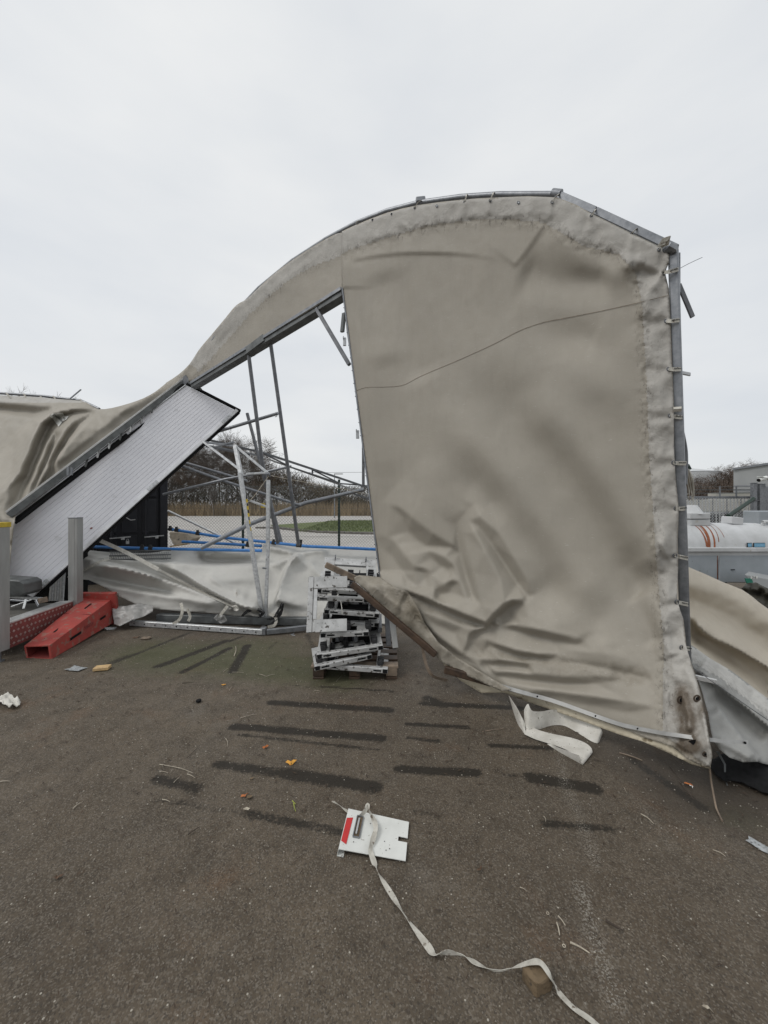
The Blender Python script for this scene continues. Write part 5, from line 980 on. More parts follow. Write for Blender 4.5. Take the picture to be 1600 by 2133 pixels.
for i in range(nl):
    for j in range(nh):
        s_ = (i + .5 + .5 * (j % 2)) / nl; z = ZB + .035 + (ZT - ZB - .06) * j / (nh - 1)
        if s_ > .985: continue
        c = E0.lerp(E1, s_) + ez(z) - en * .0025; a = .017 + (.001 if (i + j) % 2 else 0); mb.add([c + ed * a, c + ez(a * .95), c - ed * a, c - ez(a * .95), c - en * .003], [(0, 1, 4), (1, 2, 4), (2, 3, 4), (3, 0, 4)])
mb.build('checker_lozenge', mat('worn lozenge', (.42, .33, .31), (.34, .22, .20), 20, .4, .4), tr)['kind'] = 'stuff'
mb = MB()
for i in range(30):
    for j in range(4):
        c = E0.lerp(E1, (i + .5) / 30) + en * (.02 + .036 * j) + ez(ZT + .0125); a = .016; q = (ed + en * (.9 if (i + j) % 2 else -.9)).normalized(); r_ = Vector((-q.y, q.x, 0)); mb.add([c + q * a, c + r_ * a * .4, c - q * a, c - r_ * a * .4, c + ez(.002)], [(0, 1, 4), (1, 2, 4), (2, 3, 4), (3, 0, 4)])
mb.build('checker_lozenge', MT['galv_lt'], top)['kind'] = 'stuff'
for base, topy, dd, wd in ((E0 + Vector((-.04, -.03, 0)), 1.41, 0, .115), (E1 + Vector((-.015, .06, 0)), 1.42, 0, .115)):
    mb = MB(); mb.box(base + ez((topy + ZB) / 2), wd, .10, topy - ZB); mb.box(base + Vector((.0, -.05, (topy + ZB) / 2)), wd * .5, .008, topy - ZB - .02); pst = mb.build('corner_post', MT['alu_post'], tr, .004)
    if dd == 0 and base.y < 4:
        mb = MB(); mb.box(base + ez(topy - .02), wd + .012, .115, .05); mb.build('yellow_tape', MT['yellow'], pst, .003)
        mb = MB(); mb.box(base + Vector((0, -.057, .22)), wd + .004, .006, .25); mb.build('plate', MT['whitepaint'], tr, .002)
        for dz in (.13, .30, .46):
            for dx in (.025, .043): mb = MB(); c = base + Vector((dx, -.063, dz)); mb.cyl(c, c + Vector((0, -.004, 0)), .005, 8); mb.build('rivet', MT['galv'], tr)
        mb = MB(); mb.cyl(base + ez(.0), base + ez(.14), .014, 10); mb.cyl(base, base + ez(.008), .04, 12); mb.build('support_leg', MT['galv'], tr)
    else: mb = MB(); mb.box(base + Vector((0, -.004, topy + .004)), wd + .004, .104, .012); mb.build('post_cap', MT['galv'], pst, .002)
mb = MB(); mb.cyl(E1 + Vector((-.02, .05, 0)), E1 + Vector((-.02, .05, .12)), .02, 10); mb.build('support_leg', MT['galv'], tr)
tr2 = thing('tray', 'dark grey plastic tray with a rounded corner behind the yellow topped post', 'tray', P(40, 1230, 4.4)); mb = MB()
a = [P(-20, 1206, 4.25), P(40, 1210, 4.25), (P(51, 1216, 4.27)), P(52, 1236, 4.3), P(45, 1242, 4.32), P(-20, 1247, 4.32)]; b_ = [v + Vector((-.02, .25, .0)) for v in a]
mb.add(a + b_, [(0, 1, 2, 3, 4, 5), (11, 10, 9, 8, 7, 6)] + [(i, (i + 1) % 6, 6 + (i + 1) % 6, 6 + i) for i in range(6)]); mb.build('tray_body', MT['beam'], tr2, .01)
ld = thing('metal_bracket', 'pale perforated metal bracket with legs lying on the trailer deck', 'bracket', P(60, 1255, 4.3))
bars([('rail', (22, 1243, 4.42), (97, 1248, 4.42), .03, .03, 'galv_lt'), ('rail', (22, 1250, 4.3), (60, 1252, 4.3), .02, .02, 'galv'), ('leg', (54, 1248, 4.25), (49, 1268, 4.2), .03, .008, 'galv_lt'), ('leg', (74, 1250, 4.3), (80, 1262, 4.25), .03, .008, 'galv'), ('rail', (23, 1264, 4.2), (66, 1249, 4.3), .012, .012, 'galv_lt'), ('block', (80, 1252, 4.36), (99, 1248, 4.4), .06, .03, 'woodgrey')], ld)
sp_ = thing('aluminium_profiles', 'bundle of upright ribbed aluminium profiles under the door leaf', 'profile', P(120, 1240, 5.1))
for i in range(6): mb = MB(); mb.bar(P(104 + i * 5.2, 1252, 5.15), P(112 + i * 5.0, 1168 - i * 2, 5.35), .030, .02, (0, 1, 0)); mb.build('profile', MT['galv_lt' if i % 2 else 'alu'], sp_, .003)
mb = MB(); mb.box((-5.25, 5.7, .45), 1.0, .5, .9); tag(mb.build('shade_box', MT['black'], None, .02), 'black box added as shade under the door leaf behind the profiles', 'box')  # black box added to fill the space under the leaf with shade

# ------------------------------------------------------------------ red post lying on its side
rp = thing('red_post', 'faded red hollow tapered post with square foot lying on the asphalt', 'post', G(100, 1372))
n0 = [G(55, 1371), G(108, 1373), P(104, 1344, G(108, 1373).y - .01), P(50, 1346, G(55, 1371).y - .01)]
n0 = [Vector(v) for v in n0]; fy = 4.86
f0 = [P(186, 1297, fy + .02), P(236, 1297, fy), P(233, 1248, fy + .03), P(178, 1243, fy + .06)]
def quadloft(a, b_, mb, flip=False):
    mb.add(list(a) + list(b_), [(i, (i + 1) % 4, 4 + (i + 1) % 4, 4 + i) for i in range(4)])
mb = MB(); quadloft(n0, f0, mb); cn = sum(n0, Vector()) / 4; inn = [cn + (v - cn) * .84 for v in n0]; dpt = [v + (sum(f0, Vector()) / 4 - cn) * .35 for v in inn]
mb.add(n0 + inn, [(i, (i + 1) % 4, 4 + (i + 1) % 4, 4 + i) for i in range(4)]); body = mb.build('post_body', MT['red'], rp)
mb = MB(); quadloft(inn, dpt, mb); mb.add(dpt, [(0, 1, 2, 3)]); mb.build('hollow', MT['reddark'], rp)
ax = (sum(f0, Vector()) / 4 - cn).normalized()
cf = sum(f0, Vector()) / 4; ux = (f0[1] - f0[0]).normalized(); uz = ax.cross(ux).normalized()
if uz.z < 0: uz = -uz
mb = MB(); pts = []
for s_, k in ((0, 1), (.05, 1), (.07, .93)):
    pts += [cf + ax * s_ + (ux * a * .235 + uz * b_ * .225) * k + uz * .01 for a, b_ in ((-1, -1), (1, -1), (1, 1), (-1, 1))]
mb.add(pts, [(3, 2, 1, 0), (8, 9, 10, 11)] + [(r * 4 + i, r * 4 + (i + 1) % 4, r * 4 + 4 + (i + 1) % 4, r * 4 + 4 + i) for r in (0, 1) for i in range(4)]); mb.build('foot_plate', MT['red'], rp, .012, 2)
def onface(A, B, Cc, Dd, s, t): return (A.lerp(B, t)).lerp(Dd.lerp(Cc, t), s)
topf = (n0[3], n0[2], f0[2], f0[3]); rgt = (n0[1], n0[2], f0[2], f0[1])
for face, s, t, nm, ln, wd in ((topf, .30, .52, 'slot', .18, .028), (topf, .78, .52, 'slot', .14, .024), (rgt, .34, .5, 'slot', .18, .028), (rgt, .80, .5, 'slot', .11, .028)):
    c = onface(*face, s, t); dd = (onface(*face, s + .05, t) - onface(*face, s - .05, t)).normalized(); tt = (onface(*face, s, t + .1) - onface(*face, s, t - .1)).normalized(); nn = dd.cross(tt).normalized()
    if nn.z < 0 and abs(nn.z) > .3 or (face is rgt and nn.x < 0): nn = -nn
    mb = MB(); mb.add([c + dd * a * ln / 2 + tt * b_ * wd / 2 + nn * .007 for a, b_ in ((-1, -1), (1, -1), (1, 1), (-1, 1))], [(0, 1, 2, 3)]); mb.build(nm, MT['black'], rp)
a, b_ = onface(*topf, .60, 0), onface(*topf, .60, 1); mb = MB(); mb.bar(a + Vector((0, 0, .002)), b_ + Vector((0, 0, .002)), .010, .006); mb.build('seam', MT['reddark'], rp)
for s, t in ((.12, .45), (.17, .5), (.6, .93), (.6, .07)): c = onface(*topf, s, t); mb = MB(); mb.cyl(c, c + Vector((0, 0, .003)), .006, 8); mb.build('bolt', MT['black'], rp)
c = onface(*rgt, .56, .55); mx = frame_mat(c + Vector((.004, -.003, .0)), rgt[3] - rgt[0], rgt[1] - rgt[0]); text('SAFETY', .05, mat('faded print', (.20, .05, .05), (.2, .05, .05), 5), mx, 'print', rp)

# ------------------------------------------------------------------ timbers under the cover
def plank(a, b_, w_, h_, m, label, up=(0, 0, 1)): mb = MB(); mb.bar(a, b_, w_, h_, up); return tag(mb.build('timber_plank', MT[m], None, .006), label, 'timber', 'timbers under the foot of the cover')
plank(P(678, 1176, 3.55), P(790, 1228, 3.62), .04, .055, 'woodgrey', 'grey weathered plank with its free end over the stacked frames')
plank(P(733, 1216, 3.42), P(908, 1364, 3.16), .04, .055, 'wood', 'dark brown plank ending in mid air right of the pallet')
plank(P(926, 1394, 3.12), P(1110, 1446, 2.96), .04, .06, 'wood', 'brown timber with a round nosed end below the metal strip')
plank(P(1112, 1447, 2.955), P(1475, 1574, 2.45), .04, .06, 'wood', 'long dark timber behind the white strap running to the right corner')
band([(880, 1345, 3.2), (884, 1370, 3.2), (892, 1395, 3.18), (905, 1410, 3.2), (932, 1417, 3.3)], 6, 'strap', 'brown grey strap end curling on the asphalt right of the pallet', 'strap', MT['woodgrey'], grp='strap ends')
# white strap looped on the ground
def edgeband(rows, label, z0=.003, zt=None):      # rows: ground point of one edge, sight line and extra distance of the other edge
    out_ = []
    for a, b_, c, d, e in rows: g_ = G(a, b_, z0); out_.append((g_, P(c, d, g_.y + e)))
    return out_
def sm(r, k=5): return [tuple(x) for x in smooth_poly(r, k)]
wb = thing('webbing_band', 'broad white webbing looped on the asphalt below the timber', 'strap', G(1150, 1540))
ribbon(edgeband(sm([(1070, 1484, 1060, 1449, .03), (1078, 1506, 1066, 1458, .03), (1088, 1522, 1080, 1480, .04), (1094, 1530, 1094, 1508, .05)]), ''), 'upright_end', MT['strapwhite'], wb, .002)
ribbon([(G(a, b_, z1), G(c, d, z2)) for a, b_, z1, c, d, z2 in sm([(1092, 1529, .012, 1098, 1507, .02), (1116, 1540, .012, 1120, 1520, .02), (1145, 1549, .014, 1152, 1529, .02), (1176, 1560, .016, 1190, 1537, .022), (1198, 1573, .02, 1216, 1546, .03), (1210, 1586, .024, 1230, 1556, .034), (1214, 1592, .012, 1234, 1566, .02), (1213, 1593, .004, 1232, 1570, .006)])], 'flat_run', MT['strapwhite'], wb, .002)
ribbon(edgeband(sm([(1214, 1593, 1206, 1573, .0), (1190, 1580, 1184, 1565, .0), (1165, 1566, 1160, 1556, .01), (1140, 1550, 1142, 1546, .01)]), ''), 'returning_run', MT['strapwhite'], wb, .002)
ribbon(edgeband(sm([(1093, 1522, 1092, 1478, .05), (1098, 1526, 1100, 1466, .05), (1106, 1524, 1108, 1480, .02), (1124, 1519, 1128, 1482, .02), (1150, 1511, 1155, 1478, .02), (1176, 1512, 1180, 1483, .03), (1204, 1527, 1212, 1497, .03), (1230, 1543, 1240, 1510, .03), (1243, 1548, 1252, 1518, .01), (1248, 1545, 1255, 1526, .0)]), ''), 'rear_run', MT['strapwhite'], wb, .002)
# ------------------------------------------------------------------ pallet with the stack of white frames
pl = thing('pallet', 'dark wet wooden pallet under the stack of white frames', 'pallet', (-.26, 3.7, 0))
for i in range(6): mb = MB(); mb.box((-.27, 3.43 + i * .15, .108), .80, .10, .022); mb.build('deck_board', MT['woodgrey' if i == 0 else 'wood'], pl, .003)
for x in (-.60, -.27, .07):
    mb = MB(); mb.box((x, 3.78, .012), .10, .82, .02); mb.build('runner', MT['wood'], pl, .003)
    for y in (3.43, 3.8, 4.14): mb = MB(); mb.box((x, y, .06), .10, .10, .072); mb.build('block', MT['woodgrey'] if x > 0 else MT['wood'], pl, .004)
def uframe(L_, R_, depth, pitch, label, open_=False, flip=1, back=None, clips=((.10, .1), (.88, .1), (.36, .55), (.64, .75))):
    L_, R_ = P(*L_), P(*R_); u = (R_ - L_); W_ = u.length; u.normalize()
    v0 = Vector((-u.y, u.x, 0)); v0 = v0.normalized() if v0.length > .2 else Vector((1, .15, 0)).normalized()
    if v0.y < 0 and abs(u.z) < .8: v0 = -v0
    if abs(u.z) > .8: v0 = Vector((1, .12, 0)).normalized()
    n = u.cross(v0).normalized(); n = n if n.z > 0 or abs(u.z) > .8 else -n; c, s = math.cos(pitch), math.sin(pitch); v = v0 * c + n * s; n = n * c - v0 * s
    t_ = thing('step_frame', label, 'frame', L_, 'white step frames stacked on the pallet'); q = lambda a, b_, e=0: L_ + u * a + v * b_ + n * e
    mb = MB(); mb.bar(q(0, 0), q(W_, 0), .05, .044, n); mb.build('front_tube', MT['frame'], t_, .004)
    for a in (-.001, W_ + .001):
        mb = MB(); mb.bar(q(a - .001, 0), q(a + .001, 0), .036, .038, n); mb.build('tube_end', MT['black'], t_)
    for a in (.06, W_ - .13): mb = MB(); mb.bar(q(a, -.0262, .0), q(a + .07, -.0262, .0), .0012, .014, n); mb.build('slot', MT['black'], t_)
    for a in (.004, W_ - .046): mb = MB(); mb.bar(q(a, -.0264, .0), q(a + .042, -.0264, .0), .0012, .034, n); mb.build('tube_end', MT['black'], t_)
    mb = MB(); mb.bar(q(-.0, -.0255, .018), q(.05, -.0255, .018), .0015, .004, n); mb.build('edge', MT['galv_dk'], t_)
    for a, wd in ((.055, .11), (W_ - .055, .11)): mb = MB(); mb.bar(q(a, .027, -.002), q(a, depth, -.002), wd, .034, n); mb.build('side_plate', MT['frame'], t_, .003)
    if not open_: mb = MB(); mb.bar(q(.112, depth - .05, -.003), q(W_ - .112, depth - .05, -.003), .10, .03, n); mb.build('back_plate', MT['frame'], t_, .003)
    mb = MB(); mb.bar(q(.115, .045, -.004), q(W_ - .115, .045, -.004), .035, .02, n); mb.build('inner_rail', MT['alu'], t_, .002)
    for a, b_ in clips:
        mb = MB(); c_ = q(W_ * a, depth * b_ + .04, .028); mb.bar(c_ - u * .024, c_ + u * .024, .09, .055, n); mb.bar(c_ - u * .03 + n * .012, c_ + u * .03 + n * .012, .018, .062, n); mb.bar(c_ + v * .035 - u * .03, c_ + v * .035 + u * .03, .014, .085, n); mb.bar(c_ - v * .03 - u * .018, c_ - v * .03 + u * .018, .02, .075, n); mb.build('clip', MT['blackplastic'], t_, .003)
    for a in (.2, .8):
        mb = MB(); c_ = q(W_ * a, depth - .02, .03); mb.bar(c_ - v * .02, c_ + v * .02, .01, .06, n); mb.build('hook', MT['galv_dk'], t_, .002)
    return t_
uframe((672, 1386, 3.36), (808, 1396, 3.34), .46, 0, 'lowest white frame, directly on the pallet')
uframe((655, 1391, 3.27), (774, 1365, 3.40), .42, .0, 'white frame turned askew, second from the bottom of the stack')
uframe((660, 1366, 3.34), (798, 1346, 3.40), .48, .05, 'broad white frame with hollow black tube ends, third from the bottom')
uframe((668, 1322, 3.42), (768, 1318, 3.45), .44, .02, 'white frame with thick black clips and a deep cut-out, fourth from the bottom', clips=((.02, .1), (.55, .2), (1.0, .12)))
uframe((664, 1296, 3.66), (790, 1300, 3.66), .40, .02, 'dirty white frame in the dark middle of the stack', clips=((.1, .1), (.4, .3), (.7, .2), (.92, .5)))
uframe((676, 1272, 3.58), (790, 1281, 3.6), .42, .04, 'white tube frame below the narrow pair in the middle of the stack')
uframe((654, 1245, 3.60), (768, 1249, 3.62), .42, .06, 'white frame with two black slots in its front tube, upper middle of the stack', clips=((.1, .5), (.35, .2), (.62, .3), (.9, .4)))
uframe((644, 1318, 3.34), (649, 1202, 3.52), .34, 0, 'white frame standing on edge at the left of the stack', open_=True, clips=((.94, .45),))
uframe((672, 1216, 3.78), (786, 1222, 3.86), .38, .62, 'white frame tilted up at the back of the stack', clips=((.08, .1), (.5, .2), (.88, .25)))
uframe((660, 1228, 3.70), (770, 1234, 3.74), .40, .25, 'white frame half hidden under the tilted one at the back', clips=((.15, .2), (.42, .15), (.66, .1), (.88, .4)))
mb = MB(); mb.bar(P(814, 1268, 3.62), P(824, 1350, 3.50), .055, .05, (0, 1, 0)); tag(mb.build('aluminium_profile', MT['alu_post'], None, .004), 'grey upright profile leaning against the right side of the stack', 'profile')
mb = MB(); mb.bar(P(805, 1262, 3.7), P(810, 1345, 3.62), .05, .05, (0, 1, 0)); tag(mb.build('aluminium_profile', MT['galv_dk'], None, .004), 'darker upright profile behind the one leaning at the stack', 'profile')
t_ = thing('shade_filler', 'dark filler added as shade inside the white stack', 'profile', (-.3, 3.9, .12))  # dark bars and black boxes added to paint shade into the stack's gaps
for i in range(9): mb = MB(); x = -.52 + i * .06; mb.bar((x, 3.66, .17 + (i % 3) * .09), (x + random.uniform(-.03, .03), 4.1, .18 + (i % 3) * .09), .04, .05); mb.build('profile', MT['galv_dk'], t_, .003)
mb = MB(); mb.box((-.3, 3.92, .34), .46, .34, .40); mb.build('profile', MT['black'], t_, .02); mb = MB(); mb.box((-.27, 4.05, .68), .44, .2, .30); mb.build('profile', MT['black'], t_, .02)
band([(710, 1252, 3.55), (712, 1266, 3.53), (713, 1280, 3.53)], 1.6, 'cable_tie', 'thin white cable tie hanging in the middle of the stack', 'cable tie', MT['strapwhite'])

# ------------------------------------------------------------------ collapsed covers right of the corner post
BM = [(1405, 1165), (1432, 1180), (1470, 1196), (1505, 1212), (1545, 1228), (1570, 1245), (1600, 1268), (1700, 1330), (1850, 1440), (1850, 1620), (1700, 1530), (1600, 1460), (1540, 1425), (1480, 1388), (1436, 1350), (1405, 1345)]
def relb(X, Y):
    h = fbm(X / 90, Y / 50, 101) * .05
    for o, a, w_ in ((0, .10, 22), (48, -.09, 18), (84, .10, 24), (120, -.07, 16), (140, .08, 14)): h += ridge(X, Y, [(1380, 1185 + o * .75), (1440, 1205 + o), (1520, 1240 + o * 1.1), (1600, 1285 + o * 1.25), (1700, 1345 + o * 1.4), (1850, 1450 + o * 1.5)], a, w_, e=(.02, .02))
    h += fold(X, Y, [(1430, 1270), (1470, 1320), (1530, 1350), (1600, 1390), (1700, 1450)], .12, 30, -1, 5) + ridge(X, Y, [(1434, 1240), (1442, 1290), (1455, 1350)], -.05, 10)
    return h
DB = lambda X, Y: 2.72 + np.clip(1470 - Y + (X - 1430) * .55, -100, 400) * .0032 - relb(X, Y)
tag(cloth('beige_cover', smooth_poly(BM[:9], 2) + BM[9:], DB, 5, TARPB, None, dict(hem=Z, seam=Z, dirt=lambda X, Y: .12 + 0 * X, rust=Z), .003), 'beige cover slumped in long folds to the right of the corner post', 'tarpaulin')
bpy.data.objects['beige_cover'].name = 'slumped_cover'
GM_ = [(1434, 1340), (1450, 1350), (1480, 1372), (1520, 1395), (1560, 1425), (1600, 1455), (1700, 1525), (1850, 1620), (1850, 1800), (1760, 1700), (1700, 1650), (1650, 1612), (1600, 1593), (1575, 1587), (1548, 1588), (1520, 1578), (1498, 1560), (1485, 1540), (1474, 1480), (1460, 1430), (1440, 1380)]
def relg(X, Y):
    h = fbm(X / 70, Y / 50, 111) * .03 + fbm(X / 18, Y / 14, 112) * .006
    h += fold(X, Y, [(1436, 1345), (1500, 1386), (1560, 1430), (1600, 1462), (1850, 1640)], .02, 10, 1, 4, e=(0, 0)) + fold(X, Y, [(1450, 1392), (1500, 1432), (1560, 1478), (1610, 1520), (1850, 1700)], .10, 26, -1, 5, e=(.02, 0))
    h += fold(X, Y, [(1490, 1470), (1530, 1520), (1560, 1560), (1582, 1586)], .10, 34, 1, 5, e=(.1, .02)) + ridge(X, Y, [(1480, 1440), (1540, 1490), (1600, 1540)], -.07, 16) + ridge(X, Y, [(1490, 1540), (1530, 1560), (1570, 1584)], .05, 12) + ridge(X, Y, [(1470, 1400), (1490, 1420), (1540, 1440)], .02, 6)
    return h
DGm = lambda X, Y: 2.03 + np.clip(1600 - Y + (X - 1500) * .62, -100, 400) * .0027 - relg(X, Y)
hemg = [(1434, 1340), (1450, 1350), (1520, 1395), (1560, 1425), (1600, 1455), (1850, 1620), (1850, 1665), (1600, 1496), (1550, 1452), (1500, 1412), (1440, 1378)]
tag(cloth('slumped_cover', smooth_poly(GM_[:9], 2) + GM_[9:], DGm, 5, TARPW, None, dict(hem=lambda X, Y: inside(X, Y, hemg) * 1., seam=lambda X, Y: .6 * np.exp(-(pdist(X, Y, hemg[6:])[0] / 10) ** 2), dirt=lambda X, Y: .16 + .35 * np.exp(-pdist(X, Y, [(1440, 1370), (1600, 1485)])[0] / 12), rust=Z), .003), 'greyed white cover with a pale hem lying in front of the beige one', 'tarpaulin')
mb = MB(); mb.bar(P(1448, 1410, 2.2), P(1493, 1420, 2.15), .022, .022); c = P(1488, 1419, 2.14); mb.cyl(c, c + Vector((0, -.004, 0)), .005, 8); tag(mb.build('rail_end', MT['alu']), 'short aluminium bar poking out from under the pale cover hem', 'bar')
cordo([P(1437, 1385, 2.3), P(1470, 1410, 2.12), P(1530, 1452, 2.1), P(1600, 1500, 2.15), P(1750, 1600, 2.2)], .0022, 'cord', 'dark thin line along the folded greyed white cover', 'cord', MT['galv_dk'], 3)
BK = [(1480, 1585), (1600, 1560), (1760, 1600), (1800, 1720), (1700, 1700), (1640, 1668), (1590, 1655), (1540, 1632), (1505, 1628), (1486, 1610)]  # outline of a black sheet added to darken the ground under the covers
tag(cloth('shade_sheet', smooth_poly(BK, 3, True), None, 5, MT['black'], None, None, .002, conv=lambda X, Y: np.stack([(X - 800) / F * (1.59 * F / (Y - HOR)), 1.59 * F / (Y - HOR), .012 + .012 * (fbm(X / 12, Y / 8, 141) + .8)], 1)), 'black sheet added on the ground as shade under the greyed white cover', 'shade sheet')
mb = MB(); a, b_, c, d = P(1490, 1584, 2.28), P(1527, 1598, 2.26), P(1526, 1614, 2.22), P(1489, 1601, 2.24); mb.add([a, b_, c, d], [(0, 1, 2, 3)]); tag(solid(mb.build('paper_label', MT['paper']), .002), 'soiled printed label hanging in the dark under the pale cover', 'label')
ribbon([(P(1492, 1565, 2.2), P(1498, 1566, 2.2)), (P(1508, 1592, 2.2), P(1512, 1592, 2.2)), (P(1509, 1625, 2.16), P(1512, 1625, 2.16)), (G(1514, 1636, .01), G(1517, 1636, .01))], 'strap', MT['beam'])
for o in bpy.data.objects:
    if o.name.startswith('strap') and 'label' not in o: tag(o, 'thin dark strap hanging in front of the soiled label', 'strap', 'strap ends')
DK = [(1545, 1226), (1555, 1215), (1575, 1213), (1600, 1226), (1700, 1290), (1700, 1345), (1600, 1275)]
tag(cloth('dark_sheet', DK, lambda X, Y: 3.9 - fbm(X / 20, Y / 12, 120) * .15 + (1275 - Y) * .004, 4, MT['darkcloth'], None, None, .003), 'dark olive sheet between the beige cover and the tank trailer', 'tarpaulin')

# ------------------------------------------------------------------ tank trailer
tk = thing('tank_trailer', 'white rust streaked tank on a pale grey trailer box behind the corner post', 'trailer', (6.2, 6.3, 0))
TY = 6.25; cz = P(0, 1142, TY).z; R_ = .43
def xat(px, d=TY): return (px - 800) / F * d
xa, xb = xat(1340), xat(1640)
mb = MB(); mb.tube([(xa - .02, TY, cz), (xa, TY, cz), (xb - .75, TY, cz)], R_, 48)
prf = [(xb - .75, R_), (xb - .55, R_ * .985), (xb - .4, R_ * .93), (xb - .28, R_ * .82), (xb - .2, R_ * .62), (xb - .16, R_ * .35), (xb - .15, .02)]
vs = []; fs = []
for x, r in prf:
    for k in range(48): t = 2 * math.pi * k / 48; vs.append((x, TY + math.sin(t) * r, cz + math.cos(t) * r))
for i in range(len(prf) - 1):
    for k in range(48): fs.append((i * 48 + k, i * 48 + (k + 1) % 48, (i + 1) * 48 + (k + 1) % 48, (i + 1) * 48 + k))
mb.add(vs, fs, True); mb.build('tank', MT['tankwhite'], tk)
for k, (px, wd, lean, a0, a1) in enumerate(((1430, .030, .03, -80, 0), (1441, .055, .10, -88, 4), (1452, .030, .10, -85, 2), (1462, .012, .12, -70, 8), (1436, .01, .06, -60, -8), (1470, .008, .06, -60, 20))):
    rows = []
    for j in range(14):
        th = math.radians(a0 + (a1 - a0) * j / 13); x = xat(px) + lean * math.cos(math.radians(a0 + 90) if 0 else (th)) * 1.0 - lean; rr = R_ + .002; ww = wd * (.35 + .65 * (1 - j / 13)); y = TY + math.sin(th) * rr; z = cz + math.cos(th) * rr
        rows.append(((x - ww / 2, y, z), (x + ww / 2, y, z)))
    ribbon(rows, 'rust_streak', MT['rust'], tk, .001)
mb = MB(); mb.box((xat(1440), TY - .02, P(0, 1088, TY).z), .34, .34, .12); mb.build('dome_base', MT['tankwhite'], tk, .02)
mb = MB(); mb.box((xat(1438), TY, P(0, 1074, TY).z), .34, .4, .10); mb.tube([(xat(1438), TY, P(0, 1070, TY).z), (xat(1438), TY, P(0, 1052, TY).z)], .24, 4, .12); mb.build('hatch', MT['tankwhite'], tk, .01)
mb = MB(); mb.box((xat(1519), TY - .05, P(0, 1084, TY).z), .20, .2, .12, Matrix.Rotation(.12, 3, 'Y')); mb.build('valve_box', MT['tankwhite'], tk, .008)
mb = MB(); mb.tube([(xat(1464), TY - .08, P(0, 1085, TY).z), (xat(1469), TY - .1, P(0, 1090, TY).z)], .02, 8); mb.build('valve', MT['galv_lt'], tk)
mb = MB(); mb.tube(smooth3([(xat(1571), TY - .12, P(0, 1097, TY).z), (xat(1572), TY - .15, P(0, 1089, TY).z), (xat(1578), TY - .15, P(0, 1086, TY).z), (xat(1660), TY - .15, P(0, 1086, TY).z)]), .03, 10); mb.build('pipe', MT['tankwhite'], tk)
ZR = P(0, 1145, 5.8).z; mb = MB(); mb.box((xat(1520, 5.8), 5.86, ZR), 3.0, .16, .07); mb.build('chassis_rail', MT['tankwhite'], tk, .01)
zb = P(0, 1216, 5.8).z
for x0_, x1_ in ((1330, 1496.5), (1498.5, 1660)): mb = MB(); mb.box(((xat(x0_, 5.82) + xat(x1_, 5.82)) / 2, 6.2, (ZR - .05 + zb) / 2), xat(x1_, 5.82) - xat(x0_, 5.82), .75, ZR - .07 - zb); mb.build('side_box', MT['greybox'], tk, .012)
mb = MB(); mb.box((xat(1497.5, 5.8), 5.835, (ZR - .05 + zb) / 2), .012, .02, ZR - .1 - zb); mb.build('rust_seam', MT['rust'], tk)
mb = MB(); mb.box((xat(1529, 5.8), 5.818, P(0, 1187, 5.8).z), .06, .01, .012); mb.build('latch', MT['black'], tk)
mb = MB(); z0_, z1_ = P(0, 1139, 5.83).z, P(0, 1131, 5.83).z
mb.box((xat(1559.5, 5.82), 5.81, (z0_ + z1_) / 2), .07, .012, .07); mb.box((xat(1580, 5.82), 5.81, (z0_ + z1_) / 2), .18, .012, .07); mb.build('sticker_border', MT['ink'], tk)
mb = MB(); mb.box((xat(1559.5, 5.82), 5.802, (z0_ + z1_) / 2), .055, .006, .052); mb.box((xat(1580, 5.82), 5.802, (z0_ + z1_) / 2), .165, .006, .055); mb.build('sticker', MT['bluesticker'], tk)
for x in (5.2, 6.6): mb = MB(); mb.cyl((x, 5.95, .32), (x, 6.2, .32), .32, 28); mb.build('wheel', MT['black'], tk, .02)
t_ = thing('boat_hull', 'small pale hull with a green patch beside the grey trailer box', 'hull', (5.5, 5.3, 0))
a = [P(1550, 1196, 5.2), P(1600, 1206, 5.3), P(1680, 1222, 5.4), P(1680, 1300, 5.4), P(1600, 1232, 5.25), P(1562, 1212, 5.2)]; b_ = [v + Vector((.40, .35, -.02)) for v in a]
mb = MB(); mb.add(a + b_, [(0, 1, 2, 3, 4, 5), (11, 10, 9, 8, 7, 6)] + [(i, (i + 1) % 6, 6 + (i + 1) % 6, 6 + i) for i in range(6)]); mb.build('hull', MT['bldg'], t_, .01)
mb = MB(); q = [P(1552, 1205, 5.17), P(1566, 1205, 5.17), P(1570, 1216, 5.17), P(1557, 1218, 5.17)]; mb.add(q, [(0, 1, 2, 3)]); solid(mb.build('green_patch', mat('teal patch', (.02, .20, .14), (.015, .15, .10), 9, .5), t_), .01)
mb = MB(); q = [P(1564, 1201, 5.16), P(1578, 1200, 5.16), P(1578, 1205, 5.16), P(1564, 1206, 5.16)]; mb.add(q, [(0, 1, 2, 3)]); lb_ = solid(mb.build('tag', MT['whitepaint'], t_), .004)
text('3:6', .05, MT['ink'], frame_mat(P(1571, 1203, 5.14), (1, 0, 0), (0, 0, 1)), 'print', lb_)

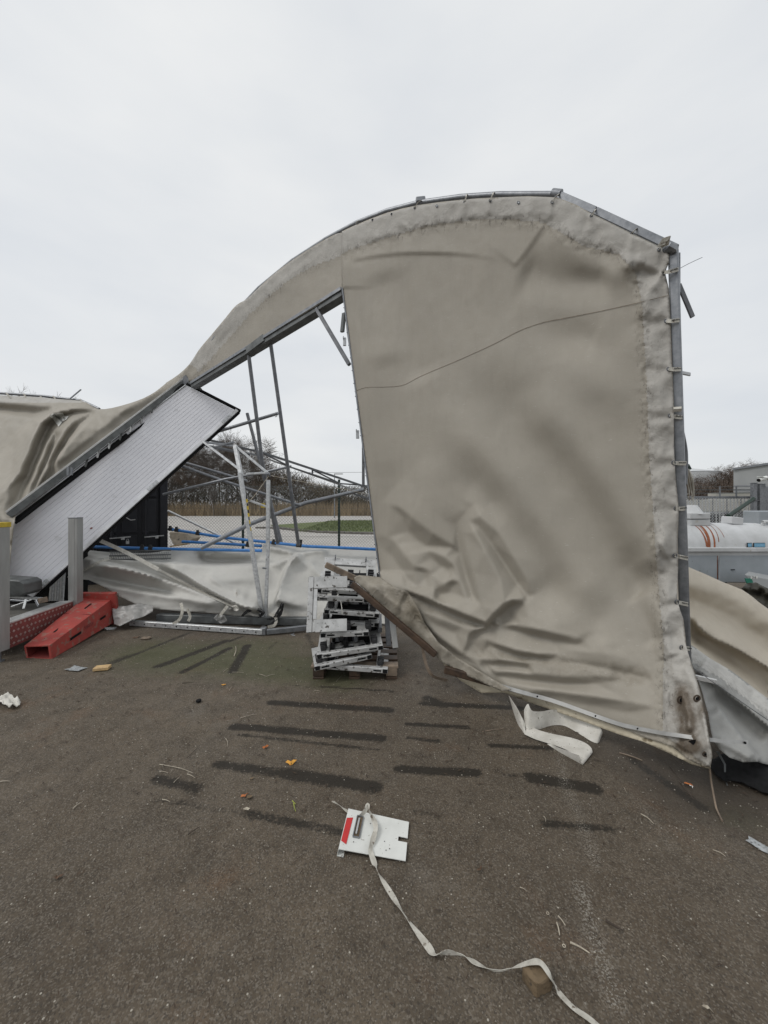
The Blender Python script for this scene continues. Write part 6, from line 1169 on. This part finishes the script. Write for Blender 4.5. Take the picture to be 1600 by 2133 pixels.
# ------------------------------------------------------------------ gate and palisade at the right
gt = thing('palisade_gate', 'galvanised palisade gate with wire mesh behind the white tank', 'gate', (7.5, 11, 0))
gy_ = 11.0; gx0, gx1 = xat(1395, gy_), xat(1568, gy_); ztop = P(0, 1036, gy_).z
mb = MB(); mb.box(((gx0 + gx1) / 2, gy_, ztop), gx1 - gx0, .05, .07); mb.box(((gx0 + gx1) / 2, gy_, .35), gx1 - gx0, .05, .07); mb.box(((gx0 + gx1) / 2 + .8, gy_ + .03, P(0, 1069, gy_).z), gx1 - gx0 - 1.6, .03, .03); mb.build('rail', MT['galv'], gt, .004)
for i in range(int((gx1 - gx0) / .105)): x = gx0 + .05 + i * .105; mb = MB(); mb.box((x, gy_ + .03, (ztop + .35) / 2 - .02), .022, .02, ztop - .35); mb.build('bar', MT['galv_lt'] if i % 4 else MT['galv'], gt)
mb = MB(); k = gx0 - 1.4; zz0, zz1 = .4, ztop - .03; HH = zz1 - zz0; k = gx0 - HH
while k < gx1:
    a, b_ = max(gx0, k), min(gx1, k + HH)
    wirebar(mb, Vector((a, gy_ - .04, zz0 + a - k)), Vector((b_, gy_ - .04, zz0 + b_ - k)), .004); wirebar(mb, Vector((a, gy_ - .035, zz1 - (a - k))), Vector((b_, gy_ - .035, zz1 - (b_ - k))), .004); k += .08
mb.build('mesh', MT['galv_lt'], gt)
mb = MB()
for z in (.12, .22, .30): mb.tube([(gx0, gy_, ztop + z), (gx1, gy_, ztop + z + .02)], .006, 5)
for i in range(60):
    x = gx0 + (gx1 - gx0) * i / 60
    for z in (.12, .22): mb.bar((x - .03, gy_, ztop + z - .015), (x + .03, gy_, ztop + z + .015), .006, .006)
mb.build('barbed_wire', MT['wire'], gt)
for px in (1429, 1499, 1533): x = xat(px, gy_); mb = MB(); mb.box((x, gy_ - .01, ztop + .16), .03, .03, .34); mb.build('wire_post', MT['galv'], gt)
for px, w_, top, lb in ((1568, .11, 1007, 'slim grey gate post carrying the gate rail'), (1582, .16, 1009, 'thick grey gate post right of the slim one')):
    t_ = thing('gate_post', lb, 'post', (xat(px + 2, 10.6), 10.6, 0), 'grey gate posts'); mb = MB(); x = xat(px + 2, 10.6); zt = P(0, top, 10.6).z; mb.box((x, 10.6, zt / 2), w_, w_, zt); mb.build('post', MT['galv'], t_, .01)
    mb = MB(); mb.box((x, 10.6, zt + .01), w_ + .01, w_ + .01, .02); mb.build('cap', MT['galv'], t_); 
    for z in (.9, 1.3, 1.7): mb = MB(); mb.cyl((x - w_ / 2 - .04, 10.55, z), (x + w_ / 2 + .04, 10.55, z), .02, 8); mb.build('bolt', MT['galv_dk'], t_)
mb = MB(); x0_, x1_ = xat(1588, 10.7), xat(1680, 10.7); mb.box(((x0_ + x1_) / 2, 10.9, P(0, 1012, 10.7).z / 2), x1_ - x0_, .3, P(0, 1012, 10.7).z); tag(mb.build('control_cabinet', MT['galv'], None, .02), 'large grey cabinet at the right edge beside the gate posts', 'cabinet')
mb = MB(); x0_ = xat(1571, 9); mb.box((x0_ + .7, 9.1, P(0, 1064, 9).z / 2), 1.4, .4, P(0, 1064, 9).z); tag(mb.build('white_cabinet', MT['greybox'], None, .02), 'pale grey box under the camera in front of the gate posts', 'cabinet')
cc = thing('security_camera', 'white bullet camera pointing left above the gate posts', 'camera', P(1590, 996, 10.2)); mb = MB(); mb.cyl(P(1581, 1000, 10.2), P(1597, 995, 10.2), .055, 16); mb.box(P(1589, 995, 10.2), .24, .13, .015, Matrix.Rotation(.2, 3, 'Y')); mb.build('body', MT['whitepaint'], cc, .006); mb = MB(); mb.cyl(P(1579.6, 1000.6, 10.2), P(1581, 1000.1, 10.2), .045, 16); mb.build('lens', MT['black'], cc); mb = MB(); mb.tube([P(1597, 995, 10.2), P(1606, 1002, 10.3), P(1608, 1016, 10.5)], .03, 8); mb.build('arm', MT['whitepaint'], cc)
mb = MB(); mb.tube([P(1517, 1075, 9.6), P(1570, 1039, 10.4)], .05, 10); tag(mb.build('barrier_arm', MT['green']), 'dark green diagonal pole leaning on the slim gate post', 'pole')
car = thing('parked_car', 'dark parked car seen through the bars of the gate', 'car', (13.6, 14.5, 0)); cxx = xat(1498, 14.5); 
mb = MB(); sec = [(-1.6, .35), (-1.6, .75), (-1.2, .85), (-.7, 1.25), (.5, 1.28), (1.1, .9), (1.7, .8), (1.75, .35)]
mb.add([(cxx + x, 14.5 + y, z) for y in (0, 1.5) for x, z in sec], [tuple(range(8)), tuple(range(15, 7, -1))] + [(i, (i + 1) % 8, 8 + (i + 1) % 8, 8 + i) for i in range(8)]); mb.build('body', MT['beam'], car, .06, 2)
mb = MB(); mb.add([(cxx + x, 14.49, z) for x, z in ((-1.05, .88), (-.65, 1.18), (.45, 1.2), (.9, .9))], [(0, 1, 2, 3)]); solid(mb.build('window', MT['black'], car), .01)
for x in (-.95, 1.05): mb = MB(); mb.cyl((cxx + x, 14.45, .32), (cxx + x, 14.65, .32), .32, 20); mb.build('wheel', MT['black'], car)
rg = thing('rag_bundle', 'pale knotted rope ends hanging beside the corner post', 'rope', P(1432, 1000, 2.6))
for k in range(9):
    x = 1429 + k * 1.6; mb = MB(); mb.tube(smooth3([P(1430 + k * .4, 976, 2.62), P(x, 995, 2.6 - k * .004), P(x + 4, 1020 + k, 2.6), P(x + random.uniform(0, 8), 1042 + random.uniform(-12, 4), 2.6)]), .006, 6, .003); mb.build('strand', MT['strap'] if k % 3 else MT['woodgrey'], rg)

# ------------------------------------------------------------------ sign plate, ribbon and stone in the foreground
sp = thing('metal_plate', 'white folded metal plate with red sticker and slot lying on the asphalt', 'plate', G(780, 1738))
q4 = [G(705, 1768, .03), G(845, 1793, .012), G(852, 1712, .012), G(726, 1684, .03)]
def onq(s, t, l=0): return (q4[0].lerp(q4[1], s)).lerp(q4[3].lerp(q4[2], s), t) + Vector((0, 0, l))
def platepatch(s0, s1, t0, t1): return [(s0, t0), (s1, t0), (s1, t1), (s0, t1)]
SS = [0, .13, .29, .86, 1]; TT = [0, .30, .44, .56, .86, 1]; vs = [onq(s, t) for t in TT for s in SS]; fs = []
for j in range(5):
    for i in range(4):
        if (i == 3 and j == 2) or (i == 1 and 1 <= j <= 3 and False): continue
        fs.append((j * 5 + i, j * 5 + i + 1, j * 5 + i + 6, j * 5 + i + 5))
mb = MB(); mb.add(vs, fs); o = mb.build('plate', MT['whitepaint'], sp); solid(o, .003)
mb = MB(); a, b_ = q4[0], q4[3]; dn_ = Vector((-.006, -.006, -.028)); iw = (q4[1] - q4[0]).normalized() * .03
mb.add([a, b_, b_ + dn_, a + dn_, a + dn_ + iw, b_ + dn_ + iw], [(0, 1, 2, 3), (3, 2, 5, 4)]); solid(mb.build('folded_lip', MT['whitepaint'], sp), .002)
mb = MB(); mb.add([onq(s, t, .0022) for s, t in ((.012, .18), (.10, .12), (.11, .78), (.012, .74))], [(0, 1, 2, 3)]); solid(mb.build('red_sticker', MT['redsticker'], sp), .0005)
mb = MB(); mb.add([onq(s, t, .0022) for s, t in ((.18, .32), (.27, .32), (.27, .83), (.18, .83))], [(0, 1, 2, 3)]); mb.build('slot', MT['stone'], sp)
mb = MB(); rim = [onq(s, t, .004) for s, t in ((.175, .31), (.275, .31), (.275, .84), (.175, .84), (.175, .31))]
for a, b_ in zip(rim[:-1], rim[1:]): mb.bar(a, b_, .004, .006)
mb.build('slot_rim', MT['galv'], sp); mb = MB(); mb.bar(onq(.215, .38, .006), onq(.215, .78, .006), .008, .004); mb.build('latch_bar', MT['galv_lt'], sp)
for s, t in ((.20, .2), (.40, .72), (.75, .20), (.66, .35), (.70, .15)): mb = MB(); c = onq(s, t, .002); mb.cyl(c, c + Vector((0, 0, .001)), .0022, 8); mb.build('hole', MT['black'], sp)
# ribbon: centre line with half width direction turning, so the tape twists
RB_ = [(692, 1668, .03, .006, 0), (708, 1678, .02, .008, .9), (724, 1690, .012, .009, .2), (744, 1702, .012, .009, .8), (760, 1690, .05, .010, 1.5), (766, 1677, .075, .010, 2.2), (770, 1690, .055, .012, .9), (779, 1708, .042, .013, .2), (783, 1725, .040, .011, -.4), (778, 1745, .038, .012, .2), (773, 1762, .036, .011, .9), (773, 1776, .03, .012, .2), (780, 1798, .012, .012, .1), (785, 1812, .010, .007, 1.3), (800, 1838, .008, .010, .2), (820, 1870, .008, .011, .1), (842, 1905, .008, .007, .9), (868, 1940, .008, .010, .2), (892, 1972, .008, .012, -.3), (905, 1988, .012, .013, .6),
       (930, 1986, .012, .012, 1.4), (958, 1988, .008, .004, 1.5), (985, 2003, .006, .010, .3), (1020, 2022, .006, .008, 1.0), (1045, 2022, .008, .003, 1.5), (1080, 2012, .035, .008, .4), (1108, 2004, .062, .010, .2), (1127, 2006, .064, .010, .1), (1146, 2032, .050, .009, .1), (1156, 2052, .024, .009, .2), (1165, 2068, .008, .010, .2), (1195, 2100, .006, .010, .3), (1235, 2128, .006, .010, .2), (1300, 2190, .006, .010, .3)]
cps = smooth_poly([tuple(G(x, y, z)) + (w_, r_) for x, y, z, w_, r_ in RB_], 5); rows = []
for i, p in enumerate(cps):
    c = Vector(p[:3]); tdir = Vector(cps[min(i + 1, len(cps) - 1)][:3]) - Vector(cps[max(i - 1, 0)][:3]); tdir.normalize(); sd_ = tdir.cross(Vector((0, 0, 1))).normalized(); up_ = sd_.cross(tdir)
    o = (sd_ * math.cos(p[4]) + up_ * math.sin(p[4])) * p[3]; cc_ = c.copy(); cc_.z = max(c.z, abs(o.z) + .004); rows.append((cc_ - o, cc_ + o))
tag(ribbon(rows, 'ribbon', MT['strap'], None, .0012), 'long twisted whitish ribbon running from the white plate to the lower edge', 'ribbon')
st = [G(1086, 2038, .0), G(1118, 2080, 0), G(1152, 2062, 0), G(1130, 2022, 0)]; c = sum(st, Vector()) / 4
sb = bmesh.new(); bmesh.ops.create_cube(sb, size=1); bmesh.ops.subdivide_edges(sb, edges=sb.edges, cuts=5, use_grid_fill=True)
for v in sb.verts:
    u_, v_, z_ = v.co.x + .5, v.co.y + .5, v.co.z + .5; r_ = max(abs(v.co.x), abs(v.co.y)) * 2; ed_ = (abs(v.co.x) > .45) + (abs(v.co.y) > .45) + (v.co.z > .45)
    p = (st[0].lerp(st[3], v_)).lerp(st[1].lerp(st[2], v_), u_); p = c + (p - c) * (.94 if ed_ > 1 else 1.0); n_ = float(fbm(np.array([u_ * 5]), np.array([v_ * 5 + z_ * 3]), 130)[0]) * .003
    v.co = Vector((p.x + n_, p.y + n_, z_ * .048 + n_ * (z_ > .3) - (.004 if ed_ > 1 and z_ > .9 else 0)))
me = bpy.data.meshes.new('paving_stone'); sb.to_mesh(me); sb.free(); me.materials.append(MT['stone']); o = link(bpy.data.objects.new('paving_stone', me)); tag(o, 'muddy brown paving stone lying under the ribbon', 'stone')

# ------------------------------------------------------------------ litter on the asphalt
def flake(px, py, ln, wd, ang, name, m, label, cat, grp=None, z=.006, curl=.004, pts=None):
    c = G(px, py, z); ca, sa = math.cos(ang), math.sin(ang); r = random.Random(int(px * 7 + py)); pts = pts or [(-1, 0), (-.6, .7), (0, 1), (.6, .6), (1, 0), (.5, -.7), (-.1, -1), (-.7, -.6)]
    vs = [c + Vector((0, 0, r.uniform(0, curl)))] + [Vector((c.x + (a * ln * ca - b_ * wd * sa), c.y + (a * ln * sa + b_ * wd * ca), z + r.uniform(-.4, 1) * curl)) for a, b_ in pts]
    mb = MB(); n_ = len(pts); mb.add(vs, [(0, i + 1, (i + 1) % n_ + 1) for i in range(n_)]); o = mb.build(name, MT[m]); solid(o, .0008, 0); return tag(o, label, cat, grp)
LEAF = [(-1, .1), (-.7, .9), (-.2, .35), (0, .2), (.3, .8), (1, .75), (.7, .1), (.35, -.35), (0, -.8), (-.4, -.4)]
flake(606, 1590, .034, .020, 0, 'fallen_leaf', 'leaf_y', 'bright yellow fallen leaf, largest on the asphalt', 'leaf', 'fallen leaves', curl=.012, pts=LEAF)
cordo([G(607, 1592, .012), G(608, 1582, .01), G(609, 1572, .006)], .0012, 'leaf_stem', 'thin dark stem of the bright yellow leaf', 'stem', MT['twigdark'], 2)
flake(553, 1557, .022, .014, .3, 'fallen_leaf', 'leaf_o', 'small orange leaf above the yellow one', 'leaf', 'fallen leaves', curl=.010, pts=LEAF)
flake(510, 1657, .022, .013, .5, 'fallen_leaf', 'leaf_o', 'curled orange leaf left of the ribbon end', 'leaf', 'fallen leaves', curl=.012, pts=LEAF)
flake(520, 1660, .017, .013, -.2, 'fallen_leaf', 'stone', 'dull grey leaf half over the curled orange one', 'leaf', 'fallen leaves', curl=.01)
flake(514, 1685, .018, .010, .1, 'fallen_leaf', 'twigpale', 'pale flat leaf below the curled orange one', 'leaf', 'fallen leaves')
flake(466, 1426, .022, .010, .1, 'fallen_leaf', 'leaf_y', 'small ochre leaf left of the pallet', 'leaf', 'fallen leaves')
flake(1434, 1634, .022, .011, -.5, 'wrapper', 'leaf_o', 'orange and white wrapper near the dangling cord', 'wrapper', curl=.008); flake(1440, 1639, .009, .007, -.4, 'wrapper', 'whitepaint', 'white end of the orange wrapper near the dangling cord', 'wrapper', curl=.012, z=.01)
flake(525, 1621, .012, .008, .2, 'fallen_leaf', 'stone', 'greyish leaf on the long dark damp strip', 'leaf', 'fallen leaves')
flake(120, 1828, .02, .012, .3, 'fallen_leaf', 'leaf_b', 'dark brown leaf scrap at the lower left', 'leaf', 'fallen leaves', curl=.012, pts=LEAF); flake(1000, 1812, .016, .010, .5, 'fallen_leaf', 'leaf_b', 'reddish brown leaf scrap right of the ribbon', 'leaf', 'fallen leaves', curl=.01, pts=LEAF)
flake(1474, 2103, .014, .008, -.8, 'bark_scrap', 'twigpale', 'curled pale bark scrap at the lower right', 'scrap', curl=.014, pts=LEAF)
PQ = [(-1, -.9), (-.1, -1), (1, -.8), (.95, .1), (1, 1), (0, .9), (-1, 1), (-.9, 0)]
flake(158, 1393, .085, .05, -.25, 'paper_sheet', 'paper', 'grey printed paper lying left of the wooden block', 'paper', curl=.006, pts=PQ)
flake(1594, 1768, .062, .022, -1.0, 'paper_sheet', 'paper', 'soiled white sheet at the right edge of the picture', 'paper', curl=.008, pts=PQ)
mb = MB(); c = G(213, 1391, .02); mb.box(c, .13, .075, .03, Matrix.Rotation(.25, 3, 'Z')); tag(mb.build('wood_block', MT['woodcut'], None, .004), 'small yellow offcut of timber on the asphalt', 'wood block')
mb = MB(); c = G(304, 1329, .015); mb.box(c, .10, .06, .02, Matrix.Rotation(.1, 3, 'Z')); tag(mb.build('wood_block', MT['woodgrey'], None, .006), 'broken pale wood chip below the plastic wrap', 'wood block')
flake(283, 1328, .05, .03, .1, 'bark_scrap', 'leaf_b', 'brown bark scrap left of the broken wood chip', 'scrap', curl=.02, pts=LEAF)
RGp = [(0, 1446), (14, 1442), (25, 1446), (30, 1455), (44, 1456), (38, 1465), (20, 1470), (0, 1462), (-30, 1455)]
tag(cloth('cloth_rag', RGp, None, 3, MT['strapwhite'], None, None, .003, conv=lambda X, Y: np.stack([(X - 800) / F * (EYE * F / (Y - HOR + 12)), EYE * F / (Y - HOR + 12), .01 + .04 * (fbm(X / 9, Y / 5, 140) + .8)], 1)), 'crumpled off white rag at the left edge on the asphalt', 'rag')
flake(225, 1311, .09, .04, .35, 'plastic_scrap', 'paper', 'blue and white plastic scrap under the foot of the red post', 'scrap', curl=.03, pts=LEAF)
TW = [(1335, 1695, 1362, 1716, .005, 'twigpale'), (1133, 1700, 1137, 1712, .003, 'twigpale'), (1005, 1524, 1050, 1518, .006, 'woodgrey'), (1262, 1918, 1298, 1938, .009, 'twigdark'), (1188, 1963, 1228, 1985, .007, 'twigpale'), (1160, 1922, 1166, 1948, .006, 'twigpale'), (1163, 1908, 1178, 1928, .005, 'twigpale'), (1083, 1848, 1098, 1857, .003, 'twigpale'), (1485, 1770, 1512, 1784, .004, 'twigpale'), (1290, 1568, 1338, 1584, .010, 'woodgrey'), (332, 1592, 402, 1610, .004, 'twigpale'), (332, 1606, 350, 1610, .003, 'twigpale'), (390, 1612, 406, 1620, .004, 'twigpale'),
      (362, 1630, 375, 1618, .003, 'twigpale'), (392, 1738, 416, 1722, .006, 'twigdark'), (390, 1578, 416, 1552, .003, 'twigdark'), (465, 1400, 475, 1392, .003, 'twigpale'), (485, 1400, 508, 1401, .003, 'twigpale'), (540, 1404, 555, 1409, .004, 'twigpale'), (555, 1409, 573, 1404, .004, 'twigpale'), (478, 1438, 484, 1430, .003, 'twigpale'), (500, 1496, 535, 1487, .004, 'twigpale'), (470, 1538, 474, 1555, .003, 'twigpale'), (488, 1366, 491, 1346, .010, 'twigpale'), (338, 1665, 354, 1670, .004, 'twigpale'), (612, 1673, 616, 1690, .005, 'leaf_g'), (609, 1668, 616, 1675, .005, 'leaf_g'), (625, 1692, 680, 1655, .002, 'twigdark'), (630, 1772, 646, 1766, .002, 'twigdark'),
      (152, 1685, 172, 1670, .006, 'twigpale'), (0, 1628, 20, 1627, .004, 'twigpale'), (45, 1600, 78, 1563, .002, 'twigdark'), (380, 1423, 402, 1421, .006, 'twigdark'), (700, 1420, 712, 1408, .002, 'twigpale'), (655, 1438, 668, 1440, .003, 'twigpale'), (905, 1895, 925, 1900, .003, 'twigdark'), (1040, 1770, 1062, 1790, .002, 'twigdark'), (1420, 1850, 1440, 1862, .002, 'twigdark'), (1550, 1815, 1566, 1830, .003, 'twigdark'), (1380, 1990, 1392, 2001, .002, 'twigpale'), (240, 1622, 268, 1618, .003, 'twigdark'), (860, 1575, 880, 1581, .002, 'twigdark'), (780, 1660, 800, 1652, .002, 'twigdark'), (1395, 1595, 1432, 1640, .006, 'twigdark'), (1415, 1628, 1445, 1665, .006, 'twigdark'), (1300, 1640, 1306, 1652, .002, 'twigpale')]
side_w = lambda x: 'at the left' if x < 330 else 'left of the middle' if x < 620 else 'near the white plate' if x < 950 else 'right of the ribbon' if x < 1250 else 'at the right'
dep_w = lambda y: 'close to the grey heap' if y < 1420 else 'among the dark damp strips' if y < 1660 else 'in the near foreground'
TWS = []
for x0_, y0_, x1_, y1_, wd, m in TW:
    a, b_ = G(x0_, y0_, .005), G(x1_, y1_, .005); md = a.lerp(b_, .5) + Vector((random.uniform(-.1, .1) * (b_ - a).length, 0, .003)); mb = MB(); mb.tube(smooth3([a, md, b_], 3), wd * .55, 5, wd * .25)
    o = mb.build('twig', MT[m]); ln = (b_ - a).length; kd = {'twigpale': 'pale dry', 'twigdark': 'dark thin', 'woodgrey': 'flat weathered', 'leaf_g': 'yellow green'}[m]
    sz = 'long' if ln > .12 else 'short' if ln > .05 else 'tiny'
    TWS.append((o, x0_, y0_, f'{sz} {kd} twig {side_w(x0_)} {dep_w(y0_)}'))
for lb in sorted(set(t[3] for t in TWS)):
    g_ = sorted([t for t in TWS if t[3] == lb], key=lambda t: t[1]); n_ = len(g_)
    for i, t in enumerate(g_):
        w_ = '' if n_ == 1 else (['leftmost', 'rightmost'] if n_ == 2 else ['leftmost', 'middle', 'rightmost'] if n_ == 3 else ['leftmost', 'second from left', 'second from right', 'rightmost'] if n_ == 4 else ['leftmost', 'second from left', 'middle', 'second from right', 'rightmost'] + ['further'] * 9)[i] + ' '
        tag(t[0], w_ + t[3], 'twig', 'twigs scattered on the asphalt')
for x, y in ((1141, 1902), (1175, 1970)):
    mb = MB(); c = G(x, y, .004); mb.tube([c + Vector((math.cos(a) * .005, math.sin(a) * .005, 0)) for a in np.linspace(0, 6.283, 9)], .0016, 5); tag(mb.build('ring', MT['twigpale']), 'tiny pale ring on the asphalt ' + ('right of the ribbon bend' if x < 1150 else 'above the paving stone'), 'ring')
mb = MB(); c = G(414, 1461, .004); mb.cyl(c, c + Vector((0, 0, .012)), .02, 12); tag(mb.build('rubber_plug', MT['black']), 'small round black rubber plug on the asphalt left of the damp strips', 'plug')
# crumbs and grit nobody would count
mb = MB(); r = random.Random(5)
for i in range(4200):
    y = .9 + 4.6 * r.random() ** 1.4; x = r.uniform(-1.15, 1.1) * y; s_ = r.choice((.0015, .002, .002, .003, .004)) * (.7 + .25 * y); z = .002 + .006; c = Vector((x, y, z - .002)); a = r.uniform(0, 6.28)
    pts = [c + Vector((math.cos(a + k * 2.1) * s_ * r.uniform(.6, 1.3), math.sin(a + k * 2.1) * s_ * r.uniform(.5, 1.1), -.003)) for k in range(3)] + [c + Vector((0, 0, s_ * .6))]
    mb.add(pts, [(0, 1, 3), (1, 2, 3), (2, 0, 3)])
tag(mb.build('grit', mat('pale grit', (.34, .31, .26), (.14, .12, .10), 4, .8)), 'pale crumbs of grit strewn over the asphalt', 'grit', kind='stuff')
mb = MB()
for i in range(4600):
    y = 1.0 + 4.2 * r.random() ** 1.3; x = r.uniform(-1.1, 1.1) * y; s_ = r.choice((.003, .004, .005, .007, .009, .014)) * min(1, .15 + .28 * y); c = Vector((x, y, .008)); a = r.uniform(0, 6.28); d = Vector((math.cos(a), math.sin(a), 0)) * s_ * 1.6; e = Vector((-math.sin(a), math.cos(a), 0)) * s_ * .4
    mb.add([c - d, c - e * .7, c + d + Vector((0, 0, r.uniform(0, .004))), c + e], [(0, 1, 2, 3)])
tag(mb.build('leaf_litter', mat('brown crumbs', (.075, .05, .032), (.035, .025, .018), 4, .9)), 'dark crumbs of leaves and bark strewn over the asphalt', 'litter', kind='stuff')
